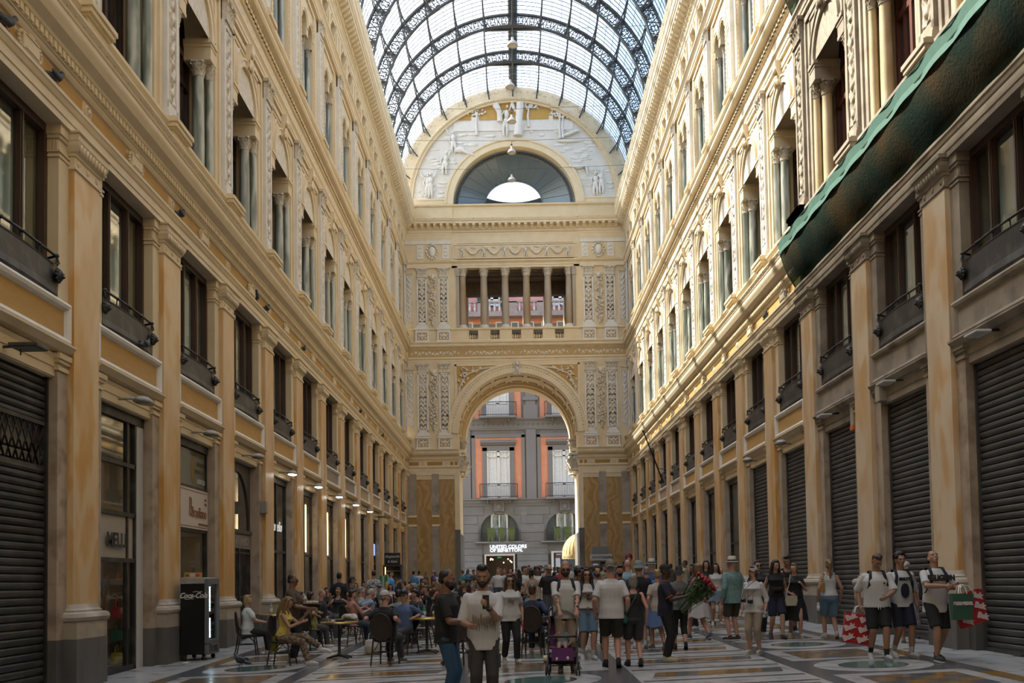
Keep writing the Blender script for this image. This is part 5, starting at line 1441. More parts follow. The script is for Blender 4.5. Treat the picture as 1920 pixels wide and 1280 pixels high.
def shutter(side, b, m_, label, lattice=False):
 X0, rz, yc, hw = in_wall(side, b); zl = 5.05 + .31 * SIDES[side][4]
 zf = gz(X0, yc) - .05
 t = thing('roller_shutter', label, 'shutter', group=None); place(t, side, yc)
 m = MB(); pts = []; z = zf + .12; x = -.30; P = .12
 segs = [(zf + .12, zl)]
 if lattice: segs = [(zf + .12, 3.6), (4.3, zl)]
 for (a, b2) in segs:
  pts = []; z = a
  while z < b2 - .01:
   for (dz, dx) in ((0, 0), (.012, .022), (.05, .034), (.085, .03), (.105, .012), (.112, -.006)): 
    if z + dz < b2: pts.append((x + dx, z + dz))
   z += P
  n = len(pts); v = [(p[0], s * (hw - .02), p[1]) for s in (-1, 1) for p in pts]
  m.add(v, [(i, n + i, n + i + 1, i + 1) for i in range(n - 1)])
 obj('slats', m, m_, t)
 m = MB()
 for s in (-1, 1): m.box(x - .05, x + .06, *sorted((s * hw, s * (hw - .06))), zf, zl)
 obj('guide_rail', m, m_, t)
 m = MB(); m.box(x - .03, x + .05, -hw + .05, hw - .05, zf + .01, zf + .13); m.box(x + .05, x + .09, -.12, .12, zf + .05, zf + .09); obj('bottom_bar', m, m_, t)
 if lattice:
  m = MB(); n = 12
  for i in range(-3, n + 3):
   for s in (-1, 1):
    y0 = -hw + 2 * hw * i / n; y1 = y0 + s * .38
    P2 = [(y0, 3.6), (y1, 4.3)]
    if -hw <= y0 <= hw and -hw <= y1 <= hw: m.bar((x, y0, 3.6), (x, y1, 4.3), .02, .02)
    y2 = y0 + s * .19
    if -hw <= y2 <= hw: m.bar((x, y0 if abs(y0) < hw else y2, 3.6 if abs(y0) < hw else 3.95), (x, y2, 3.95), .02, .02)
  for z in (3.6, 4.3): m.box(x - .02, x + .03, -hw, hw, z - .03, z + .03)
  obj('lattice', m, iron, t)
  m = MB(); m.box(-.62, -.6, -hw, hw, 3.5, 4.4); m.box(-.6, -.5, -hw, hw, 3.72, 3.86, 1); m.box(-.6, -.5, .3, hw, 3.9, 4.4, 1); obj('dim_shelf', m, [dark_in, mat('pale_shelf', (.30, .28, .25), .7)], t)
 return t
grs = 'roller shutters of the right wall'
shutter('left', 0, shut_d, 'dark graffitied roller shutter with lattice band at the left edge', True)
for b, lb in ((0, 'grey roller shutter at the right edge of the picture'), (1, 'grey roller shutter behind the man with the red and green bags'), (2, 'grey roller shutter behind the woman in white tank top'), (3, 'grey roller shutter behind the woman in long black dress'), (4, 'narrow looking grey roller shutter farthest along the right wall')):
 shutter('right', b, shut_g, lb)
def shop(side, b, label, parts):
 X0, rz, yc, hw = in_wall(side, b); zl = 5.05 + .31 * SIDES[side][4]; zf = gz(X0, yc)
 t = thing('shop_window', label, 'shop window'); place(t, side, yc)
 parts(t, hw, zf, zl, 1 if side == 'left' else -1)
 return t
def frame_glass(t, hw, zf, zl, x=-.34, mull=(0,), trans=(), fm=None, gm=None, y1=None):
 m = MB(); y1 = hw if y1 is None else y1
 m.box(x - .05, x + .05, -hw, -hw + .07, zf, zl); m.box(x - .05, x + .05, y1 - .07, y1, zf, zl); m.box(x - .05, x + .07, -hw, hw, zl - .18, zl); m.box(x - .05, x + .05, -hw, y1, zf - .05, zf + .1)
 for y in mull: m.box(x - .04, x + .04, y - .035, y + .035, zf, zl)
 for z in trans: m.box(x - .05, x + .05, -hw, y1, z - .04, z + .04)
 obj('frame', m, fm or iron, t)
 m = MB(); m.add([(x, -hw, zf), (x, y1, zf), (x, y1, zl), (x, -hw, zl)], [(0, 1, 2, 3)]); obj('glass', m, gm or gl_shop, t)
def yz_text(txt, size, y, z, x, mb=None, side='left', mi=0, **kw):
 """lettering on a wall plane facing the nave (local out direction)"""
 M = Matrix.Translation((x, y, z)) @ Matrix.Rotation(PI / 2, 4, 'Z')
 return text_mb(txt, size, mb=mb, M=M, mi=mi, **kw)
beige = mat('beige_sign', (.34, .30, .24), .6); cream_lit = mat('cream_cabinet', (.42, .35, .25), .5, (.46, .40, .30), 3, .4)
def p_bag(t, hw, zf, zl, s):
 frame_glass(t, hw, zf, zl, mull=(hw - .75,), trans=(2.22, 3.10, 4.05), y1=hw - .36)
 m = MB(); m.box(-.36, -.28, hw - .36, hw - .02, zf, zl - .18); obj('white_pillar', m, mat('white_pillar', (.44, .43, .40), .6), t)
 m = MB(); m.box(-.36, -.33, -hw + .07, hw - .43, 2.26, 3.06); obj('sign_board', m, beige, t)
 obj('sign_lettering', yz_text('MELLI', .36, hw - 1.78, 2.47, -.28, align='LEFT', bold=.012), iron, t)
 m = MB(); m.box(-1.5, -1.45, -hw, hw, zf, zl, 1); m.box(-1.45, -.4, -hw, hw, 3.0, 3.05, 1)
 for z in [zf + .1 + .33 * k for k in range(6)]:
  m.box(-1.05, -.9, -hw + .1, hw - .45, z + .02, z + .30); m.box(-.9, -.885, -hw + .2, hw - .55, z + .06, z + .27, 0); m.box(-.885, -.87, hw - .95, hw - .85, z + .16, z + .18, 1)
 m.box(-.88, -.86, hw - 1.3, hw - .62, zf + 1.05, zf + 1.5, 1)
 obj('drawer_cabinet', m, [cream_lit, dark_in], t)
 m = MB()
 for (y, z) in ((hw - .62, zf + .12), (hw - .62, zf + .55), (hw - .62, zf + .98)): m.box(-.62, -.44, -hw + .2, hw - .5, z - .012, z)
 for y in (-hw + .25, hw - .52): m.tube([(-.53, y, zf), (-.53, y, zf + 1.1)], .012, 5)
 obj('display_rack', m, brass, t)
 m = MB()
 for (y, z) in ((.2, 3.42), (.42, 3.36), (.62, 3.42), (.75, 3.34), (.05, 3.34), (.5, 3.62)): m.ball((-1.2, y - .25, z), .032, 6)
 obj('chandelier', m, emit('bulb', (1.0, .85, .6), 9), t)  # small glowing balls stand in for chandelier reflections in the glass
 m = MB(); m.box(-1.42, -1.40, -hw + .1, hw - .5, zf + 1.3, zf + 2.1); obj('lit_panel', m, emit('warm_panel', (.9, .6, .35), .35), t)
bagshop = shop('left', 1, 'bag shop window with beige lettered sign and white pillar', p_bag)
def handbag(col, loc, s, label):
 t = thing('handbag', label, 'bag', loc, 0)
 c = mat('leather_' + label.split()[0], col, .45)
 m = MB(); m.prism([(-.13 * s, 0), (.13 * s, 0), (.10 * s, .18 * s), (-.10 * s, .18 * s)], 'yz', -.06 * s, .06 * s); obj('body', m, c, t)
 m = MB(); m.tube([(0, -.07 * s, .17 * s), (0, -.06 * s, .28 * s), (0, 0, .32 * s), (0, .06 * s, .28 * s), (0, .07 * s, .17 * s)], .012 * s, 6); obj('handle', m, c, t)
 return t
yb_ = CLp[1] + 2.073 + 1.233; zb_ = gz(XL, yb_)
handbag((.45, .05, .05), (XL - .52, yb_ - .72, zb_ + .985), 1.1, 'red handbag on the upper rack of the bag shop window')
handbag((.04, .16, .10), (XL - .52, yb_ - .72, zb_ + .555), 1.1, 'green handbag on the middle rack of the bag shop window')
handbag((.55, .40, .06), (XL - .52, yb_ - .72, zb_ + .125), 1.1, 'yellow handbag on the lowest rack of the bag shop window')
def p_bar(t, hw, zf, zl, s):
 frame_glass(t, hw, zf, zl, mull=(), trans=(3.0, 3.98), fm=iron)
 m = MB(); m.box(-.36, -.335, -hw + .07, hw - .07, 4.02, 4.86); obj('window_film', m, mat('grey_green_film', (.13, .145, .125), .3), t)
 m = MB(); m.lathe([(0, -.36), (.10, -.22), (.13, 0), (.10, .22), (0, .36)], 12, c=(0, 0, 0)); 
 for i, p in enumerate(m.v): m.v[i] = (-.335 + p[0] * .04, .30 + p[1] * 1.2, 4.42 + p[2])
 obj('bean_emblem', m, mat('bean_brown', (.20, .12, .03), .5), t)
 m = yz_text("GRAN CAFFE'", .16, .62, 4.74, -.325); yz_text('APERITIVI', .13, .83, 4.53, -.325, mb=m); yz_text('LOUNGE BAR', .13, .83, 4.35, -.325, mb=m)
 obj('film_lettering', m, mat('dark_gold', (.16, .11, .035), .5), t)
 obj('brand_lettering', yz_text('LAVAZZA', .15, .86, 4.12, -.325, bold=.01), mat('pale_letter', (.42, .40, .36), .5), t)
 m = MB(); m.box(-.36, -.26, -hw + .06, hw - .06, 3.03, 3.95); obj('sign_board', m, mat('ivory_board', (.52, .46, .40), .5), t)
 m = yz_text('Brasiliano', .36, .50, 3.30, -.25, sx=.78); yz_text('B', .62, -.10, 3.32, -.25, mb=m, sx=.62)
 yz_text('DAL', .08, .98, 3.72, -.25, mb=m); yz_text('1951', .09, .98, 3.61, -.25, mb=m); yz_text('CAFFETTERIA STORICA', .07, .80, 3.13, -.25, mb=m)
 for z in (3.08, 3.90): m.box(-.262, -.255, -hw + .12, hw - .12, z - .008, z + .008)
 obj('sign_lettering', m, mat('copper_letter', (.26, .10, .035), .45), t)
 m = MB(); m.box(-1.6, -1.55, -hw, hw, zf, 3.0); m.box(-1.55, -.45, hw - .1, hw, zf, 3.0); m.box(-1.55, -.45, -hw, hw, 2.9, 2.95); obj('beige_wall', m, mat('beige_wall', (.36, .285, .20), .7), t)
 m = yz_text('PASTICCERIA', .20, .36, 2.26, -1.54); yz_text('ARTIGIANALE', .20, .36, 1.94, -1.54, mb=m); yz_text('NAPOLETANA', .20, .36, 1.62, -1.54, mb=m)
 obj('wall_lettering', m, mat('brown_letter', (.13, .08, .04), .6), t)
 m = MB(); m.ball((-.9, -.35, 2.86), .05, 8); obj('ceiling_spot', m, emit('bulb', (1.0, .85, .6), 9), t)
shop('left', 2, 'coffee bar front with ivory signboard and beige lettered wall, behind the drinks cooler', p_bar)
def p_pal(t, hw, zf, zl, s):
 m = MB(); x = -.36
 m.arch_wall(-hw, hw, 3.15, zl, 0, hw - .08, 3.35, x, .08, 20, rz=1.45); m.box(x - .1, x + .06, -hw, hw, 3.12, 3.22); obj('frame', m, mat('dark_bronze', (.06, .055, .045), .5), t)
 m = MB(); m.add([(x - .04, -hw, 3.15), (x - .04, hw, 3.15), (x - .04, hw, zl), (x - .04, -hw, zl)], [(0, 1, 2, 3)]); obj('glass', m, glass('mirror_pane', (.4, .5, .45), 1.0), t)
 m = MB(); m.box(-.7, -.68, -hw, hw, zf, zl); obj('backing', m, mat('green_dim', (.07, .085, .07), .7), t)
 m = MB(); m.box(x - .06, x + .02, -hw, hw, 2.72, 3.12); obj('stone_fascia', m, mat('fascia_stone', (.20, .165, .14), .7), t)
 obj('sign_lettering', yz_text('PALUMBO', .33, .28, 2.80, x + .024, sx=.86, ext=.012), mat('fascia_letter', (.30, .26, .22), .6), t)
 m = MB()
 for k in range(22): m.box(x - .01, x + .012, -hw + 2 * hw * (k + .5) / 22 - .018, -hw + 2 * hw * (k + .5) / 22 + .018, zf, 2.72)
 for z in (zf + .1, 1.4, 2.6): m.box(x - .02, x + .02, -hw, hw, z - .025, z + .025)
 m.box(x - .04, x + .05, -.06, .06, zf, 2.72); obj('gate', m, iron, t)
shop('left', 3, 'arched shop window over dark barred gate with carved stone name', p_pal)
def p_dark(sign=None, strip=None, panel=None, col=(1, .9, .8)):
 def f(t, hw, zf, zl, s):
  frame_glass(t, hw, zf, zl, mull=(0.0,), trans=(2.75,))
  m = MB(); m.box(-1.3, -1.25, -hw, hw, zf, zl); m.box(-.44, -.40, -hw, hw, zl - .75, zl); obj('interior', m, dark_in, t)
  if strip:
   m = MB(); m.box(-.40, -.33, .33 * s - .07, .33 * s + .07, 2.87, 4.56); o = obj('light_strip', m, emit('warm_strip', (1.0, .66, .28), 6.0), t)
   m = MB(); m.box(-.45, -.34, .33 * s - .12, .33 * s + .12, 2.82, 2.87); m.box(-.45, -.34, .33 * s - .12, .33 * s + .12, 4.56, 4.62); obj('strip_holder', m, brass, t)
   m = MB(); m.box(-.36, -.35, -hw, hw, zf + .85, zf + 1.15); obj('frosted_band', m, mat('frosted', (.22, .22, .20), .4), t)
  if sign: sign(t, hw, zf, zl)
 return f
def sg_script(t, hw, zf, zl): obj('script_sign', yz_text('Aurelio', .46, .1, 3.4, -.33, shear=.35), emit('dim_white', (.8, .8, .75), .5), t)
def sg_blue(t, hw, zf, zl): m = MB(); m.box(-.36, -.30, .5, 1.1, 3.2, 3.8); obj('blue_sign', m, emit('blue_sign', (.35, .5, 1), .7), t)
def sg_panel(t, hw, zf, zl):
 m = MB(); m.box(-.36, -.25, -hw + .1, hw - .1, 2.5, 4.1); obj('hanging_panel', m, mat('dark_panel', (.045, .04, .035), .5), t)
 m = yz_text('caffe', .55, 0, 2.72, -.24); m.tube([(-.24, .12 * math.cos(k * PI / 6), 3.55 + .28 * math.sin(k * PI / 6)) for k in range(12)], .02, 4, closed=True); obj('panel_lettering', m, mat('grey_blue_letter', (.30, .36, .36), .5), t)
far = ['sixth', 'seventh', 'eighth']
shop('left', 4, 'dark shop window with white script sign, next beyond the barred gate', p_dark(sg_script))
for b, q in ((5, 'nearest'), (6, 'middle'), (7, 'farthest')): shop('left', b, 'dark shop window with glowing vertical strip, %s of three on the left' % q, p_dark(None, True))
shop('left', 8, 'plain dark shop window just beyond the glowing strips, left side', p_dark())
shop('left', 9, 'narrow dark shop window with small blue sign, left side', p_dark(sg_blue))
shop('left', 10, 'far left shop window with hanging dark panel, nearer of two', p_dark(sg_panel))
shop('left', 11, 'plain dark window between the two hanging panels, far left', p_dark())
shop('left', 12, 'far left shop window with hanging dark panel, beside the end wall', p_dark(sg_panel))
def p_pane(t, hw, zf, zl, s):
 frame_glass(t, hw, zf, zl, mull=(), trans=(3.0,))
 m = MB(); m.box(-.44, -.42, -hw, hw, zf, zl); obj('grey_backing', m, mat('grey_back', (.11, .115, .10), .5), t)
shop('right', 5, 'grey backed shop window just beyond the shutters, right side', p_pane)
def sg_lit(t, hw, zf, zl): m = MB(); m.box(-.42, -.40, -.25, .1, 3.35, 3.75); m.box(-.42, -.40, .0, .1, 3.25, 3.75); obj('lit_letter', m, emit('lit_letter', (1, .95, .85), 2.2), t)
shop('right', 6, 'dark shop window with glowing letter, nearer one on the right', p_dark(sg_lit))
shop('right', 7, 'dark shop window with glowing letter, farther one on the right', p_dark(sg_lit))
for b in range(8, 13): shop('right', b, 'narrow dark shop window, %s from the end wall, right side' % ORD[12 - b], p_dark())
def flood(kind, lit, label):
 t = thing('floodlight', label, 'lamp')
 if kind == 'black':
  m = MB(); m.bev(.0, .42, -.18, .18, -.03, .03, .01); obj('housing', m, iron, t); m = MB(); m.box(.03, .39, -.15, .15, -.038, -.03); obj('lens', m, mat('lens_grey', (.22, .25, .22), .15), t); m = MB(); m.box(-.25, .02, -.02, .02, -.01, .02); m.tube([(.1, 0, -.03), (.1, 0, -.12)], .01, 4); obj('bracket', m, iron, t)
 elif kind == 'flat':
  m = MB(); m.bev(.1, .36, -.22, .22, -.025, .02, .01); obj('housing', m, mat('led_white', (.50, .50, .48), .4), t); m = MB(); m.tube([(-.25, 0, .06), (.0, 0, .05), (.15, 0, .02)], .025, 6); obj('bracket', m, iron, t)
 else:
  m = MB(); m.lathe([(0, .10), (.09, .09), (.15, .04), (.17, 0), (.16, -.02)], 14, sx=1.0, sy=1.9, c=(.22, 0, 0)); obj('housing', m, lamp_m, t)
  m = MB(); m.lathe([(0, -.05), (.1, -.04), (.15, -.01)], 12, sx=1.0, sy=1.8, c=(.22, 0, 0)); obj('lens', m, emit('lamp_lit', (1, .97, .9), 12) if lit else mat('lens_grey', (.22, .25, .22), .15), t)
  m = MB(); m.tube([(-.25, -.25, .02), (.05, -.25, .03), (.2, -.12, .03)], .03, 6); obj('bracket', m, lamp_m, t)
 return t
for b in range(0, 10):
 lit = 4 <= b <= 8
 kind = 'black' if b in (0, 9) else 'cobra'
 t = flood(kind, lit, ('%s floodlight bracketed over the %s shop opening from the near end, left wall' % ('black flat' if kind == 'black' else ('glowing' if lit else 'grey hooded'), ORD[b])))
 place(t, 'left', CLp[b] + 2.07 - (.35 if b == 0 else 0.1), 5.16); t['group'] = 'floodlights over the left shops'
for b in (0, 1, 2):
 t = flood('flat', False, 'flat white lamp on bracket over the %s shutter from the near end, right wall' % ORD[b]); place(t, 'right', CRp[b] + 2.0, 5.62); t['group'] = 'flat lamps over the right shutters'
for b in (3, 4):
 t = flood('cobra', False, 'grey hooded lamp over the %s shutter from the near end, right wall' % ORD[b]); place(t, 'right', CRp[b] + 2.0, 5.5)
m = MB(); m.bev(-.16, .02, -.12, .12, 0, .4, .01); o = obj('alarm_box', m, [mat('beige_box', (.34, .30, .23), .5)]); place(o, 'right', CRp[2] - .95, 5.42); tag(o, 'small beige alarm box at the top corner of a right shutter', 'alarm box')
m = MB(); m.bev(-.2, -.06, -.1, .1, 0, .5, .01); m.box(-.19, -.05, -.1, .1, -.1, 0, 1); o = obj('alarm_box', m, [mat('beige_box', (.34, .30, .23)), mat('orange_lens', (.7, .12, .02), .4)]); place(o, 'right', CRp[2] + .92, 5.2); tag(o, 'pale alarm box with orange base beside a right marble pilaster', 'alarm box')
m = MB(); m.bev(-.1, .08, -.1, .1, 0, .35, .01); o = obj('junction_box', m, [lamp_m]); place(o, 'left', CLp[4] - .65, 3.75); tag(o, 'small grey box on the stone jamb beyond the barred gate', 'box')
def net_mat():
 m = bpy.data.materials.new('green_net'); N, L = nodes_of(m); N.clear()
 o = N.new('ShaderNodeOutputMaterial'); d = N.new('ShaderNodeBsdfDiffuse'); d.inputs[0].default_value = (.02, .028, .022, 1)
 tc = N.new('ShaderNodeTexCoord'); nz = N.new('ShaderNodeTexNoise'); nz.inputs['Scale'].default_value = 18; nz.inputs['Detail'].default_value = 6; L.new(tc.outputs['Object'], nz.inputs[0])
 n2 = N.new('ShaderNodeTexNoise'); n2.inputs['Scale'].default_value = .7; L.new(tc.outputs['Object'], n2.inputs[0])
 r = N.new('ShaderNodeValToRGB'); e = r.color_ramp.elements; e[0].position = .4; e[0].color = (.020, .030, .024, 1); e[1].position = .68; e[1].color = (.060, .042, .024, 1); L.new(n2.outputs[0], r.inputs[0]); L.new(r.outputs[0], d.inputs[0])
 bp = N.new('ShaderNodeBump'); bp.inputs['Strength'].default_value = .7; bp.inputs['Distance'].default_value = .03; L.new(nz.outputs[0], bp.inputs['Height']); L.new(bp.outputs[0], d.inputs['Normal'])
 t = N.new('ShaderNodeBsdfTransparent'); t.inputs[0].default_value = (.45, .75, .62, 1)
 mx = N.new('ShaderNodeMixShader'); mx.inputs[0].default_value = .90; L.new(t.outputs[0], mx.inputs[1]); L.new(d.outputs[0], mx.inputs[2]); L.new(mx.outputs[0], o.inputs[0])
 return m
gnet = net_mat(); nedge = mat('green_net_hem', (.045, .115, .085), .7, (.06, .14, .11), 6, .5)
nt = thing('debris_net', 'long dark green debris net slung under the near right cornice', 'netting')
y0n, y1n = 13.6, 26.75
def netp(u, v):
 y = y0n + (y1n - y0n) * u; sag = .05 * math.sin(u * 40) * math.sin(v * PI) - .10 * math.sin(v * PI)
 return (XR - (.06 + .44 * v + .05 * math.sin(v * PI)), y, 9.52 + 1.04 * v + sag)
m = MB(); m.grid(netp, 90, 8); obj('mesh_sheet', m, gnet, nt)
m = MB(); m.grid(lambda u, v: (XR - .50 - .02 * math.sin(u * 60) - .04 * v, y0n + (y1n - y0n) * u, 10.56 + .2 * v), 60, 2)
m.grid(lambda u, v: (XR - .51 - .02 * math.sin(u * 60), y0n + (y1n - y0n) * u, 10.44 + .13 * v), 60, 1)
m.tube([(XR - .06, y1n, 9.52), (XR - .30, y1n + .02, 9.95), (XR - .5, y1n, 10.56)], .02, 5); m.tube([(XR - .05, y0n, 9.52), (XR - .05, y1n, 9.52)], .012, 4); m.tube([(XR - .54, y0n, 10.76), (XR - .54, y1n, 10.76)], .012, 4)
obj('hem', m, nedge, nt)
n2 = thing('debris_net', 'short piece of green net at the upper cornice, top right corner', 'netting')
m = MB(); m.grid(lambda u, v: (XR - (.05 + .32 * v), 20.0 + 6.45 * u, 16.95 + .85 * v - .05 * math.sin(v * PI)), 40, 6); obj('mesh_sheet', m, gnet, n2)
m = MB(); m.tube([(XR - .05, 26.45, 16.95), (XR - .37, 26.45, 17.8)], .02, 5); obj('hem', m, nedge, n2)
xb, zb2 = slope_x(1244, 905, 51.6); xt, zt3 = slope_x(1206, 808, 51.0)
t = thing('flagpole', 'bare slanting iron flagpole on a far right balcony', 'flagpole', (xb, 51.6, zb2))
m = MB(); m.tube([(0, 0, 0), (xt - xb, -.6, zt3 - zb2)], [.05, .03], 7); m.ball((xt - xb, -.6, zt3 - zb2), .07, 8); obj('pole', m, iron, t)
m = MB(); m.tube([((xt - xb) * .28, -.17, (zt3 - zb2) * .28), (.35, 0, (zt3 - zb2) * .26)], .02, 5); obj('stay', m, iron, t)
def pigeon(loc, rz, label, dark=True, s=1.0):
 t = thing('pigeon', label, 'pigeon', loc, rz); t.scale = (s, s, s)
 pg = mat('pigeon_grey', (.03, .033, .04), .6, (.07, .075, .085), 12, .5)
 m = MB(); pts = [(-.17, .105, .01), (-.11, .115, .035), (-.03, .125, .062), (.05, .145, .068), (.10, .175, .05), (.13, .215, .032), (.15, .24, .03)]
 m.tube([(p[0], 0, p[1]) for p in pts], [p[2] for p in pts], 10); m.ball((.155, 0, .252), (.036, .03, .032), 8); m.tube([(-.10, 0, .11), (-.2, 0, .085), (-.255, 0, .075)], [.04, .03, .02], 6)
 obj('body', m, pg, t)
 m = MB()
 for sg in (-1, 1): m.ball((-.04, sg * .052, .135), (.13, .022, .05), 8, 0, Matrix.Rotation(.18, 3, 'Y'))
 obj('wing', m, mat('pigeon_wing', (.05, .055, .065), .6, (.02, .022, .026), 10, .5), t)
 m = MB(); m.tube([(.185, 0, .25), (.212, 0, .243)], [.009, .003], 5); obj('beak', m, mat('beak', (.08, .07, .06)), t)
 m = MB()
 for sg in (-1, 1): m.tube([(.0, sg * .028, .075), (.005, sg * .03, .005)], .006, 5); m.tube([(-.02, sg * .03, .004), (.035, sg * .03, .004)], .005, 4); m.tube([(.0, sg * .03, .004), (.03, sg * (.03 + .018), .004)], .004, 4)
 obj('leg', m, mat('pigeon_leg', (.25, .06, .05)), t)
 return t
x, y = foot(452, 1251); pigeon((x, y, gz(x, y) + .003), 2.6, 'dark pigeon walking on the marble floor near the green disc')
for i, (px, py, rz, lb) in enumerate(((9, 60, 1.2, 'pigeon on the left frieze ledge, at the top left edge'), (106, 170, 1.4, 'pigeon on the left frieze ledge above the second tall window'), (344, 436, 1.5, 'pigeon stretching from the ledge over the third left capital'), (487, 580, -1.3, 'pigeon on the left ledge, upper of a pair'), (506, 605, 1.4, 'pigeon on the left ledge, lower of a pair'), (575, 673, 1.5, 'small pigeon farther along the left ledge'), (681, 790, 1.4, 'tiny far pigeon on the left ledge'), (722, 826, 1.4, 'farthest tiny pigeon on the left ledge'))):
 yy = 7.02 / (966 - px) * 1867; pigeon((XL + .035, yy, 9.575), rz, lb, s=1.1)
yy = 6.95 / (966 - 288) * 1867; pigeon((XL + .0, yy, 6.292), 1.5, 'pigeon perched on the panel frame above the grey hooded lamp')
pigeon((XR - .035, 30.2, 9.575), -1.6, 'pale pigeon on the right ledge just beyond the green net')
x, y = -6.385, 20.72; zf = gz(-6.6, 21.1)
ck = thing('drinks_cooler', 'black drinks cooler on castors with white script and lit door edge', 'cooler', (x, y, zf))
W, D, H = .585, .78, 1.72
m = MB(); m.bev(-W, -.085, 0, D, .12, H - .13, .012); obj('cabinet', m, mat('cooler_black', (.006, .006, .006), .35), ck)
m = MB(); m.bev(-W - .005, -.08, -.005, D + .005, H - .13, H, .01); obj('top_panel', m, mat('cooler_grey', (.25, .25, .24), .5, (.32, .32, .31), 4, .5), ck)
m = MB(); m.bev(-.085, .0, 0, .07, .34, H - .02, .012); m.bev(-.085, .0, D - .07, D, .34, H - .02, .012); m.box(-.085, 0, .07, D - .07, H - .14, H - .02); m.box(-.085, 0, .07, D - .07, .34, .42); m.bev(-.085, .0, 0, D, .12, .33, .01); obj('door_frame', m, mat('cooler_trim', (.13, .135, .14), .4), ck)
m = MB(); m.box(-.05, -.045, .07, D - .07, .42, H - .14); obj('door_glass', m, gl_shop, ck)
m = MB(); m.box(-.10, -.09, .07, D - .07, .42, H - .14); obj('cooler_interior', m, mat('cooler_inside', (.03, .045, .05), .5), ck)
m = MB()
for k in range(13): m.box(-.03, .006, .085, .125, 1.02 + .04 * k, 1.045 + .04 * k); m.box(-.03, .006, .085, .125, .47 + .032 * k, .49 + .032 * k)
obj('led_strip', m, emit('led_blue', (.6, .9, 1.0), 5), ck)
m = MB(); m.tube([(.0, .1, .16), (.03, .1, .2), (.03, .1, .3), (.0, .1, .34)], .015, 6); m.box(-.01, .012, .15, D - .15, .17, .3); obj('kick_grille', m, iron, ck)
cs_ = text_mb('Coca-Cola', .155, M=Matrix.Translation((-.315, -.004, 1.30)), shear=.42, sx=.86, bold=.005); cs_.tube([(-.50, -.006, 1.28), (-.44, -.006, 1.272), (-.36, -.006, 1.283), (-.3, -.006, 1.276)], .006, 4); cs_.tube([(-.32, -.006, 1.42), (-.25, -.006, 1.432), (-.18, -.006, 1.418), (-.13, -.006, 1.43)], .006, 4)
obj('script_lettering', cs_, mat('cooler_white', (.55, .55, .55), .5), ck)
for (a, b) in ((-W + .06, .07), (-.12, .07), (-W + .06, D - .07), (-.12, D - .07)):
 m = MB(); m.lathe([(.0, -.018), (.045, -.018), (.05, 0), (.045, .018), (.0, .018)], 12); 
 for i, p in enumerate(m.v): m.v[i] = (p[0] + a, p[2] + b, p[1] + .05)
 m.box(a - .03, a + .03, b - .028, b + .028, .09, .125); m.box(a - .01, a + .01, b - .026, b - .02, .04, .1); obj('castor', m, iron, ck)
m = MB(); m.box(-.17, .17, -.05, .05, 0, .11); m.box(-.05, .05, -.052, -.05, .02, .09, 1); m.ball((-.11, -.05, .055), (.04, .006, .035), 8, 2); m.ball((.11, -.05, .055), (.04, .006, .035), 8, 3)
m.tube([(0, 0, .1), (-.02, 0, .2)], .006, 4, 4); m.tube([(.12, 0, .1), (.25, .02, .17)], .006, 4, 4)
o = obj('display_card', m, [mat('card_orange', (.45, .25, .08)), mat('card_white', (.5, .5, .5)), mat('card_green', (.05, .14, .02)), mat('card_red', (.4, .06, .04)), iron], None, (x - .36, y + .15, zf + H)); tag(o, 'small printed card carton lying on top of the drinks cooler', 'carton')
y = 50.0; x, z = slope_x(737, 1056, y); zf = gz(x, y)
kk = thing('pastry_kiosk', 'black framed pastry kiosk with white lettered sign, far left', 'kiosk', (x, y, zf))
m = MB()
for s in (-1, 1): m.box(s * .42 - .05, s * .42 + .05, -.3, .3, 0, 2.0)
m.box(-.47, .47, -.3, .3, 1.98, 2.06); m.box(-.42, .42, .22, .3, 0, 2.0); obj('frame', m, iron, kk)
m = MB(); m.bev(-.40, .40, -.34, -.2, 2.06, 2.66, .02); obj('sign_box', m, mat('cooler_black', (.006, .006, .006)), kk)
t2 = text_mb('Sfogliatelle', .17, M=Matrix.Translation((0, -.345, 2.42)), shear=.3); text_mb('& Baba', .17, mb=t2, M=Matrix.Translation((0, -.345, 2.17)), shear=.3); t2.tube([(.24, -.35, 2.31), (.27, -.35, 2.29)], .008, 4); obj('sign_lettering', t2, mat('white_letter', (.6, .6, .58), .5), kk)
m = MB()
for k in range(5): m.box(-.37, .37, -.2, .2, .3 + .36 * k, .32 + .36 * k)
obj('shelf', m, mat('kiosk_shelf', (.30, .24, .16), .4), kk)
m = MB(); m.box(-.38, -.35, -.25, -.22, .2, 1.95); obj('light_tube', m, emit('warm_strip', (1.0, .66, .28), 6.0), kk)
y = 48.0
for i, px in enumerate((714, 724)):
 x, z = slope_x(px, 1095, y); zf = gz(x, y)
 t = thing('cutout_board', 'tall rounded green board with pale rim, %s of the pair beside the kiosk' % ('left' if i == 0 else 'right'), 'board', (x, y, zf))
 P = [(-.12, 0), (.12, 0)] + [(.12 * math.cos(a), 1.45 + .16 * math.sin(a)) for a in [PI * k / 10 for k in range(11)]]
 m = MB(); m.prism(P, 'xz', -.03, .03); obj('rim', m, mat('pale_rim', (.5, .5, .42)), t)
 m = MB(); m.prism([(p * .72, q * .985 + (.02 if q == 0 else 0)) for p, q in P], 'xz', -.045, -.03); obj('face', m, mat('board_green', (.03, .16, .06)), t)
y = 65.2; x0b_, _ = slope_x(1106.5, 1044, y); x1b_, zs_ = slope_x(1147, 1044, y); zf = gz(6, y)
bt = thing('photo_booth', 'grey photo booth with lettered sign and curtain against the right pier', 'photo booth', ((x0b_ + x1b_) / 2, y, zf)); hwb = (x1b_ - x0b_) / 2
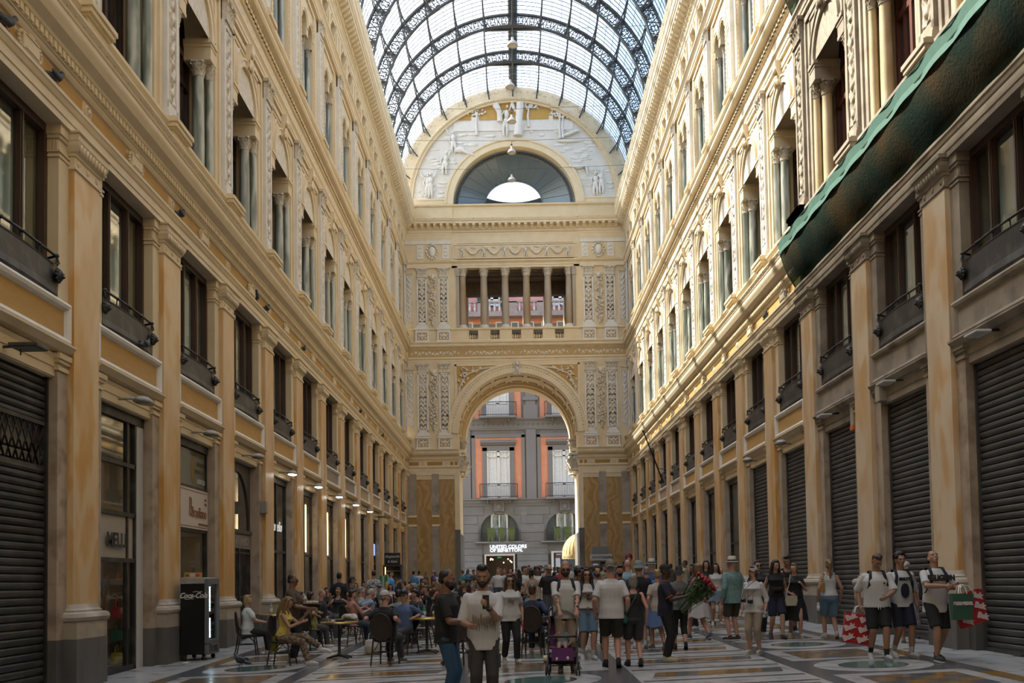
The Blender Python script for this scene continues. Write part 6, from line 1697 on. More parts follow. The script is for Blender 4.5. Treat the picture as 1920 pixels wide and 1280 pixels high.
m = MB(); m.box(-hwb + .1, hwb - .1, .0, .8, 0, 1.95); m.box(-hwb + .15, hwb - .15, .3, .6, 2.35, 2.9); obj('cabin', m, mat('booth_grey', (.16, .17, .17), .5), bt)
m = MB(); m.box(-hwb, hwb, -.12, .1, zs_ - zf - .2, zs_ - zf + .2); obj('sign_panel', m, mat('booth_sign', (.42, .42, .42), .5), bt)
obj('sign_lettering', text_mb('FOTOTESSERA', .21, M=Matrix.Translation((.12, -.125, zs_ - zf - .08)), bold=.006), iron, bt)
m = MB(); m.grid(lambda u, v: (-.05 + .6 * u, -.03 + .03 * math.sin(u * 50), .6 + 1.3 * v), 40, 1); obj('curtain', m, mat('booth_curtain', (.02, .022, .025), .8), bt)
m = MB(); m.box(-hwb + .2, -.2, -.02, 0, 1.2, 1.75); obj('screen', m, emit('booth_screen', (.75, .75, .72), .6), bt)
m = MB(); m.box(-hwb + .2, -.2, -.03, -.02, 1.55, 1.72); obj('screen_banner', m, mat('banner_teal', (.05, .3, .26)), bt)
y = 58.0; x, z = slope_x(1179, 1044, y); zf = gz(x, y)
rs_ = thing('round_sign', 'round dark red sign with number on a thin post, right side', 'sign', (x, y, zf)); h = z - zf
m = MB(); m.tube([(0, 0, 0), (0, 0, h)], .025, 6); obj('post', m, iron, rs_)
m = MB(); m.lathe([(0, -.02), (.215, -.02), (.215, .02), (0, .02)], 24)
for i, p in enumerate(m.v): m.v[i] = (p[0], p[2], p[1] + h)
obj('disc', m, mat('sign_red', (.22, .015, .03), .5), rs_)
obj('number', text_mb('26', .17, M=Matrix.Translation((0, -.025, h - .15)), bold=.01), mat('sign_pale', (.6, .5, .48)), rs_)
y = 30.0; x, z = slope_x(1018, 1100, y); zf = gz(x, y)
ab = thing('a_board', 'white folding menu board standing left of the man with the pushchair', 'sign', (x, y, zf))
m = MB()
for s in (-1, 1): m.add([(-.33, s * .28, 0), (.33, s * .28, 0), (.30, s * .03, 1.15), (-.30, s * .03, 1.15)], [(0, 1, 2, 3)]); m.bar((-.33, s * .28, 0), (-.30, s * .03, 1.16), .03, .03); m.bar((.33, s * .28, 0), (.30, s * .03, 1.16), .03, .03)
obj('panel', m, mat('board_white', (.48, .48, .46), .5), ab)
tm = text_mb('Bar B', .17, M=Matrix.Translation((0, -.125, .92)) @ Matrix.Rotation(-.21, 4, 'X')); obj('lettering', tm, mat('board_text', (.2, .18, .16)), ab)
for (px, py, i) in ((1020, 1239, 0), (660, 1236, 1), (345, 1243, 2)):
 pass
x, y = foot(1019, 1243); m = MB(); m.lathe([(.06, 0), (.075, .1), (.072, .1), (.057, .005), (0, .005)], 14, caps=False)
for i, p in enumerate(m.v): m.v[i] = (p[2], p[0], p[1] + .075)
o = obj('paper_cup', m, mat('cup_tan', (.5, .42, .28)), None, (x, y, gz(x, y))); tag(o, 'crumpled pale paper cup lying on the floor left of the pushchair', 'cup')
for k, (px, py, lb) in enumerate(((664, 1229, 'white scrap of paper on the floor under the near terrace chair'), (512, 1239, 'small white scrap on the floor beyond the pigeon'), (346, 1245, 'tiny white scrap on the floor beside the cooler castors'))):
 x, y = foot(px, py); m = MB(); m.ball((0, 0, .02), (.07, .05, .02), 6); m.ball((.04, .03, .025), (.04, .03, .02), 5); o = obj('paper_scrap', m, mat('scrap_white', (.5, .5, .48)), None, (x, y, gz(x, y))); tag(o, lb, 'litter')
V = Vector
JOBS = []
def cone_cap(mb, p0, r0, p1, r1, n=12, flat0=False, flat1=False, mi=0):
 """closed tapered limb from p0 to p1 with rounded (or flat) ends"""
 a, b = V(p0), V(p1); d = b - a; L = d.length
 if L < 1e-6: return
 d.normalize(); u = d.orthogonal().normalized(); w = d.cross(u)
 rings = []
 if not flat0: rings += [(a - d * r0 * .92, r0 * .38), (a - d * r0 * .7, r0 * .72), (a - d * r0 * .35, r0 * .94)]
 rings += [(a, r0), (b, r1)]
 if not flat1: rings += [(b + d * r1 * .35, r1 * .94), (b + d * r1 * .7, r1 * .72), (b + d * r1 * .92, r1 * .38)]
 v = []; f = []
 for (c, r) in rings:
  for k in range(n): t = 2 * PI * k / n; v.append(c + u * (r * math.cos(t)) + w * (r * math.sin(t)))
 m = len(rings)
 for i in range(m - 1):
  for k in range(n): f.append((i * n + k, i * n + (k + 1) % n, (i + 1) * n + (k + 1) % n, (i + 1) * n + k))
 f.append(tuple(range(n))[::-1]); f.append(tuple(range((m - 1) * n, m * n)))
 mb.add(v, f, mi, True)
def loft(mb, rings, M, n=20, mi=0):
 """closed loft of super-elliptic rings (z, halfwidth, halfdepth, y offset) in matrix M"""
 v = []; f = []
 for (z, a, b, yo) in rings:
  for k in range(n):
   t = 2 * PI * k / n; c, s = math.cos(t), math.sin(t)
   e = .85
   v.append(M @ V((a * math.copysign(abs(c) ** e, c), yo + b * math.copysign(abs(s) ** e, s), z)))
 m = len(rings)
 for i in range(m - 1):
  for k in range(n): f.append((i * n + k, i * n + (k + 1) % n, (i + 1) * n + (k + 1) % n, (i + 1) * n + k))
 f.append(tuple(range(n))[::-1]); f.append(tuple(range((m - 1) * n, m * n)))
 mb.add(v, f, mi, True)
def ik(S, T, l1, l2, pole):
 d = T - S; D = min(d.length, (l1 + l2) * .995)
 if d.length < 1e-6: d = V((0, 0, -1))
 d.normalize(); T = S + d * D
 a = (l1 * l1 - l2 * l2 + D * D) / (2 * D); h = math.sqrt(max(0, l1 * l1 - a * a))
 p = pole - d * pole.dot(d)
 if p.length < 1e-5: p = d.orthogonal()
 p.normalize()
 return S + d * a + p * h, T
def job(name, mb, mats, parent, vox, smooth=3):
 o = bpy.data.objects.new(name, mb.mesh(name, mats)); COL.objects.link(o); o.parent = parent
 md = o.modifiers.new('r', 'REMESH'); md.mode = 'VOXEL'; md.voxel_size = vox; md.use_smooth_shade = True
 sm = o.modifiers.new('s', 'SMOOTH'); sm.factor = .5; sm.iterations = smooth
 JOBS.append(o); return o
def run_jobs():
 dg = bpy.context.evaluated_depsgraph_get(); dg.update()
 done = []
 for o in JOBS:
  me = bpy.data.meshes.new_from_object(o.evaluated_get(dg)); done.append((o, me))
 for o, me in done:
  nm = o.data.name; old = o.data; o.modifiers.clear()
  mats = list(old.materials); o.data = me
  if not me.materials:
   for m in mats: me.materials.append(m)
  bpy.data.meshes.remove(old); me.name = nm
 JOBS.clear()
_mc = {}
def cloth(c, pat=None):
 k = (tuple(round(x, 3) for x in c), pat)
 if k in _mc: return _mc[k]
 nm = 'fabric_%d' % len(_mc)
 if pat: m = mat(nm, c, .85, pat, 22 if True else 3, .75, .15, 30)
 else: m = mat(nm, c, .85, tuple(x * .8 for x in c), 3.0, .3, .25, 16)
 _mc[k] = m; return m
def skinm(c):
 k = ('skin', c)
 if k not in _mc: _mc[k] = mat('skin_%d' % len(_mc), c, .55, tuple(x * .88 for x in c), 6, .4)
 return _mc[k]
def hairm(c):
 k = ('hair', c)
 if k not in _mc: _mc[k] = mat('hair_%d' % len(_mc), c, .5, tuple(x * .6 for x in c), 30, .5, .5, 60, stretch=(1, 1, .3))
 return _mc[k]
SK = {'light': (.42, .25, .17), 'tan': (.33, .18, .115), 'brown': (.19, .095, .055), 'dark': (.055, .028, .018), 'pink': (.46, .25, .19)}
HR = {'black': (.008, .007, .007), 'dark': (.022, .013, .008), 'brown': (.06, .03, .014), 'blonde': (.34, .22, .09), 'dblonde': (.20, .12, .05), 'grey': (.22, .21, .20), 'white': (.50, .49, .46), 'red': (.20, .055, .02)}
eye_m = mat('eye_dark', (.012, .01, .009), .3); eyew_m = mat('eye_white', (.5, .48, .45), .4); lip_m = mat('lip', (.24, .08, .06), .5); glass_m = mat('sunglass', (.006, .006, .006), .1)
white_sole = mat('white_sole', (.52, .52, .50), .5)
def person(label, loc, rz, H=1.72, sex='m', skin='light', hair='dark', hstyle='short', top=None, sleeve='short', topc=(.5, .5, .5), bottom='trousers', botc=(.05, .05, .06), shoe=(.5, .5, .5),
           R=None, Lh=None, Rp=None, Lp=None, stride=0.0, sit=None, lean=0.0, side=0.0, head=(0, 0), vox=.013, beard=None, hat=None, glasses=None, girth=1.0, hsz=1.0, hem=None, pattern=None, botpat=None,
           legR=None, legL=None, curlR=.55, curlL=.55, socks=None, cat='person', group=None, name='person', neckline=0.0, fist=None, kR=None, kL=None):
 """R/Lh: wrist targets in body frame for a 1.75 m figure; person faces -y, own left = +x"""
 k = H / 1.75; f = sex == 'f'
 t = thing(name, label, cat, loc, rz, group)
 sm = skinm(SK[skin]); hm = hairm(HR[hair]) if hair else None
 g = girth
 hip = sit if sit else .92
 hipy = 0.0
 P0 = V((0, hipy, hip - .03 * abs(stride) if not sit else sit + .09))
 TM = Matrix.Translation(P0) @ Matrix.Rotation(side, 4, 'Y') @ Matrix.Rotation(lean, 4, 'X')
 sw = .150 if f else .174
 TL = .50
 if f:
  tor = [(-.10, .10, .085, .01), (-.04, .155 * g, .115 * g, .012), (.04, .168 * g, .118 * g, .01), (.13, .14 * g, .10 * g, 0), (.21, .122 * g, .09 * g, 0), (.30, .138 * g, .10 * g, -.004), (.37, .148 * g, .125 * g, -.018), (.43, .140 * g, .092 * g, 0), (.465, .118, .074, .004), (.495, .085, .060, .005), (.525, .06, .052, .006)]
 else:
  tor = [(-.10, .10, .085, .01), (-.04, .155 * g, .112 * g, .01), (.04, .162 * g, .115 * g, .006), (.13, .155 * g, .112 * g, -.004), (.21, .155 * g, .112 * g, -.006), (.30, .168 * g, .118 * g, -.004), (.37, .176 * g, .118 * g, -.004), (.43, .168 * g, .10 * g, 0), (.465, .140, .080, .004), (.495, .098, .066, .005), (.525, .066, .056, .006)]
 Sh = {s: TM @ V((s * sw, .005, .438)) for s in (-1, 1)}
 neck0 = TM @ V((0, .008, .50)); 
 HM = Matrix.Translation(TM @ V((0, -.012, .60))) @ Matrix.Rotation(side * .5, 4, 'Y') @ Matrix.Rotation(head[0], 4, 'Z') @ Matrix.Rotation(lean * .35 + head[1], 4, 'X')
 hz_ = (.96 if f else 1.0) * hsz
 HM = HM @ Matrix.Scale(hz_, 4)
 hc = lambda x, y, z: HM @ V((x, y, z))
 b = MB()
 loft(b, [(z, a * .93, d * .9, yo) for (z, a, d, yo) in tor], TM)
 cone_cap(b, neck0 - V((0, 0, .02)), .056 if f else .064, hc(0, .012, .02), .052 if f else .060)
 hs = 1.0
 def hb(c, r, n=14): b.ball(tuple(hc(*c)), tuple(x * hs for x in r), n, 0, HM.to_3x3())
 hb((0, .012, .125), (.074, .094, .095), 16); hb((0, -.012, .075), (.066, .078, .085), 16); hb((0, -.028, .022), (.048, .055, .042), 12)
 hb((0, -.05, .0), (.026, .03, .024), 10); hb((0, -.075, .115), (.056, .02, .022), 10)
 b.tube([hc(0, -.083, .098), hc(0, -.100, .072), hc(0, -.108, .058)], [.009, .012, .015], 8); hb((0, -.094, .054), (.019, .014, .010), 8)
 hb((0, -.080, .022), (.027, .014, .012), 8)
 for s in (-1, 1): hb((s * .074, .012, .078), (.011, .020, .032), 8); hb((s * .04, -.058, .068), (.024, .022, .02), 8)
 l1, l2 = .285, .255
 arm = {}
 for s, T, pole in ((-1, R, Rp), (1, Lh, Lp)):
  T = V(T) if T else V((s * (sw + .085), -.02 - .10 * stride * s * 0 + (.0), .86 if not sit else .80))
  if not T.z > -5: pass
  pl = V(pole) if pole else V((s * .45, .75, -.55))
  E, W = ik(Sh[s], T, l1, l2, pl)
  arm[s] = (E, W)
  q = 1.0 if not f else .86
  cone_cap(b, Sh[s], .052 * q * (g * .5 + .5), E, .040 * q); cone_cap(b, E, .041 * q, E + (W - E) * .35, .043 * q); cone_cap(b, E + (W - E) * .35, .043 * q, W, .027 * q)
  d = (W - E).normalized()
  fi = fist[0 if s < 0 else 1] if fist else None
  nrm = V(fi) if fi else V((-s, .25, -.05))
  nrm = (nrm - d * nrm.dot(d));
  if nrm.length < 1e-4: nrm = d.orthogonal()
  nrm.normalize(); wv = d.cross(nrm)
  fwd = V((0, -1, 0)) if abs(d.z) > .6 else V((0, 0, 1))
  if wv.dot(fwd) < 0: wv = -wv
  pc = W + d * .052
  PM = Matrix((wv, nrm, d)).transposed()
  b.ball(tuple(pc), (.039 * q, .017, .052), 10, 0, PM); cone_cap(b, W - d * .01, .026 * q, W + d * .03, .026 * q)
  cu = curlR if s < 0 else curlL
  for j, (off, ln) in enumerate(((.029, .070), (.010, .080), (-.009, .075), (-.027, .058))):
   p = pc + wv * off * q + d * .042; a = cu * (.9 + .12 * j)
   d1 = (d * math.cos(a * .6) + nrm * math.sin(a * .6)); d2 = (d * math.cos(a * 1.7) + nrm * math.sin(a * 1.7)); d3 = (d * math.cos(a * 2.5) + nrm * math.sin(a * 2.5))
   r = max(.0088, vox * .62)
   p1 = p + d1 * ln * .42; p2 = p1 + d2 * ln * .33; p3 = p2 + d3 * ln * .25
   b.tube([p - d * .02, p, p1, p2, p3], [r, r, r * .97, r * .9, r * .75], 7)
  r = max(.0095, vox * .62); p = pc + wv * .030 * q - d * .018
  dt = (d * .55 + wv * .65 + nrm * .5).normalized(); p1 = p + dt * .04; p2 = p1 + (d * .8 + nrm * .5).normalized() * .03
  b.tube([p - dt * .015, p, p1, p2], [r * 1.15, r * 1.1, r, r * .8], 7)
 l3, l4 = .43, .41
 foot_ = {}
 for s, lg, kp in ((-1, legR, kR), (1, legL, kL)):
  hj = P0 + V((s * .088 * (g * .4 + .6), .0, -.02))
  if lg: A = V(lg)
  elif sit: A = V((s * .11, -.48, .085))
  else: A = V((s * .095, -stride * s * .28, .085 + (.04 if stride and s * stride < 0 else 0)))
  K, A = ik(hj, A, l3, l4, V(kp) if kp else V((0, -1, .25)))
  foot_[s] = (hj, K, A)
  q = 1.0 if not f else .98
  cone_cap(b, hj, .088 * q * g, K, .056 * q); cone_cap(b, K, .057 * q, K + (A - K) * .32, .058 * q); cone_cap(b, K + (A - K) * .32, .058 * q, A, .036 * q)
  sd = (A - K).normalized()
  toe = V((s * .12, -1, 0)); toe.normalize()
  if not sit or abs(A.z - .085) < .05:
   pitch = .0
   if stride and s * stride < 0: pitch = .55
   td = V((toe.x, toe.y, -math.sin(pitch))).normalized()
  else: td = V((toe.x, toe.y, -.25)).normalized()
  heel = A + V((0, .035, -.035)); ball_ = A + td * .13 + V((0, 0, -.045))
  cone_cap(b, A, .034, heel, .03); cone_cap(b, heel, .03, ball_, .032); cone_cap(b, ball_, .032, ball_ + td * .05, .022)
  sh = MB(); Mx = None
  cone_cap(sh, heel + V((0, .005, .0)), .040, ball_ + V((0, 0, .008)), .043, 14); cone_cap(sh, ball_ + V((0, 0, .006)), .043, ball_ + td * .058, .032, 14); cone_cap(sh, A + V((0, .01, .01)), .042, heel + V((0, 0, .01)), .042, 12)
  if fitsole: 
   pass
  o = job('shoe', sh, [cloth(shoe)], t, max(vox, .011))
  so = MB(); a0 = heel + V((0, .01, -.028)); b0 = ball_ + td * .05 + V((0, 0, -.026)); n_ = 14
  pts = []
  ax = (b0 - a0).normalized(); wx = ax.cross(V((0, 0, 1))).normalized()
  for kk in range(n_):
   tt = 2 * PI * kk / n_; c, s_ = math.cos(tt), math.sin(tt)
   mid = (a0 + b0) / 2; pts.append(mid + ax * ((b0 - a0).length / 2 + .035) * math.copysign(abs(c) ** .7, c) + wx * .044 * math.copysign(abs(s_) ** .7, s_))
  vv = [p + V((0, 0, -.012)) for p in pts] + [p + V((0, 0, .012)) for p in pts]
  so.add(vv, [(i, (i + 1) % n_, n_ + (i + 1) % n_, n_ + i) for i in range(n_)] + [tuple(range(n_))[::-1], tuple(range(n_, 2 * n_))])
  obj('sole', so, white_sole if sum(shoe) < 1.2 and (hash(label) % 3) else cloth(tuple(x * .7 for x in shoe)), o)
  if socks:
   sk = MB(); cone_cap(sk, A + (K - A) * .28, .047, A, .040, 12, True); job('sock', sk, [cloth(socks)], t, max(vox, .011))
 job('body', b, [sm], t, vox)
 if vox < .03:
  e = MB()
  for s in (-1, 1):
   if not glasses:
    e.ball(tuple(hc(s * .031, -.080, .085)), (.013, .008, .007), 8, 0, HM.to_3x3()); e.ball(tuple(hc(s * .031, -.0865, .085)), (.006, .004, .006), 6, 1, HM.to_3x3())
   e.tube([hc(s * .014, -.091, .106), hc(s * .032, -.092, .111), hc(s * .052, -.080, .104)], .0045, 5, 2)
  e.ball(tuple(hc(0, -.091, .022)), (.022, .007, .006), 8, 3, HM.to_3x3())
  obj('facial_features', e, [eyew_m, eye_m, hm or eye_m, lip_m], t)
 if glasses:
  e = MB()
  for s in (-1, 1): e.ball(tuple(hc(s * .033, -.094, .085)), (.027, .007, .020), 10, 0, HM.to_3x3()); e.tube([hc(s * .058, -.085, .09), hc(s * .08, -.04, .09), hc(s * .08, .02, .088)], .004, 5)
  e.tube([hc(-.012, -.101, .09), hc(.012, -.101, .09)], .004, 5)
  obj('glasses', e, glass_m if glasses == 'sun' else mat('clear_rim', (.05, .04, .03)), t)
 if beard:
  e = MB(); e.ball(tuple(hc(0, -.034, .012)), (.056, .060, .046), 12, 0, HM.to_3x3()); e.ball(tuple(hc(0, -.058, -.012)), (.036, .034, .03), 10, 0, HM.to_3x3())
  for s in (-1, 1): e.ball(tuple(hc(s * .058, -.01, .045)), (.016, .03, .045), 8, 0, HM.to_3x3())
  e.tube([hc(-.034, -.086, .030), hc(0, -.098, .040), hc(.034, -.086, .030)], .0085, 6)
  job('beard', e, [hairm(HR[beard])], t, max(vox * .8, .007), 2)
 if hair and hstyle != 'bald':
  e = MB(); R3 = HM.to_3x3()
  def he(c, r, n=14): e.ball(tuple(hc(*c)), r, n, 0, R3)
  if hstyle == 'short': he((0, .028, .150), (.079, .088, .082)); he((0, -.03, .190), (.062, .062, .040)); he((0, .06, .09), (.070, .056, .07))
  elif hstyle == 'quiff': he((0, .030, .145), (.079, .088, .080)); he((0, -.035, .198), (.064, .064, .046)); he((0, .06, .09), (.069, .054, .06))
  elif hstyle == 'buzz': he((0, .022, .140), (.077, .090, .084)); he((0, .058, .09), (.070, .055, .06))
  elif hstyle == 'curly':
   rr = random.Random(len(label))
   for i in range(46):
    a = rr.random() * 2 * PI; z = rr.random(); q = math.sqrt(max(0, 1 - z * z)); yy = q * math.sin(a)
    if yy < -.55 and z < .55: continue
    he((.085 * q * math.cos(a), .02 + .095 * yy, .115 + .105 * z), (.034, .034, .034), 6)
   he((0, .03, .14), (.082, .09, .09)); he((0, .06, .09), (.072, .056, .07))
  elif hstyle in ('bob', 'long', 'pony', 'bun'):
   he((0, .026, .148), (.082, .092, .084)); he((0, -.035, .192), (.056, .052, .034)); he((0, .06, .08), (.076, .058, .085))
   if hstyle == 'bob':
    for s in (-1, 1): he((s * .066, .015, .075), (.026, .055, .095)); 
    he((0, .06, .03), (.078, .052, .09))
   if hstyle == 'long':
    for s in (-1, 1): e.tube([hc(s * .058, -.01, .17), hc(s * .082, .0, .06), hc(s * .095, .005, -.06), hc(s * .10, -.02, -.20), hc(s * .09, -.03, -.30)], [.03, .034, .04, .036, .014], 9)
    e.tube([hc(0, .07, .14), hc(0, .09, .0), hc(0, .105, -.14), hc(0, .11, -.30)], [.07, .078, .078, .05], 12)
   if hstyle == 'pony': e.tube([hc(0, .10, .17), hc(0, .14, .13), hc(0, .135, .0), hc(0, .12, -.16), hc(0, .12, -.26)], [.03, .036, .034, .026, .01], 9)
   if hstyle == 'bun': he((0, .105, .17), (.045, .045, .045))
  job('hair', e, [hm], t, max(vox * .8, .008), 2)
 if hat:
  kind, hcol = hat; e = MB(); r3 = HM.to_3x3()
  if kind in ('cap', 'capback'):
   def cp(u, v):
    a = 2 * PI * u; q = PI / 2 * v; return hc(.086 * math.cos(a) * math.cos(q), .018 + .104 * math.sin(a) * math.cos(q), .135 + .098 * math.sin(q))
   e.grid(cp, 20, 6); e.ball(tuple(hc(0, .018, .234)), (.009, .009, .006), 6, 0, r3)
   yd = -1 if kind == 'cap' else 1
   e.grid(lambda u, v: hc((u - .5) * .16 * (1 - .25 * v), .018 + yd * (.085 + .085 * v * math.sqrt(max(.05, 1 - ((u - .5) * 1.75) ** 2))), .140 - .012 * v - .10 * (u - .5) ** 2), 10, 4); e.grid(lambda u, v: hc((u - .5) * .16 * (1 - .25 * v), .018 + yd * (.085 + .085 * v * math.sqrt(max(.05, 1 - ((u - .5) * 1.75) ** 2))), .135 - .012 * v - .10 * (u - .5) ** 2), 10, 4)
  else:
   br = .155 if kind == 'panama' else .135
   dp = -.01 if kind == 'panama' else -.045
   prof = [(0, .235), (.05, .243), (.074, .232), (.086, .16), (.09, .135), (br, .135 + dp), (br, .130 + dp), (.088, .128)]
   n_ = 22; vv = []
   for (r, z) in prof:
    for i in range(n_): a = 2 * PI * i / n_; vv.append(hc(r * math.cos(a) * .96, .018 + r * 1.1 * math.sin(a), z))
   e.add(vv, [(i * n_ + j, i * n_ + (j + 1) % n_, (i + 1) * n_ + (j + 1) % n_, (i + 1) * n_ + j) for i in range(len(prof) - 1) for j in range(n_)], 0, True)
   if kind == 'panama':
    w_ = MB(); vv = []
    for (r, z) in ((.092, .136), (.091, .165)):
     for i in range(n_): a = 2 * PI * i / n_; vv.append(hc(r * math.cos(a) * .97, .018 + r * 1.1 * math.sin(a), z))
    w_.add(vv, [(j, (j + 1) % n_, n_ + (j + 1) % n_, n_ + j) for j in range(n_)]); obj('hat_band', w_, cloth((.02, .02, .02)), t)
  obj('hat', e, cloth(hcol), t)
 if top:
  e = MB(); ex = .020 if top != 'tank' else .012
  hz = hem if hem is not None else (-.09 if top in ('tee', 'shirt') else .02)
  loose = 1.06 if top in ('tee', 'shirt') else 1.0
  rings = []
  src = [r for r in tor if r[0] > max(hz + .03, -.06)]
  base = min(tor, key=lambda r: abs(r[0] - max(hz, -.04)))
  rings.append((hz, (base[1] + ex + (.012 if hz < 0 else 0)) * loose, (base[2] + ex + .008) * loose, base[3]))
  for (z, a, d, yo) in src:
   if top == 'tank' and z > .45: continue
   if z > .50: rings.append((z - .006 - neckline, a + .014, d + .016, yo)); continue
   rings.append((z, max(a + ex, .0) * (loose if z < .4 else 1), (d + ex) * loose, yo))
  if top == 'tank': rings.append((.452, .125, .085, .0))
  loft(e, rings, TM)
  if top == 'tank':
   for s in (-1, 1): e.tube([TM @ V((s * .09, -.09, .43)), TM @ V((s * .092, -.03, .525)), TM @ V((s * .09, .05, .515)), TM @ V((s * .085, .085, .43))], .021, 8)
  if top != 'tank' and sleeve != 'none':
   for s in (-1, 1):
    E, W = arm[s]; q = 1.0 if not f else .9
    e.ball(tuple(Sh[s]), (.062 * q, .064 * q, .060 * q), 12)
    if sleeve == 'short': fr_ = .72 if f else .82; cone_cap(e, Sh[s], .062 * q, Sh[s] + (E - Sh[s]) * fr_, .064 * q, 14, False, True)
    elif sleeve == 'wide': cone_cap(e, Sh[s], .064 * q, Sh[s] + (E - Sh[s]) * .98, .074 * q, 14, False, True)
    else:
     fr_ = {'long': .96, 'mid': .35}[sleeve]
     cone_cap(e, Sh[s], .070 * q, E, .058 * q, 14); cone_cap(e, E, .058 * q, E + (W - E) * fr_, .045 * q, 14, False, True)
  elif top != 'tank':
   for s in (-1, 1): e.ball(tuple(Sh[s] + V((-s * .02, 0, .0))), (.062, .066, .06), 12)
  nm = {'tee': 'tee_shirt', 'shirt': 'shirt', 'tank': 'tank_top', 'dress': 'dress_top', 'polo': 'polo_shirt'}.get(top, 'top')
  job(nm, e, [cloth(topc, pattern)], t, vox)
 if bottom in ('trousers', 'shorts', 'capri'):
  e = MB(); loft(e, [(-.11, .11, .095, .01), (-.05, .168 * g, .125 * g, .012), (.02, .176 * g, .130 * g, .010), (.09, .164 * g, .118 * g, .004)], TM)
  for s in (-1, 1):
   hj, K, A = foot_[s]; fl_ = 1.0
   if bottom == 'shorts': cone_cap(e, hj, .106 * g, hj + (K - hj) * .92, .092, 14, False, True)
   else:
    cone_cap(e, hj, .102 * g, K, .074, 14); en = .95 if bottom == 'trousers' else .5
    cone_cap(e, K, .074, K + (A - K) * en, .062 if bottom == 'trousers' else .068, 14, False, True)
  job('shorts' if bottom == 'shorts' else 'trousers', e, [cloth(botc, botpat)], t, vox)
 elif bottom in ('skirt', 'dress', 'miniskirt'):
  e = MB(); zt = P0.z + .10; zb = {'skirt': .50, 'dress': .40, 'miniskirt': .66}[bottom]; n_ = 40
  vv = []; Rg = 9
  for i in range(Rg):
   u = i / (Rg - 1); z = zt + (zb - zt) * u
   a = (.150 + .045 * min(1, u * 2.2)) * g + (.07 if bottom != 'miniskirt' else .04) * u; d = (.110 + .03 * min(1, u * 2.2)) * g + .07 * u
   for j in range(n_):
    tt = 2 * PI * j / n_; w_ = 1 + .06 * u * math.sin(9 * tt + 1.3)
    vv.append((a * w_ * math.cos(tt), .005 - stride * .0 + d * w_ * math.sin(tt), z + (.02 * math.sin(5 * tt) * u)))
  e.add(vv, [(i * n_ + j, i * n_ + (j + 1) % n_, (i + 1) * n_ + (j + 1) % n_, (i + 1) * n_ + j) for i in range(Rg - 1) for j in range(n_)], 0, True)
  obj('dress_skirt' if bottom == 'dress' else 'skirt', e, cloth(botc, botpat), t)
 t.scale = (k, k, k)
 t['_r'] = 0; del t['_r']
 INFO[t.name] = dict(Sh=Sh, arm=arm, TM=TM, HM=HM, foot=foot_, k=k)
 return t
INFO = {}; fitsole = False
def wpos(t, p):
 """body-frame point -> world"""
 k = t.scale[0]; return Matrix.Translation(t.location) @ Matrix.Rotation(t.rotation_euler.z, 4, 'Z') @ (V(p) * k)
def handpos(t, s):
 i = INFO[t.name]; E, W = i['arm'][s]; return wpos(t, W + (W - E).normalized() * .06)
def straps(t, col=(.015, .015, .018), pack=True):
 """backpack worn by the person (a thing of its own)"""
 i = INFO[t.name]; TM = i['TM']; k = t.scale[0]
 p = thing('backpack', '', 'backpack', tuple(t.location), t.rotation_euler.z); p.scale = t.scale
 c = cloth(col)
 if pack:
  m = MB(); m.M = TM; m.bev(-.14, .14, .13, .27, .02, .45, .05); m.bev(-.11, .11, .26, .32, .05, .25, .03); obj('pack', m, c, p)
 m = MB(); m.M = TM
 for s in (-1, 1): 
  for dx in (-.014, 0, .014): m.tube([(s * .095 + dx, .14, .42), (s * .10 + dx, .06, .535), (s * .10 + dx, -.04, .53), (s * .115 + dx, -.125, .43), (s * .135 + dx, -.135, .30), (s * .165 + dx, -.05, .16), (s * .15 + dx, .12, .10)], .011, 5)
 obj('strap', m, c, p)
 return p
wicker = mat('dark_rattan', (.018, .011, .009), .55, (.032, .02, .015), 30, .5, .3, 60)
seat_pad = mat('pale_seat', (.42, .40, .36), .7)
def make_chair(label, pad=False):
 t = thing('cafe_chair', label, 'chair')
 m = MB(); m.lathe([(0, .43), (.205, .43), (.215, .445), (.205, .46), (0, .462)], 20, sx=1.0, sy=1.0); obj('seat', m, seat_pad if pad else wicker, t)
 def bp(a, r=1.0): return (.205 * r * math.cos(a), .20 + .05 * (math.sin(a) * .5 + .5), .70 + .245 * r * math.sin(a))
 m = MB(); m.tube([bp(2 * PI * k / 28) for k in range(28)], .017, 7, closed=True); m.tube([bp(2 * PI * k / 28, .80) for k in range(28)], .008, 5, closed=True)
 v = [bp(0, 0)] + [bp(2 * PI * k / 28, .97) for k in range(28)]; m.add(v, [(0, 1 + k, 1 + (k + 1) % 28) for k in range(28)]); v2 = [(p[0], p[1] + .012, p[2]) for p in v]; m.add(v2, [(0, 1 + (k + 1) % 28, 1 + k) for k in range(28)])
 obj('backrest', m, wicker, t)
 for (x, y, xt, yt, zt) in ((-.19, -.21, -.16, -.15, .44), (.19, -.21, .16, -.15, .44), (-.19, .25, -.165, .16, .56), (.19, .25, .165, .16, .56)):
  m = MB(); m.tube([(x, y, 0), ((x + xt) / 2, (y + yt) / 2, zt * .5), (xt, yt, zt)] + ([(xt * 1.05, .205, .62)] if yt > 0 else []), .015, 7); obj('leg', m, wicker, t)
 m = MB(); m.tube([(.15 * math.cos(2 * PI * k / 16), .15 * math.sin(2 * PI * k / 16), .24) for k in range(16)], .010, 5, closed=True)
 for s in (-1, 1):
  m.tube([(s * .17, -.18, .24), (s * .12, -.1, .34), (s * .14, .0, .42)], .008, 5); m.tube([(s * .175, .2, .24), (s * .13, .1, .34), (s * .14, .0, .42)], .008, 5); m.tube([(s * .178, -.18, .24), (s * .12, -.12, .24)], .009, 5); m.tube([(s * .178, .2, .24), (s * .12, .12, .24)], .009, 5)
 obj('stretcher', m, wicker, t)
 return t
CH = {}
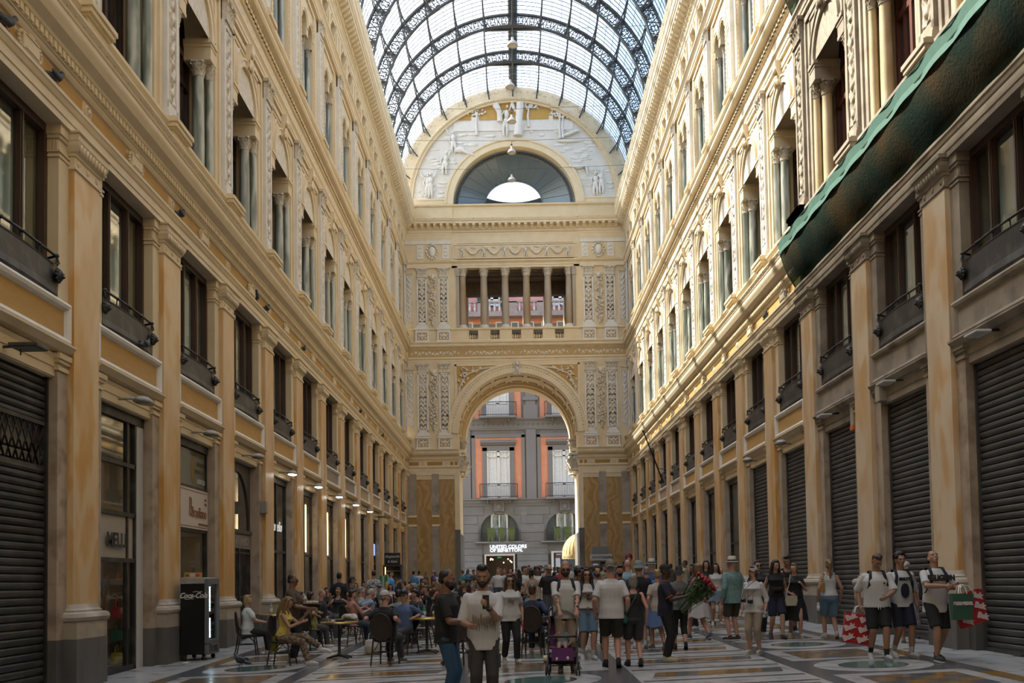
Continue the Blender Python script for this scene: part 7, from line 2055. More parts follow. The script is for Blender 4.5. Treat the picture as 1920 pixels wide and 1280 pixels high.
def chair_at(x, y, rz, label, group=None, pad=False):
 z = gz(x, y)
 if pad not in CH:
  CH[pad] = make_chair(label, pad); c = CH[pad]; c.location = (x, y, z); c.rotation_euler = (0, 0, rz)
  if group: c['group'] = group
 else: c = dup(CH[pad], (x, y, z), rz, label, group)
 return c
marble_top = mat('table_marble', (.30, .29, .27), .25, (.40, .39, .36), 4, .5)
TB = []
def table_at(x, y, label, r=.38, group=None):
 z = gz(x, y)
 if not TB:
  t = thing('round_table', label, 'table', (x, y, z))
  m = MB(); m.lathe([(0, .70), (r - .01, .70), (r - .01, .735), (0, .737)], 28); obj('table_top', m, marble_top, t)
  m = MB(); m.lathe([(r - .012, .698), (r, .70), (r, .738), (r - .012, .739)], 28); obj('rim', m, brass, t)
  m = MB(); m.lathe([(.03, .05), (.03, .66), (.08, .70)], 12); obj('pedestal', m, iron, t)
  for k in range(4):
   a = PI / 4 + k * PI / 2; m = MB(); m.tube([(0, 0, .07), (.2 * math.cos(a), .2 * math.sin(a), .045), (.30 * math.cos(a), .30 * math.sin(a), .02)], [.03, .022, .02], 6); obj('foot', m, iron, t)
  TB.append(t); t['group'] = group or 'terrace tables'
  return t
 return dup(TB[0], (x, y, z), 0, label, group or 'terrace tables')
def solve_h(px, py, h):
 c = (px - CX, -(py - CY), F)
 d = [sum(R_[i][k] * c[k] for k in range(3)) for i in range(3)]
 t = (h - EYE) / (d[2] - .0187 * d[0] - .0138 * d[1])
 return d[0] * t, d[1] * t
SEATED = lambda H: 1.345 * H / 1.75
def sit_at(px, py, rz, label, H=1.66, chair=True, pad=False, chlabel=None, **kw):
 x, y = solve_h(px, py, SEATED(H) + kw.pop('dz', 0)); rz = math.radians(rz)
 k = H / 1.75
 t = person(label, (x, y, gz(x, y)), rz, H=H, sit=.455 / k, **kw)
 if chair: chair_at(x, y, rz, chlabel or ' '.join(('cafe chair under the ' + label.split(' seated')[0].split(',')[0]).split()[:16]), 'cafe chairs on the terrace', pad)
 return t
def stand(px, d, rz, label, foot_px=None, H=1.72, **kw):
 if foot_px: x, y = foot(*foot_px)
 else: x, y = slope_x(px, 1080, d)[0], d
 return person(label, (x, y, gz(x, y)), math.radians(rz), H=H, **kw)
def lab(o, l): o['label'] = l; return o
blue_j = (.028, .085, .17); denim = (.10, .17, .25); blk = (.008, .008, .009); wht_c = (.50, .50, .50); navy = (.010, .012, .028)
NV = .0085
pm = stand(905, 11.6, 4, 'bearded person in oversized white tee with feather print holding up a phone', H=1.76, skin='tan', hair='black', hstyle='quiff', beard='black', top='tee', sleeve='wide', topc=wht_c, hem=-.16, botc=(.045, .045, .045), shoe=(.05, .05, .05), R=(-.17, -.26, 1.05), Lh=(.05, -.34, 1.25), Lp=(.35, .6, -.7), Rp=(-.35, .7, -.6), head=(-.12, .22), vox=NV, curlL=.8, curlR=.9, fist=((.2, .4, .1), (-.5, .7, 0)))
bm2 = stand(836, 12.2, 78, 'dark bearded person in black tee and blue jeans in profile holding sunglasses', H=1.72, skin='brown', hair='black', hstyle='buzz', beard='black', top='tee', topc=blk, botc=blue_j, shoe=(.3, .3, .3), R=(-.13, -.34, 1.10), Lh=(.16, -.30, 1.04), Rp=(-.5, .8, -.5), Lp=(.5, .8, -.5), head=(.1, .05), vox=NV, curlR=.9)
h = handpos(pm, 1)
o = thing('phone', 'black mobile phone held up by the person in white feather tee', 'phone', (h.x - .01, h.y - .02, h.z + .03), math.radians(4))
m = MB(); m.bev(-.038, .038, -.005, .005, -.075, .085, .004); obj('body', m, iron, o); m = MB(); m.box(-.025, -.008, -.0075, -.005, .035, .07); obj('camera_bump', m, mat('sunglass', (.006, .006, .006)), o)
h = handpos(bm2, -1)
o = thing('sunglasses', 'thin dark sunglasses dangling from the hand of the person in black tee', 'sunglasses', (h.x + .03, h.y, h.z + .02))
m = MB(); m.tube([(0, 0, 0), (.10, -.02, .06), (.18, -.04, .10)], .004, 5); m.tube([(-.03, 0, .05), (.05, -.03, .12), (.15, -.05, .16)], .004, 5); obj('temple', m, iron, o)
m = MB(); m.ball((-.03, 0, .03), (.03, .008, .022), 8); m.ball((.0, .05, .02), (.03, .008, .022), 8); obj('lens', m, glass_m, o)
i = INFO[pm.name]; m = MB(); M0 = i['TM']
rnd = random.Random(2)
for kx in range(9):
 x = -.12 + .24 * kx / 8; z0 = .20 - .04 * abs(math.sin(kx)); m.M = M0
 m.ball((x, -.148 - .008 * math.cos(x * 8), z0), (.012, .004, .055 + .02 * (kx % 2)), 6); m.ball((x + .01, -.149, z0 - .06), (.005, .003, .05), 5)
obj('feather_print', m, mat('feather_tan', (.22, .16, .10), .8), pm)
m = MB(); W = i['arm'][1][1]; E = i['arm'][1][0]; d = (W - E).normalized(); c = W - d * .02
uu = d.orthogonal().normalized(); vv = d.cross(uu); m.tube([c + (uu * math.cos(a) + vv * math.sin(a)) * .031 for a in [k * PI / 8 for k in range(16)]], .007, 5, closed=True); m.ball(tuple(c + V((-.02, -.025, 0))), .018, 8); obj('wrist_watch', m, iron, pm)
m = MB()
for s in (-1, 1):
 hj, K, A = i['foot'][s]; p = hj + (K - hj) * .62; m.bev(p.x + s * .075 - .02, p.x + s * .075 + .025, p.y - .07, p.y + .07, p.z - .08, p.z + .08, .008)
obj('cargo_pocket', m, cloth((.045, .045, .045)), pm)
wb = stand(950, 0, 10, 'person with long brown hair, sunglasses, lettered white tee and black trousers walking forward', foot_px=(958, 1243), H=1.62, sex='f', skin='light', hair='brown', hstyle='long', glasses='sun', top='tee', topc=wht_c, botc=blk, shoe=(.40, .38, .34), stride=.6, girth=1.12, vox=.011)
obj('tee_print', text_mb('Og', .10, M=INFO[wb.name]['TM'] @ Matrix.Translation((-.02, -.165, .26)), shear=.2), iron, wb)
h = handpos(wb, 1); o = thing('red_strap', 'short red strap hanging from the hand of the person in lettered white tee', 'strap', (h.x, h.y - .02, h.z)); m = MB(); m.box(-.015, .015, -.006, .006, -.20, .03); obj('band', m, mat('strap_red', (.35, .02, .03)), o)
dad = stand(1060, 16.15, 2, 'bald bearded person with tattooed arms and sunglasses in white tee pushing a pushchair', H=1.80, skin='tan', hair='dark', hstyle='bald', beard='black', glasses='sun', top='tee', topc=wht_c, botc=(.30, .24, .18), shoe=(.4, .4, .4), R=(-.13, -.36, .96), Lh=(.13, -.36, .96), head=(0, .12), vox=.0095, curlR=1.1, curlL=1.1, fist=((.0, -.2, -1), (.0, -.2, -1)), girth=1.06)
lab(straps(dad), 'black backpack straps on the bald person pushing the pushchair')
i = INFO[dad.name]; m = MB(); rnd = random.Random(8)
for s in (-1, 1):
 E, W = i['arm'][s]; d = (W - E).normalized(); u = d.orthogonal().normalized(); w_ = d.cross(u)
 for k in range(16):
  q = .05 + .8 * rnd.random(); a = rnd.random() * 6.28; r = .0425 - .013 * q
  m.ball(tuple(E + (W - E) * q + (u * math.cos(a) + w_ * math.sin(a)) * (r - .001)), (.012, .012, .016), 6)
obj('tattoo', m, mat('tattoo_ink', (.06, .05, .05), .7), dad)
sw_ = stand(1105, 0, 3, 'person in sunglasses with long black hair, printed white tee and long denim shorts', foot_px=(1103, 1236), H=1.67, sex='f', skin='light', hair='black', hstyle='long', glasses='sun', top='tee', topc=wht_c, hem=.05, bottom='shorts', botc=denim, shoe=(.52, .52, .52), R=(-.21, -.06, .94), Lh=(.21, -.06, .94), Rp=(-1, .2, -.2), Lp=(1, .2, -.2), stride=.25, socks=(.5, .5, .5), head=(0, -.1), vox=.0095)
lab(straps(sw_, pack=False), 'black bag straps on the person in printed white tee and denim shorts')
m = MB(); m.M = INFO[sw_.name]['TM']; m.lathe([(.172, .035), (.176, .04), (.176, .075), (.172, .08)], 24, sy=.74, caps=False); m.box(-.02, .02, -.142, -.128, .035, .08, 1); obj('belt', m, [mat('belt_red', (.10, .015, .02), .4), brass], sw_)
m = MB(); m.M = INFO[sw_.name]['TM']; rnd = random.Random(6)
for k in range(12):
 x, z = (rnd.random() - .5) * .15, .20 + .17 * rnd.random(); m.ball((x, -.152, z), (.028, .006, .03), 7, 0); m.ball((x, -.157, z - .005), (.014, .004, .016), 6, 1 + k % 2)
obj('tee_print', m, [mat('print_dark', (.03, .02, .02)), mat('print_tan', (.35, .24, .15)), mat('print_mauve', (.16, .07, .08))], sw_)
cm = stand(1150, 0, 177, 'person in khaki cap, plain white tee and dark olive shorts walking away', foot_px=(1148, 1251), H=1.80, skin='pink', hair='grey', hstyle='buzz', hat=('capback', (.17, .155, .11)), top='tee', topc=wht_c, hem=-.12, bottom='shorts', botc=(.028, .028, .022), shoe=(.012, .012, .016), stride=.5, girth=1.12, vox=.0095)
tk = stand(1186, 0, 182, 'grey haired person in black vest top and dark shorts walking away', foot_px=(1190, 1249), H=1.55, sex='f', skin='pink', hair='grey', hstyle='bob', top='tank', topc=blk, bottom='shorts', botc=(.035, .033, .04), shoe=(.02, .02, .02), stride=.5, vox=.0095, girth=1.05)
m = MB(); m.M = INFO[tk.name]['TM']; m.tube([(-.10, .02, .53), (-.03, .125, .40), (.08, .145, .22), (.17, .10, .04)], .012, 5); m.bev(.13, .22, .02, .12, -.10, .06, .02); o = obj('crossbody_bag', m, cloth((.02, .10, .09))); o.location = tk.location; o.rotation_euler = tk.rotation_euler; o.scale = tk.scale; tag(o, 'teal strapped crossbody bag on the grey haired person in black vest top', 'bag')
rv = stand(1242, 0, 72, 'dark skinned person in black cap and navy polo with orange trim carrying red roses', foot_px=(1250, 1240), H=1.68, skin='dark', hair=None, hat=('cap', blk), top='polo', topc=navy, hem=-.10, botc=blk, shoe=(.45, .40, .30), R=(-.10, -.36, 1.16), Lh=(.12, -.40, 1.24), head=(-.15, .05), vox=.0095, curlR=1.2, curlL=1.2)
i = INFO[rv.name]; m = MB()
for s in (-1, 1):
 E, W = i['arm'][s]; S_ = i['Sh'][s]; c = S_ + (E - S_) * .82; d = (E - S_).normalized(); u = d.orthogonal().normalized(); w_ = d.cross(u); m.tube([c + (u * math.cos(a) + w_ * math.sin(a)) * .070 for a in [k * PI / 10 for k in range(20)]], .007, 5, closed=True)
m.tube([i['TM'] @ V((.068 * math.cos(a), .01 + .062 * math.sin(a), .525)) for a in [k * PI / 10 for k in range(20)]], .009, 5, closed=True)
obj('orange_trim', m, mat('trim_orange', (.55, .10, .04), .7), rv)
h = handpos(rv, 1); h2 = handpos(rv, -1); base = (h + h2) / 2
bq = thing('rose_bouquet', 'large bunch of red roses with green leaves held by the person in navy polo', 'bouquet', tuple(base + V((.06, -.02, -.02))))
ax = V((.62, -.12, .62)).normalized(); u = ax.orthogonal().normalized(); w_ = ax.cross(u)
leaf = mat('rose_leaf', (.022, .060, .014), .5, (.04, .095, .025), 8, .5); m = MB(); rnd = random.Random(21)
for k in range(300):
 q = rnd.random() ** .7; r = (.06 + .17 * q) * math.sqrt(rnd.random()); a = rnd.random() * 6.28
 p = ax * (-.12 + .42 * q) + (u * math.cos(a) + w_ * math.sin(a)) * r + V((0, 0, -.10 * rnd.random()))
 m.ball(tuple(p), (.045, .018, .010), 5, 0, Matrix.Rotation(rnd.random() * 6.28, 3, V((rnd.random() - .5, rnd.random() - .5, rnd.random() - .5)).normalized()))
for k in range(26):
 a = k * .9; r = .05 + .04 * (k % 3); m.tube([ax * -.30 + (u * math.cos(a) + w_ * math.sin(a)) * r * .8 + V((-.02, 0, -.06)), ax * .28 + (u * math.cos(a) + w_ * math.sin(a)) * r * 2.0], .005, 4)
obj('foliage', m, leaf, bq)
rm = MB(); rm.ball((0, 0, .01), (.022, .022, .026), 8)
for k in range(7): a = k * .9; rm.ball((.016 * math.cos(a), .016 * math.sin(a), .004 + .004 * (k % 2)), (.018, .018, .022), 6)
rme = rm.mesh('rose', mat('rose_red', (.30, .008, .012), .6, (.16, .004, .008), 20, .5))
for k in range(34):
 a = k * 2.4; r = .21 * math.sqrt((k + .5) / 34); p = ax * (.36 - .25 * r) + (u * math.cos(a) + w_ * math.sin(a)) * r
 o = obj('rose', rme, None, bq, tuple(p)); o.rotation_euler = (rnd.random() * .8, rnd.random() * .8, a); o.scale = (1.15, 1.15, 1.15)
bh = stand(1272, 0, 178, 'person in dark bucket hat, grey top and black cropped trousers walking away', foot_px=(1276, 1217), H=1.64, sex='f', skin='pink', hair='grey', hstyle='short', hat=('bucket', (.025, .025, .028)), top='tee', topc=(.12, .12, .125), bottom='capri', botc=blk, shoe=(.02, .02, .025), stride=.4, vox=.011)
fw2 = stand(1305, 0, 205, 'person with blonde bob in red floral blouse and full white skirt striding away', foot_px=(1312, 1199), H=1.70, sex='f', skin='pink', hair='dblonde', hstyle='bob', top='tee', topc=(.20, .018, .03), pattern=(.42, .25, .25), bottom='skirt', botc=wht_c, shoe=(.05, .07, .14), stride=.9, girth=1.06, vox=.011)
pl = stand(1368, 0, 205, 'person in straw panama hat, green checked shirt and olive shorts seen from behind', foot_px=(1376, 1201), H=1.78, skin='pink', hair='white', hstyle='short', hat=('panama', (.55, .49, .38)), top='shirt', sleeve='long', topc=(.10, .19, .19), pattern=(.17, .27, .26), hem=-.14, bottom='shorts', botc=(.045, .042, .028), shoe=(.045, .035, .03), girth=1.08, vox=.011, head=(.35, 0))
cw = stand(1412, 0, -35, 'person in pale cap and white blouse with cameras round the neck and beige cropped trousers', foot_px=(1416, 1226), H=1.60, sex='f', skin='pink', hair='brown', hstyle='bob', hat=('cap', (.36, .35, .32)), top='shirt', sleeve='mid', topc=wht_c, hem=-.10, bottom='capri', botc=(.30, .25, .19), shoe=(.42, .38, .33), vox=.0095, head=(-.1, -.12))
i = INFO[cw.name]
for dx, dz, nm, z in ((.0, 0, 'camera hanging on a red cord', .12), (-.14, -.02, 'camera hanging on a grey strap', .14)):
 q = wpos(cw, i['TM'] @ V((dx, -.185, z))); o = thing('camera', 'small black %s in front of the person in white blouse' % nm, 'camera', tuple(q), cw.rotation_euler.z)
 m = MB(); m.bev(-.05, .05, -.022, .022, -.035, .035, .008); obj('camera_body', m, iron, o); m = MB(); m.M = Matrix.Rotation(PI / 2, 4, 'X'); m.lathe([(.0, .05), (.026, .05), (.03, .02)], 12); obj('lens', m, glass_m, o)
 m = MB(); s_ = -1 if dx == 0 else 1; iv = Matrix.Rotation(-cw.rotation_euler.z, 3, 'Z')
 pts = [iv @ (wpos(cw, i['TM'] @ V(p)) - q) for p in ((dx - .045, -.17, z + .03), (-.06 if dx == 0 else -.12, -.155, .36), (-.065 if dx == 0 else .05, -.07, .52), (0.06, .06, .52), (.07 if dx == 0 else .12, -.15, .36), (dx + .045, -.17, z + .03))]
 m.tube(pts, .005, 4); obj('cord', m, mat('cord_red', (.22, .03, .04)) if dx == 0 else mat('strap_grey', (.08, .08, .085)), o)
def bottle(loc, label, col=(.35, .48, .50), s=1.0, tilt=0.0):
 o = thing('water_bottle', label, 'bottle', loc); o.rotation_euler = (tilt, 0, 0); o.scale = (s, s, s)
 m = MB(); m.lathe([(.0, 0), (.03, 0), (.032, .01), (.032, .13), (.026, .16), (.012, .185), (.012, .20)], 12); obj('body', m, mat('bottle_' + str(int(col[0] * 100)), col, .15), o)
 m = MB(); m.lathe([(.014, .197), (.014, .215), (0, .216)], 10); obj('cap', m, mat('bottle_cap', (.05, .25, .45)), o); m = MB(); m.lathe([(.0335, .05), (.0335, .11)], 12, caps=False); obj('label_band', m, white_p, o)
 return o
h = handpos(cw, 1); bottle((h.x - .02, h.y - .03, h.z - .05), 'clear water bottle in the hand of the person in white blouse', tilt=1.2)
sg2 = stand(1421, 22.2, 6, 'person in sunglasses and dark tee half hidden behind the person in white blouse', H=1.70, sex='f', skin='light', hair='dark', hstyle='pony', glasses='sun', top='tee', topc=(.03, .03, .035), bottom='trousers', botc=(.03, .03, .035), vox=.013)
bt_ = stand(1455, 0, -4, 'smiling person in black sleeveless top and navy shorts walking forward', foot_px=(1457, 1197), H=1.72, sex='f', skin='light', hair='dark', hstyle='long', top='top', sleeve='none', topc=blk, bottom='shorts', botc=navy, shoe=(.02, .02, .02), stride=.6, vox=.0105, head=(.35, .2))
m = MB(); m.M = INFO[bt_.name]['TM']; m.bev(-.13, .13, -.20, -.13, .12, .24, .03); m.tube([(-.12, -.14, .2), (-.16, 0, .3), (-.1, .12, .42), (.08, .05, .53), (.15, -.1, .36), (.12, -.15, .24)], .012, 5); o = obj('belt_bag', m, cloth((.012, .012, .013))); o.location = bt_.location; o.rotation_euler = bt_.rotation_euler; o.scale = bt_.scale; tag(o, 'black belt bag across the chest of the smiling person in navy shorts', 'bag')
by = stand(1464, 0, 8, 'taller person in black vest and denim shorts behind the smiling person in navy shorts', foot_px=(1478, 1189), H=1.80, skin='tan', hair='black', hstyle='quiff', top='tank', topc=blk, bottom='shorts', botc=denim, shoe=(.45, .45, .45), stride=.5, socks=(.02, .02, .02), vox=.011, head=(-.4, .3))
bd = stand(1494, 0, -8, 'blonde person in long black dress with cream shoulder bag talking', foot_px=(1492, 1195), H=1.62, sex='f', skin='pink', hair='dblonde', hstyle='bob', top='dress', topc=blk, bottom='dress', botc=blk, shoe=(.45, .40, .34), R=(-.12, -.30, 1.02), Lh=(.14, -.28, 1.22), stride=.5, girth=1.12, vox=.0105, head=(-.4, 0))
h = handpos(bd, -1); o = thing('shoulder_bag', 'cream shoulder bag on a long strap carried by the blonde person in black dress', 'bag', (h.x - .03, h.y - .01, h.z - .13)); m = MB(); m.prism([(-.12, 0), (-.10, -.11), (.10, -.11), (.13, 0), (.12, .10), (-.10, .10)], 'xz', -.04, .04); obj('body', m, cloth((.42, .37, .26)), o)
m = MB(); m.tube([(-.1, 0, .1), (-.02, .02, .36), (.03, .1, .55), (.12, .2, .4)], .009, 5); obj('strap', m, cloth((.42, .37, .26)), o)
tt = stand(1553, 0, 176, 'person with blonde ponytail in white vest top and denim shorts walking away', foot_px=(1558, 1197), H=1.68, sex='f', skin='tan', hair='dblonde', hstyle='pony', top='tank', topc=wht_c, bottom='shorts', botc=denim, shoe=(.38, .33, .30), stride=.45, vox=.0105)
h = handpos(tt, 1); bottle((h.x, h.y, h.z - .19), 'clear bottle hanging from the hand of the person in white vest top', (.45, .5, .52))
m = MB(); m.M = INFO[tt.name]['TM']; m.tube([(.11, -.08, .47), (.12, .02, .52), (.15, .1, .36), (.16, .1, .3)], .008, 5); m.bev(.12, .20, .06, .12, .10, .32, .02); o = obj('shoulder_bag', m, cloth((.35, .19, .03))); o.location = tt.location; o.rotation_euler = tt.rotation_euler; o.scale = tt.scale; tag(o, 'mustard yellow bag tucked under the arm of the person in white vest top', 'bag')
bl_ = stand(1655, 0, -8, 'person in white tee and black drawstring shorts looking down, red bag in hand', foot_px=(1648, 1236), H=1.76, skin='tan', hair='brown', hstyle='quiff', top='tee', sleeve='wide', topc=wht_c, hem=-.06, bottom='shorts', botc=blk, shoe=(.42, .45, .48), R=(-.26, .06, .88), Lh=(.08, -.32, 1.02), Lp=(.9, .3, -.4), stride=.5, socks=(.02, .02, .022), girth=1.1, head=(.15, .5), vox=.0095)
lab(straps(bl_), 'black backpack worn by the person looking down in white tee')
m = MB(); M0 = INFO[bl_.name]['TM']; m.M = M0; m.ball((.09, -.155, .33), (.018, .004, .02), 8); m.tube([(.06, -.153, .29), (.12, -.15, .29)], .003, 4); obj('chest_print', m, iron, bl_)
m = MB(); m.M = M0
for s in (-1, 1): m.tube([(s * .01, -.155, .0), (s * .018, -.165, -.09)], .005, 5)
obj('drawstring', m, white_p, bl_)
b0 = stand(1678, 0, 4, 'dark haired person in white jersey with large number and navy shorts', foot_px=(1693, 1232), H=1.76, skin='tan', hair='black', hstyle='curly', top='tee', sleeve='wide', topc=wht_c, hem=-.08, bottom='shorts', botc=navy, shoe=(.46, .44, .42), stride=.4, socks=(.5, .5, .5), vox=.0105)
M0 = INFO[b0.name]['TM']
obj('jersey_number', text_mb('0', .26, M=M0 @ Matrix.Translation((.0, -.162, .10)), bold=.03, sx=.8), cloth(navy), b0); obj('jersey_lettering', text_mb('GALTT', .06, M=M0 @ Matrix.Translation((0, -.158, .36)), bold=.006), cloth(navy), b0)
lab(straps(b0, pack=False), 'black bag straps on the person in numbered white jersey')
ow = stand(1690, 0, 150, 'white haired person in long speckled grey dress walking away', foot_px=(1702, 1205), H=1.58, sex='f', skin='pink', hair='white', hstyle='curly', top='dress', topc=(.10, .10, .11), pattern=(.24, .24, .25), bottom='dress', botc=(.10, .10, .11), botpat=(.24, .24, .25), shoe=(.35, .28, .22), stride=.3, girth=1.1, vox=.0105)
rg = stand(1758, 0, 6, 'person in lettered white tee looking up, carrying green and red bags', foot_px=(1758, 1239), H=1.80, skin='tan', hair='black', hstyle='buzz', top='tee', topc=wht_c, hem=-.16, bottom='shorts', botc=blk, shoe=(.03, .03, .03), R=(-.02, -.32, 1.15), Lh=(.10, -.30, 1.12), Rp=(-1, .1, -.3), Lp=(.9, .3, -.4), stride=-.6, head=(-.05, -.55), vox=.0095, curlR=1.1, curlL=1.1)
lab(straps(rg), 'black backpack worn by the person looking up with shopping bags')
obj('tee_print', text_mb('RELIGION', .115, M=INFO[rg.name]['TM'] @ Matrix.Translation((.02, -.166, .335)), bold=.008, sx=.85, shear=-.1), iron, rg)
def shop_bag(label, loc, rz, w, h_, d, col, txt, size, tcol, tilt=0, rows=1, diag=0.0):
 o = thing('shopping_bag', label, 'shopping bag', loc, rz); o.rotation_euler = (0, tilt, rz)
 m = MB(); m.add([(-w, -d, 0), (w, -d, 0), (w, d, 0), (-w, d, 0), (-w * .94, -d * .5, -h_), (w * .94, -d * .5, -h_), (w * .94, d * .5, -h_), (-w * .94, d * .5, -h_)][0:8], [(0, 1, 5, 4), (1, 2, 6, 5), (2, 3, 7, 6), (3, 0, 4, 7), (4, 5, 6, 7)]); obj('body', m, cloth(col), o)
 m = MB()
 for s in (-1, 1): m.tube([(-w * .4, s * d * .9, -.01), (-w * .3, s * d * .4, .10), (0, 0, .14), (w * .3, s * d * .4, .10), (w * .4, s * d * .9, -.01)], .007, 5)
 obj('handle', m, white_p if sum(tcol) > 1 else iron, o)
 m = MB()
 for r in range(rows):
  for c in range(2 if rows > 1 else 1):
   M = Matrix.Translation(((c - .5) * w * 1.05 if rows > 1 else 0, -d * (.82 - .35 * (r + .5) / rows) - .012, -h_ * (.42 if rows == 1 else (r + .62) / rows))) @ Matrix.Rotation(-diag, 4, 'Y')
   text_mb(txt, size, mb=m, M=M, bold=.008)
 obj('lettering', m, mat('bag_letter_%d' % int(tcol[0] * 100), tcol, .6), o)
 return o
redb = (.38, .015, .022)
hr = (handpos(rg, -1) + handpos(rg, 1)) / 2
shop_bag('red printed shopping bag behind the green one, held by the person looking up', (hr.x + .22, hr.y - .03, hr.z - .10), .1, .24, .50, .07, redb, 'Bsk', .12, (.58, .50, .50), tilt=-.28, rows=3, diag=-.5)
shop_bag('green lettered shopping bag held by the person looking up', (hr.x + .10, hr.y - .16, hr.z - .10), .1, .17, .40, .06, (.035, .105, .07), 'PULL&BEAR', .058, (.58, .55, .52))
h = handpos(bl_, -1); shop_bag('red printed shopping bag hanging beside the person in black shorts', (h.x - .02, h.y + .02, h.z - .08), -.1, .22, .50, .07, redb, 'Bsk', .12, (.58, .50, .50), tilt=.16, rows=3, diag=.5)
V2 = .014
stand(1198, 20.0, 176, 'person in grey-green bucket hat and black tee walking away', H=1.76, skin='pink', hair='grey', hat=('bucket', (.20, .245, .23)), top='tee', topc=blk, bottom='shorts', botc=(.10, .12, .14), girth=1.15, vox=V2, stride=.3)
stand(1177, 24.5, 178, 'bald person in light blue tee with olive pack, back turned', H=1.82, skin='pink', hair='grey', hstyle='bald', top='tee', topc=(.20, .37, .43), girth=1.15, vox=V2)
stand(1222, 24.0, 172, 'person in white brimmed hat and blue shirt, back turned', H=1.80, skin='pink', hair='white', hat=('panama', (.50, .49, .46)), top='tee', topc=(.03, .10, .28), vox=V2)
stand(1212, 21.8, 185, 'short person with cropped grey hair and bright blue collar, back turned', H=1.64, skin='pink', hair='grey', hstyle='buzz', top='tee', topc=(.04, .17, .40), vox=V2)
stand(1232, 19.6, 190, 'person in pale tee and blue skirt partly hidden by the rose seller', H=1.60, sex='f', skin='pink', hair='blonde', hstyle='short', top='tee', topc=(.36, .32, .29), bottom='skirt', botc=(.09, .16, .32), shoe=(.1, .1, .1), vox=V2, stride=.4)
stand(1324, 27.0, 4, 'person with long dark hair in open black jacket facing forward', H=1.76, sex='f', skin='light', hair='dark', hstyle='long', top='top', sleeve='long', topc=blk, bottom='shorts', botc=(.04, .06, .10), shoe=(.02, .02, .02), vox=V2, stride=.5)
w1 = stand(1342, 26.5, -6, 'person in sleeveless white top and denim skirt with large black bag', H=1.68, sex='f', skin='light', hair='black', hstyle='long', top='top', sleeve='none', topc=wht_c, bottom='miniskirt', botc=(.16, .23, .29), shoe=(.4, .42, .4), R=(-.05, -.25, 1.05), vox=V2, stride=.4)
o = thing('tote_bag', 'black slouchy bag on the arm of the person in denim skirt', 'bag', tuple(wpos(w1, (.27, .0, .80)))); m = MB(); m.ball((0, 0, .1), (.07, .14, .17), 10); obj('body', m, cloth(blk), o); m = MB(); m.tube([(0, -.1, .22), (-.05, -.03, .6), (-.05, .05, .6), (0, .1, .22)], .01, 5); obj('strap', m, cloth(blk), o)
stand(1352, 30.0, 8, 'boy in pale tee and shorts behind the person in denim skirt', H=1.52, skin='light', hair='black', hstyle='buzz', top='tee', topc=(.34, .36, .40), bottom='shorts', botc=(.16, .16, .15), shoe=(.03, .03, .03), vox=V2)
stand(1300, 25.0, -60, 'dark skinned person with long dark hair beside the blonde bob', H=1.66, sex='f', skin='brown', hair='black', hstyle='long', top='tank', topc=(.05, .04, .04), botc=blk, vox=V2)
stand(1030, 27.5, 6, 'broad person in black polo and sunglasses walking forward', H=1.78, skin='tan', hair='grey', hstyle='buzz', glasses='sun', top='polo', topc=blk, botc=(.06, .06, .07), girth=1.12, vox=V2, stride=.4)
stand(1087, 19.8, 60, 'person with big curly black hair beside the person in sunglasses', H=1.68, skin='brown', hair='black', hstyle='curly', top='tee', topc=(.03, .03, .035), vox=V2)
stand(1119, 20.4, 10, 'youth with wavy brown hair between the printed tee and the khaki cap', H=1.70, skin='light', hair='brown', hstyle='curly', beard='brown', top='tee', topc=(.32, .32, .32), vox=V2)
stand(1162, 22.5, 12, 'smiling bearded person half hidden behind the khaki cap', H=1.68, skin='tan', hair='black', hstyle='quiff', beard='black', top='tee', topc=(.05, .05, .06), vox=V2)
stand(1172, 30.0, 0, 'person in dark peaked cap and red top behind the smiling person', H=1.80, skin='brown', hair='black', hat=('cap', (.02, .025, .04)), top='tee', topc=(.45, .03, .02), vox=.018)
stand(998, 29.0, 178, 'person in cream strapless dress with dark hair, back turned', H=1.66, sex='f', skin='tan', hair='dark', hstyle='bun', top='tank', topc=(.36, .31, .22), bottom='dress', botc=(.36, .31, .22), vox=V2)
stand(983, 33.0, 60, 'person in white tee and black trousers photographing beside the cream dress', H=1.76, skin='tan', hair='dark', hstyle='short', top='tee', topc=wht_c, botc=blk, R=(-.1, -.3, 1.2), Lh=(.1, -.32, 1.25), vox=.017)
stand(970, 31.0, -70, 'person in black tee in profile beside the photographer', H=1.68, sex='f', skin='light', hair='dark', hstyle='long', top='tee', topc=blk, botc=blk, vox=.017)
stand(1008, 32.0, -10, 'person in white tee behind the cream dress', H=1.72, skin='brown', hair='black', hstyle='curly', top='tee', topc=wht_c, botc=blk, vox=.017)
stand(934, 40.0, 4, 'person in white polo in the crowd below the shop entrance', H=1.74, skin='light', hair='dblonde', hstyle='short', top='polo', topc=wht_c, vox=.02)
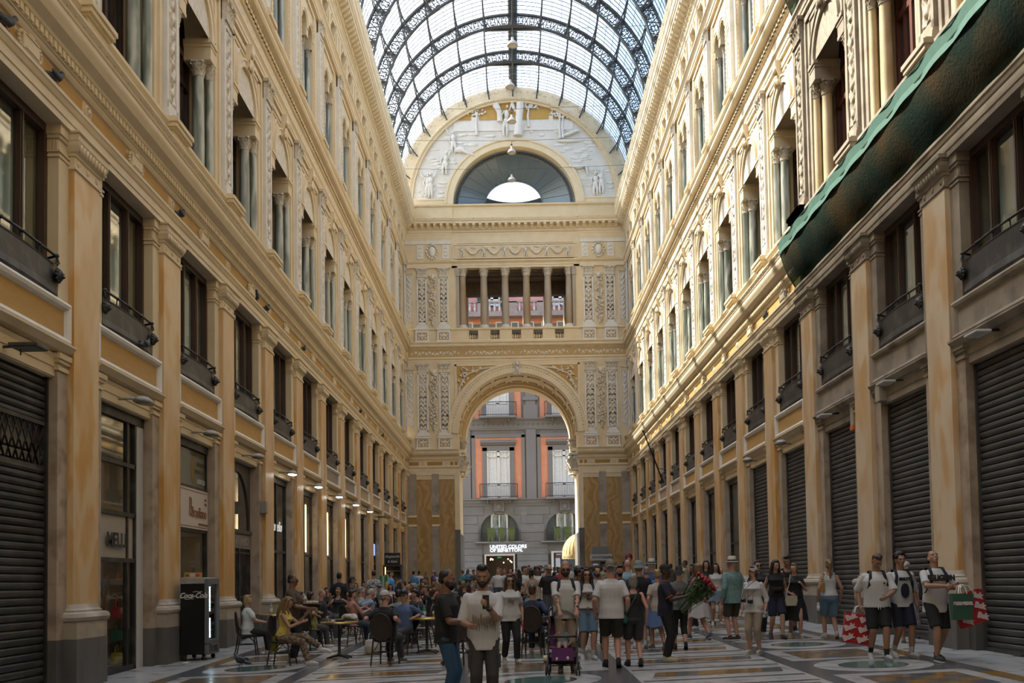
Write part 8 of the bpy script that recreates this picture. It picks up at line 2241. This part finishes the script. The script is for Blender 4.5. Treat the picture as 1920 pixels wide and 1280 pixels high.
def pushchair(loc, rz, label, seatc, hood, kid=True):
 t = thing('pushchair', label, 'pushchair', loc, rz)
 m = MB()
 for s in (-1, 1):
  m.tube([(s * .23, -.38, .09), (s * .23, -.20, .34), (s * .22, .10, .60), (s * .215, .36, .98)], .013, 7); m.tube([(s * .23, .30, .09), (s * .23, .12, .34), (s * .22, -.05, .52)], .013, 7); m.tube([(s * .23, -.22, .34), (s * .23, .14, .34)], .011, 6)
 m.tube([(-.23, .30, .10), (.23, .30, .10)], .012, 6); m.tube([(-.23, -.2, .34), (.23, -.2, .34)], .011, 6)
 obj('frame', m, iron, t)
 m = MB(); m.tube([(-.215, .36, .98), (-.18, .40, 1.03), (0, .41, 1.045), (.18, .40, 1.03), (.215, .36, .98)], .019, 8); obj('handlebar', m, iron, t)
 m = MB(); m.tube([(-.22, -.06, .58), (-.2, -.26, .60), (0, -.30, .60), (.2, -.26, .60), (.22, -.06, .58)], .020, 8); obj('bumper_bar', m, iron, t)
 m = MB(); m.grid(lambda u, v: (-.20 + .4 * u, -.24 + .36 * v, .42 - .05 * math.sin(v * 2.5) + .02 * abs(u - .5)), 8, 6); m.grid(lambda u, v: (-.20 + .4 * u, .12 + .22 * v, .40 + .48 * v + .02), 8, 8); m.grid(lambda u, v: (-.17 + .34 * u, -.24 - .05 * v, .42 - .20 * v), 6, 4); obj('seat', m, cloth(seatc), t)
 m = MB(); m.grid(lambda u, v: (.225 * math.cos(PI * u), .36 - .30 * v + .0, .78 + .22 * math.sin(PI * u) * (1 - .1 * v) + .02 * v), 16, 8); obj('hood', m, cloth(hood), t)
 m = MB(); m.grid(lambda u, v: (-.21 + .42 * u, -.16 + .42 * v, .17 - .04 * math.sin(u * PI) * math.sin(v * PI)), 8, 8); m.box(-.21, .21, -.17, -.16, .16, .27); obj('basket', m, cloth(blk), t)
 for (x, y) in ((-.235, -.38), (.235, -.38), (-.235, .30), (.235, .30)):
  for dx in ((-.022, .022) if y < 0 else (-.022, .022)):
   w = MB(); w.M = Matrix.Translation((x + dx, y, .085)) @ Matrix.Rotation(PI / 2, 4, 'Y'); w.lathe([(.0, -.012), (.05, -.012), (.08, -.014), (.085, 0), (.08, .014), (.05, .012), (.0, .012)], 16); obj('wheel', w, iron, t)
 return t
x, y = foot(1056, 1262); pc = pushchair((x, y - .0, gz(x, y)), -.06, 'black pushchair with purple seat pushed by the bald bearded person', (.10, .02, .12), blk)
kd = person('toddler in denim dungarees with pink hair bow sitting in the pushchair', (x + .01, y + .12, gz(x, y) + .03), -.1, H=.92, sex='f', skin='light', hair='brown', hstyle='bun', top='tee', topc=(.16, .24, .30), bottom='shorts', botc=(.16, .24, .30), shoe=(.5, .47, .42), sit=.62, hsz=1.42, R=(-.16, -.30, 1.12), Lh=(.20, -.2, .82), legR=(-.13, -.62, .50), legL=(.16, -.62, .52), lean=-.25, head=(.15, .2), vox=.0085, socks=(.5, .5, .5))
m = MB(); hm_ = INFO[kd.name]['HM']
for s in (-1, 1): m.ball(tuple(hm_ @ V((.05 + s * .03, -.01, .235))), (.03, .014, .02), 8)
obj('hair_bow', m, mat('bow_pink', (.50, .16, .22)), kd)
x, y = foot(1016, 1207); pushchair((x, y, gz(x, y)), .9, 'black pushchair with teal hood, half hidden left of the bald person', (.02, .02, .025), (.04, .16, .15))
kk2 = person('child lying back in the pushchair with teal hood', (x, y + .05, gz(x, y) + .04), .9, H=.95, skin='light', hair='brown', hstyle='short', top='tee', topc=(.02, .02, .03), bottom='shorts', botc=(.02, .02, .03), shoe=(.02, .1, .3), sit=.62, hsz=1.4, legR=(-.13, -.62, .50), legL=(.16, -.62, .52), lean=-.4, vox=.013)
t1 = solve_h(516, 1151, .74); t2 = solve_h(636, 1165, .74); t3 = solve_h(800, 1157, .74)
table_at(*t1, 'round cafe table by the left wall beside the person in white tee'); table_at(*t2, 'round brass rimmed table in front of the person in leopard trousers'); table_at(*t3, 'round brass rimmed table beside the person in white cap')
sit_at(464, 1118, 112, 'blonde person in white tee seated at the table by the left wall', sex='f', skin='pink', hair='blonde', hstyle='bob', top='tee', topc=wht_c, botc=blk, shoe=(.45, .44, .42), vox=.0105, R=(-.16, -.42, .74), Lh=(.16, -.40, .74), girth=1.08)
yl = sit_at(530, 1121, 84, 'person with long blonde hair in yellow top and leopard trousers, legs crossed', sex='f', skin='tan', hair='dblonde', hstyle='long', top='tank', topc=(.55, .42, .10), botc=(.22, .15, .10), botpat=(.05, .035, .025), shoe=(.55, .55, .56), R=(-.10, -.42, .86), Lh=(.05, -.44, .98), lean=.12, legL=(.0, -.78, .36), legR=(-.10, -.56, .085), vox=.0095, head=(0, .25))
sit_at(553, 1120, 95, 'dark haired person in white vest leaning over the table beside the yellow top', sex='f', skin='tan', hair='dark', hstyle='long', top='tank', topc=wht_c, botc=(.05, .07, .1), R=(-.08, -.45, .95), Lh=(.1, -.42, 1.0), lean=.2, dz=-.13, vox=V2)
sit_at(660, 1108, 128, 'brown haired person in pink shirt seen from behind at the brass rimmed table', sex='f', skin='pink', hair='dark', hstyle='short', top='shirt', sleeve='mid', topc=(.42, .21, .17), hem=-.12, botc=(.03, .05, .09), R=(-.1, -.40, .86), Lh=(.1, -.42, .95), vox=.0105)
sit_at(722, 1108, 165, 'person in white baseball cap and black tee seated with back turned', H=1.76, skin='pink', hair='grey', hstyle='buzz', hat=('cap', (.50, .48, .44)), top='tee', topc=blk, botc=(.035, .035, .045), shoe=(.1, .09, .08), vox=.0105, girth=1.12, head=(-.5, 0))
sit_at(792, 1106, -100, 'person with short black hair in dark tee and white trousers leaning on the table', sex='f', skin='light', hair='black', hstyle='short', top='tee', topc=(.022, .024, .028), botc=(.42, .39, .33), shoe=(.2, .12, .08), R=(-.14, -.42, .78), Lh=(.02, -.34, 1.08), lean=.25, vox=.0105, pad=True)
sit_at(853, 1113, -165, 'person with long black hair in white shirt seated behind the black tee', sex='f', skin='light', hair='black', hstyle='long', top='shirt', sleeve='long', topc=wht_c, botc=(.2, .16, .12), shoe=(.3, .25, .2), vox=.0105)
sit_at(998, 1098, 170, 'person in navy jacket seated with back turned, left of the pushchairs', H=1.74, skin='pink', hair='brown', hstyle='short', top='shirt', sleeve='long', topc=(.012, .02, .055), botc=(.02, .03, .06), vox=V2)
sit_at(688, 1105, 112, 'white haired person in light blue shirt at the middle of the terrace', skin='pink', hair='white', hstyle='buzz', top='shirt', sleeve='mid', topc=(.20, .30, .46), lean=.15, head=(0, .2), vox=V2)
sit_at(676, 1103, 118, 'grey haired person in beige jacket beside the light blue shirt', skin='pink', hair='grey', hstyle='short', top='shirt', sleeve='long', topc=(.30, .27, .21), vox=V2)
sit_at(748, 1108, 150, 'person with dark cropped hair in grey tee and backpack strap', skin='tan', hair='black', hstyle='buzz', top='tee', topc=(.20, .24, .23), vox=V2)
sit_at(758, 1110, -25, 'youth in dark cap and blue open shirt at the terrace', skin='light', hair='dark', hat=('cap', (.015, .015, .018)), top='shirt', sleeve='mid', topc=(.08, .13, .25), vox=V2)
sit_at(768, 1097, -95, 'sunburnt bald person in white shirt and sunglasses looking sideways', skin='pink', hair='grey', hstyle='bald', glasses='sun', top='shirt', topc=wht_c, vox=V2)
sit_at(778, 1112, 20, 'person with curly brown hair and sunglasses at the brass rimmed table', sex='f', skin='light', hair='brown', hstyle='curly', glasses='sun', top='tank', topc=(.05, .05, .05), dz=-.13, vox=V2)
sit_at(602, 1108, 75, 'balding person in dark jacket seated beyond the leopard trousers', skin='pink', hair='grey', hstyle='buzz', top='shirt', sleeve='long', topc=(.012, .013, .02), vox=V2, head=(0, .2))
sit_at(612, 1103, 20, 'person in red headband seated beyond the balding person', sex='f', skin='tan', hair='black', hstyle='bun', hat=None, top='tee', topc=blk, vox=V2)
sit_at(634, 1112, -15, 'person with sunglasses and tied fair hair eating at the terrace', sex='f', skin='light', hair='dblonde', hstyle='bun', glasses='sun', top='tank', topc=(.03, .03, .03), R=(-.08, -.3, 1.05), dz=-.13, vox=V2)
sit_at(582, 1123, 150, 'dark haired person in yellow patterned blouse, back turned', sex='f', skin='tan', hair='black', hstyle='short', top='tee', topc=(.35, .33, .10), pattern=(.12, .12, .05), dz=-.13, vox=V2)
sit_at(652, 1096, 100, 'person in blue tee with ginger hair leaning at the terrace', skin='pink', hair='red', hstyle='short', top='tee', topc=(.07, .18, .36), lean=.2, vox=V2)
sit_at(640, 1098, 120, 'old person with grey hair near the ginger haired one', skin='pink', hair='grey', hstyle='short', top='tee', topc=(.05, .08, .07), vox=V2)
sit_at(668, 1094, -10, 'brown haired person facing forward behind the grey haired pair', sex='f', skin='light', hair='brown', hstyle='bob', top='tee', topc=(.25, .20, .16), vox=.016)
sit_at(726, 1092, 170, 'person with long blonde hair, back turned, far terrace', sex='f', skin='light', hair='blonde', hstyle='long', top='tee', topc=(.03, .03, .03), vox=.016)
sit_at(692, 1089, 60, 'boy in white tee with dark fringe looking down', skin='light', hair='black', hstyle='quiff', top='tee', topc=wht_c, head=(0, .4), vox=.016)
sit_at(681, 1092, 60, 'dark haired boy beside the boy in white tee', skin='tan', hair='black', hstyle='quiff', top='tee', topc=(.2, .28, .36), vox=.016)
stand(548, 19.6, 88, 'person in brown shirt and dark glasses standing with a tray at the terrace', H=1.74, skin='brown', hair='black', hstyle='buzz', glasses='clear', top='shirt', sleeve='short', topc=(.075, .05, .03), botc=blk, R=(-.14, -.36, 1.06), Lh=(.14, -.42, 1.10), vox=.0105)
x, y = slope_x(590, 1115, 19.6)[0], 19.6; o = thing('serving_tray', 'round dark tray of white cups held by the person in brown shirt', 'tray', (x - .05, y, gz(x, y) + 1.12)); m = MB(); m.lathe([(0, 0), (.19, 0), (.2, .015), (.19, .012), (0, .008)], 20); obj('tray', m, mat('tray_brown', (.06, .04, .025), .4), o)
for k in range(4):
 a = k * 1.5; o = obj('cup', MB().lathe([(.0, 0), (.025, 0), (.036, .06), (.033, .06), (.02, .006), (0, .006)], 10), white_p, None, (x - .05 + .09 * math.cos(a), y + .09 * math.sin(a), gz(x, y) + 1.13)); tag(o, 'white cup on the serving tray', 'cup', 'cups on the serving tray')
stand(636, 29.0, 178, 'broad person in black tee standing at the terrace, back turned', H=1.76, skin='tan', hair='black', hstyle='buzz', top='tee', topc=blk, botc=blk, vox=V2, girth=1.1)
stand(660, 30.0, 95, 'person in dark cap with ponytail standing by the dark shop window', H=1.62, sex='f', skin='tan', hair='dark', hstyle='pony', hat=('cap', (.03, .035, .04)), top='tee', topc=(.06, .07, .06), botc=blk, vox=V2)
stand(701, 34.0, 185, 'person in black and white patterned shirt standing at the terrace', H=1.80, skin='tan', hair='dark', hstyle='buzz', top='shirt', topc=(.012, .012, .013), pattern=(.5, .5, .5), botc=(.05, .05, .06), vox=.016, girth=1.08)
stand(733, 42.0, 80, 'person in bright blue tee beside the pastry kiosk', H=1.76, skin='tan', hair='black', hstyle='short', top='tee', topc=(.07, .30, .60), vox=.018)
gz1, gz2, gz3 = gz(*t1) + .738, gz(*t2) + .738, gz(*t3) + .738
bottle((t1[0] - .12, t1[1] + .05, gz1), 'tall plastic water bottle on the table by the left wall', (.30, .36, .30), 1.35)
def tumbler(loc, label, col):
 o = thing('glass_tumbler', label, 'glass', loc); m = MB(); m.lathe([(.0, .001), (.028, 0), (.036, .12), (.033, .12), (.026, .006), (0, .006)], 12); obj('glass', m, glass('tumbler_glass', (.8, .84, .82), .5), o); m = MB(); m.lathe([(0, .007), (.025, .007), (.030, .07), (0, .071)], 12); obj('drink', m, mat('drink_%d' % int(col[0] * 99), col, .3), o); return o
tumbler((t2[0] - .22, t2[1] - .1, gz2), 'tumbler of orange juice on the brass rimmed table', (.6, .30, .02)); tumbler((t3[0] + .20, t3[1] - .05, gz3), 'tumbler of pale yellow drink beside the white cap', (.5, .48, .18)); tumbler((t3[0] + .13, t3[1] + .16, gz3), 'tumbler of amber drink beside the white cap', (.4, .13, .02))
for k, (dx, dy) in enumerate(((-.16, .12), (-.04, .14))):
 o = bottle((t3[0] + dx - .02, t3[1] + dy, gz3), 'green glass bottle on the table beside the white cap, %s of two' % ('left' if k == 0 else 'right'), (.03, .22, .12), 1.15)
def cupsaucer(loc, label):
 o = thing('coffee_cup', label, 'cup', loc); m = MB(); m.lathe([(0, 0), (.03, 0), (.07, .012), (.068, .016), (0, .006)], 16); obj('saucer', m, white_p, o); m = MB(); m.lathe([(0, .006), (.02, .006), (.036, .05), (.033, .05), (.018, .012), (0, .012)], 12); m.tube([(.034, 0, .042), (.052, 0, .036), (.05, 0, .022), (.03, 0, .02)], .005, 5); obj('cup', m, white_p, o)
cupsaucer((t2[0] - .1, t2[1] - .18, gz2), 'white coffee cup and saucer on the brass rimmed table, near edge'); cupsaucer((t2[0] + .02, t2[1] + .12, gz2), 'white coffee cup and saucer on the brass rimmed table, far edge')
cupsaucer((t1[0] + .1, t1[1] - .12, gz1), 'white cup and saucer on the table by the left wall'); cupsaucer((t3[0] - .06, t3[1] - .2, gz3), 'white cup and saucer on the table beside the white cap')
m = MB(); m.bev(-.11, .11, -.07, .07, 0, .05, .005); m.box(-.09, .09, -.05, .05, .05, .06, 1); o = obj('snack_tray', m, [mat('tray_brown', (.06, .04, .025)), mat('snack', (.3, .2, .1))], None, (t2[0] + .0, t2[1] - .05, gz2)); tag(o, 'small brown snack tray on the brass rimmed table', 'tray')
m = MB(); rnd = random.Random(3)
for k in range(14): m.ball((.12 * (rnd.random() - .5) * 2, .09 * (rnd.random() - .5), .06 + .05 * rnd.random()), (.075, .07, .06), 8)
o = job('plastic_bag', m, [mat('bag_white', (.46, .44, .40), .6)], None, .014, 4); o.location = (t2[0] + .22, t2[1] + .0, gz2); tag(o, 'crumpled white bag lying on the brass rimmed table', 'bag')
x, y = foot(700, 1226); o = thing('tote_bag', 'white cloth tote bag standing under the chair of the white cap', 'bag', (x, y, gz(x, y)))
m = MB(); loft(m, [(0, .14, .08, 0), (.03, .18, .10, 0), (.16, .19, .11, 0), (.28, .16, .07, 0), (.31, .13, .04, 0)], Matrix.Identity(4)); job('body', m, [cloth((.42, .40, .36))], o, .013, 4)
m = MB(); m.tube([(-.1, 0, .30), (-.09, .02, .42), (-.03, .03, .47), (.05, .02, .38), (.08, 0, .30)], .011, 5); obj('handle', m, cloth((.42, .40, .36)), o)
m = MB(); m.grid(lambda u, v: (-.25 + .5 * u, .0 + .02 * math.sin(u * 9), .45 - .30 * v), 10, 4); o = obj('yellow_jacket', m, [cloth((.50, .42, .05))], None, (yl.location.x - .18, yl.location.y + .1, yl.location.z + .1)); o.rotation_euler = (0, 0, 1.5); tag(o, 'yellow cloth hanging off the chair of the person in leopard trousers', 'jacket')
run_jobs()
FV = .021
PROTO = []
def proto(nm, **kw):
 t = person('p', (0, -40 - 2 * len(PROTO), 0), 0, vox=FV, **kw); PROTO.append((nm, t, kw)); return t
proto('m1', H=1.75, skin='tan', hair='dark', hstyle='short', top='tee', topc=(.3, .3, .31), botc=(.03, .03, .04), shoe=(.1, .1, .1))
proto('m2', H=1.75, skin='light', hair='dark', hstyle='quiff', top='tee', topc=(.3, .3, .31), botc=(.03, .03, .04), shoe=(.1, .1, .1), stride=.5, R=(-.15, -.3, 1.05))
proto('m3', H=1.75, skin='brown', hair='dark', hstyle='buzz', top='shirt', sleeve='long', topc=(.3, .3, .31), botc=(.03, .03, .04), shoe=(.1, .1, .1), Lh=(.05, -.3, 1.3))
proto('f1', H=1.68, sex='f', skin='light', hair='dark', hstyle='long', top='tee', topc=(.3, .3, .31), botc=(.03, .03, .04), shoe=(.1, .1, .1))
proto('f2', H=1.68, sex='f', skin='tan', hair='dark', hstyle='bun', top='tank', topc=(.3, .3, .31), bottom='skirt', botc=(.03, .03, .04), shoe=(.1, .1, .1), R=(-.1, -.3, 1.1))
proto('f3', H=1.68, sex='f', skin='pink', hair='dark', hstyle='bob', top='tee', topc=(.3, .3, .31), bottom='shorts', botc=(.03, .03, .04), shoe=(.1, .1, .1), stride=.4)
proto('c1', H=1.75, skin='light', hair='dark', hat=('cap', (.31, .30, .30)), top='tee', topc=(.3, .3, .31), botc=(.03, .03, .04), shoe=(.1, .1, .1))
proto('s1', H=1.72, skin='tan', hair='dark', hstyle='short', top='tee', topc=(.3, .3, .31), botc=(.03, .03, .04), shoe=(.1, .1, .1), sit=.46, R=(-.1, -.4, .8), Lh=(.05, -.32, 1.1), lean=.12)
proto('s2', H=1.66, sex='f', skin='light', hair='dark', hstyle='long', top='tank', topc=(.3, .3, .31), botc=(.03, .03, .04), shoe=(.1, .1, .1), sit=.47, R=(-.1, -.4, .8), Lh=(.1, -.4, .8))
run_jobs()
TC = [('black', blk), ('white', wht_c), ('navy', (.012, .016, .04)), ('grey', (.16, .16, .17)), ('red', (.30, .02, .025)), ('pale blue', (.18, .30, .42)), ('olive', (.07, .07, .04)), ('beige', (.34, .29, .21)), ('teal', (.03, .16, .17)), ('purple', (.10, .05, .14)), ('bright blue', (.05, .20, .45)), ('black', blk), ('white', wht_c), ('charcoal', (.03, .03, .034))]
HC = [('black', HR['black']), ('dark brown', HR['dark']), ('brown', HR['brown']), ('fair', HR['dblonde']), ('grey', HR['grey']), ('black', HR['black']), ('dark brown', HR['dark'])]
topm, botm, hairmat = cloth((.3, .3, .31)), cloth((.03, .03, .04)), hairm(HR['dark'])
skn = {SK[k2]: k2 for k2 in SK}
rnd = random.Random(77); used = {}
taken = [(o.location.x, o.location.y) for o in bpy.data.objects if o.parent is None and o.get('category') == 'person' and o.location.y > 0]
crowd_n = 0; first_use = set()
def crowd_person(x, y, rz, sit=False):
 global crowd_n
 pool = [p for p in PROTO if (p[0][0] == 's') == sit]
 nm, t0, kw = rnd.choice(pool)
 tn, tc = rnd.choice(TC); hn, hcol = rnd.choice(HC); bn, bc_ = rnd.choice([('dark', blk), ('denim', denim), ('beige', (.28, .23, .16)), ('grey', (.1, .1, .1))])
 way = 'facing us' if abs((rz + 180) % 360 - 180) < 60 else ('back turned' if abs((rz + 180) % 360 - 180) > 120 else 'in profile')
 gar = {'tee': 'tee', 'shirt': 'shirt', 'tank': 'vest top'}[kw['top']]
 where = 'terrace' if sit else ('under the arch' if y > 58 else ('left of the arch' if x < -2.2 else ('mid hall' if x < 3.6 else 'by the right wall')))
 key = '%s hair, %s %s, %s, %s' % (hn, tn, gar, way, where); used.setdefault(key, []).append((x, y))
 t = dup(t0, (x, y, gz(x, y)), math.radians(rz), None, 'people in the far crowd', scale=t0.scale[0] * rnd.uniform(.95, 1.05))
 for c in t.children:
  for i_, sl in enumerate(c.material_slots):
   if sl.material == topm: sl.link = 'OBJECT'; sl.material = cloth(tc)
   elif sl.material == botm: sl.link = 'OBJECT'; sl.material = cloth(bc_)
   elif sl.material == hairmat: sl.link = 'OBJECT'; sl.material = hairm(hcol)
 t['_key'] = key; return t
CROWD = []
tries = 0
def free(x, y, r): return all((x - a) ** 2 + (y - b) ** 2 > r * r for a, b in taken)
row = 0
for y in (25.5, 28.3, 31.2, 34.2, 37.4, 40.8, 44.2, 47.6):
 for x in (-4.9, -3.1, -1.4):
  tx, ty_ = x + rnd.uniform(-.2, .2), y + rnd.uniform(-.3, .3)
  if not free(tx, ty_, .62): continue
  table_at(tx, ty_, 'round cafe table in the %s row of the terrace, %s one from the wall' % (ORD[row + 1], ORD[[-4.9, -3.1, -1.4].index(x)])); taken.append((tx, ty_))
  for a in (0, 90, 180, 270):
   if rnd.random() < .28: continue
   b = math.radians(a + rnd.uniform(-20, 20)); px_, py_ = tx + .66 * math.sin(b), ty_ - .66 * math.cos(b)
   if not free(px_, py_, .5): continue
   rz = math.degrees(b) + 180; taken.append((px_, py_)); c = crowd_person(px_, py_, rz, True); CROWD.append(c)
   chair_at(px_, py_, math.radians(rz), '', 'cafe chairs on the terrace')['_of'] = 1; CHL = [o for o in bpy.data.objects if o.get('_of')]
   CHL[-1]['_p'] = len(CROWD) - 1; del CHL[-1]['_of']
 row += 1
NB_ = 74; n_ = 0
while n_ < NB_ and tries < 4000:
 tries += 1
 z = rnd.random()
 if z < .50: x, y = rnd.uniform(-3.4, 4.2), rnd.uniform(50, 66)
 elif z < .78: x, y = rnd.uniform(-.6, 4.8), rnd.uniform(33, 52)
 elif z < .88: x, y = rnd.uniform(-6.2, -2.5), rnd.uniform(50, 64)
 else: x, y = rnd.uniform(3.5, 6.6), rnd.uniform(34, 62)
 if not free(x, y, .62): continue
 taken.append((x, y)); n_ += 1; CROWD.append(crowd_person(x, y, rnd.choice([0, 20, -25, 180, 165, 200, 90, -90, 40, -140]) + rnd.uniform(-15, 15)))
for k2, (nm, t, kw) in enumerate(PROTO):
 for c in list(t.children):
  for g_ in list(c.children): bpy.data.objects.remove(g_)
  bpy.data.objects.remove(c)
 bpy.data.objects.remove(t)
groups = {}
for t in CROWD: groups.setdefault(t['_key'], []).append(t)
for key, L_ in groups.items():
 L_.sort(key=lambda o: (o.location.x) / o.location.y)
 for i_, t in enumerate(L_):
  t['label'] = 'person, ' + key + ('' if len(L_) == 1 else (', %s from left' % ORD[i_]))
for o in bpy.data.objects:
 if '_p' in o:
  o['label'] = ('cafe chair under ' + CROWD[o['_p']]['label'].replace('person, ', ''))
  del o['_p']
for t in CROWD: del t['_key']
cam = bpy.data.cameras.new('camera'); co = bpy.data.objects.new('camera', cam); COL.objects.link(co)
cam.sensor_width = 36.0; cam.lens = F / 1920 * 36.0; cam.shift_y = (CY - 640) / 1920; cam.clip_end = 500; cam.clip_start = .1
rt = Vector((R_[0][0], R_[1][0], R_[2][0])); up = Vector((R_[0][1], R_[1][1], R_[2][1])); fw_ = Vector((R_[0][2], R_[1][2], R_[2][2]))
up = (up - fw_ * up.dot(fw_) / fw_.length_squared).normalized(); fw_.normalize(); rt = fw_.cross(up)
mw = Matrix(((rt.x, up.x, -fw_.x, 0), (rt.y, up.y, -fw_.y, 0), (rt.z, up.z, -fw_.z, EYE), (0, 0, 0, 1)))
co.matrix_world = mw
SC.camera = co
SUN = Vector((-1.0, .38, 1.25)).normalized()
sl = bpy.data.lights.new('sun', 'SUN'); sl.energy = 14.0; sl.angle = math.radians(.9); sl.color = (1.0, .90, .76)
so = bpy.data.objects.new('sun', sl); COL.objects.link(so); so.rotation_euler = (-SUN).to_track_quat('-Z', 'Y').to_euler(); so.location = (-30, 30, 60)
wd = bpy.data.worlds.new('sky'); SC.world = wd; wd.use_nodes = True; N, L = wd.node_tree.nodes, wd.node_tree.links
bg = N['Background']; sk = N.new('ShaderNodeTexSky'); sk.sky_type = 'NISHITA'; sk.sun_disc = False
sk.sun_elevation = math.asin(SUN.z); sk.sun_rotation = math.atan2(SUN.x, SUN.y); sk.air_density = 1.2; sk.dust_density = 2.5; sk.ozone_density = 1.0
L.new(sk.outputs[0], bg.inputs[0]); bg.inputs[1].default_value = .42
SC.view_settings.view_transform = 'Standard'; SC.view_settings.look = 'None'; SC.view_settings.gamma = 1.0; SC.view_settings.use_curve_mapping = False
SC.view_settings.exposure = 0.6
SC.cycles.use_denoising = True
SC.cycles.max_bounces = 10; SC.cycles.diffuse_bounces = 6; SC.cycles.transparent_max_bounces = 12; SC.cycles.glossy_bounces = 4
SC.cycles.caustics_reflective = False; SC.cycles.caustics_refractive = False; SC.cycles.sample_clamp_indirect = 8.0
bpy.context.view_layer.update()
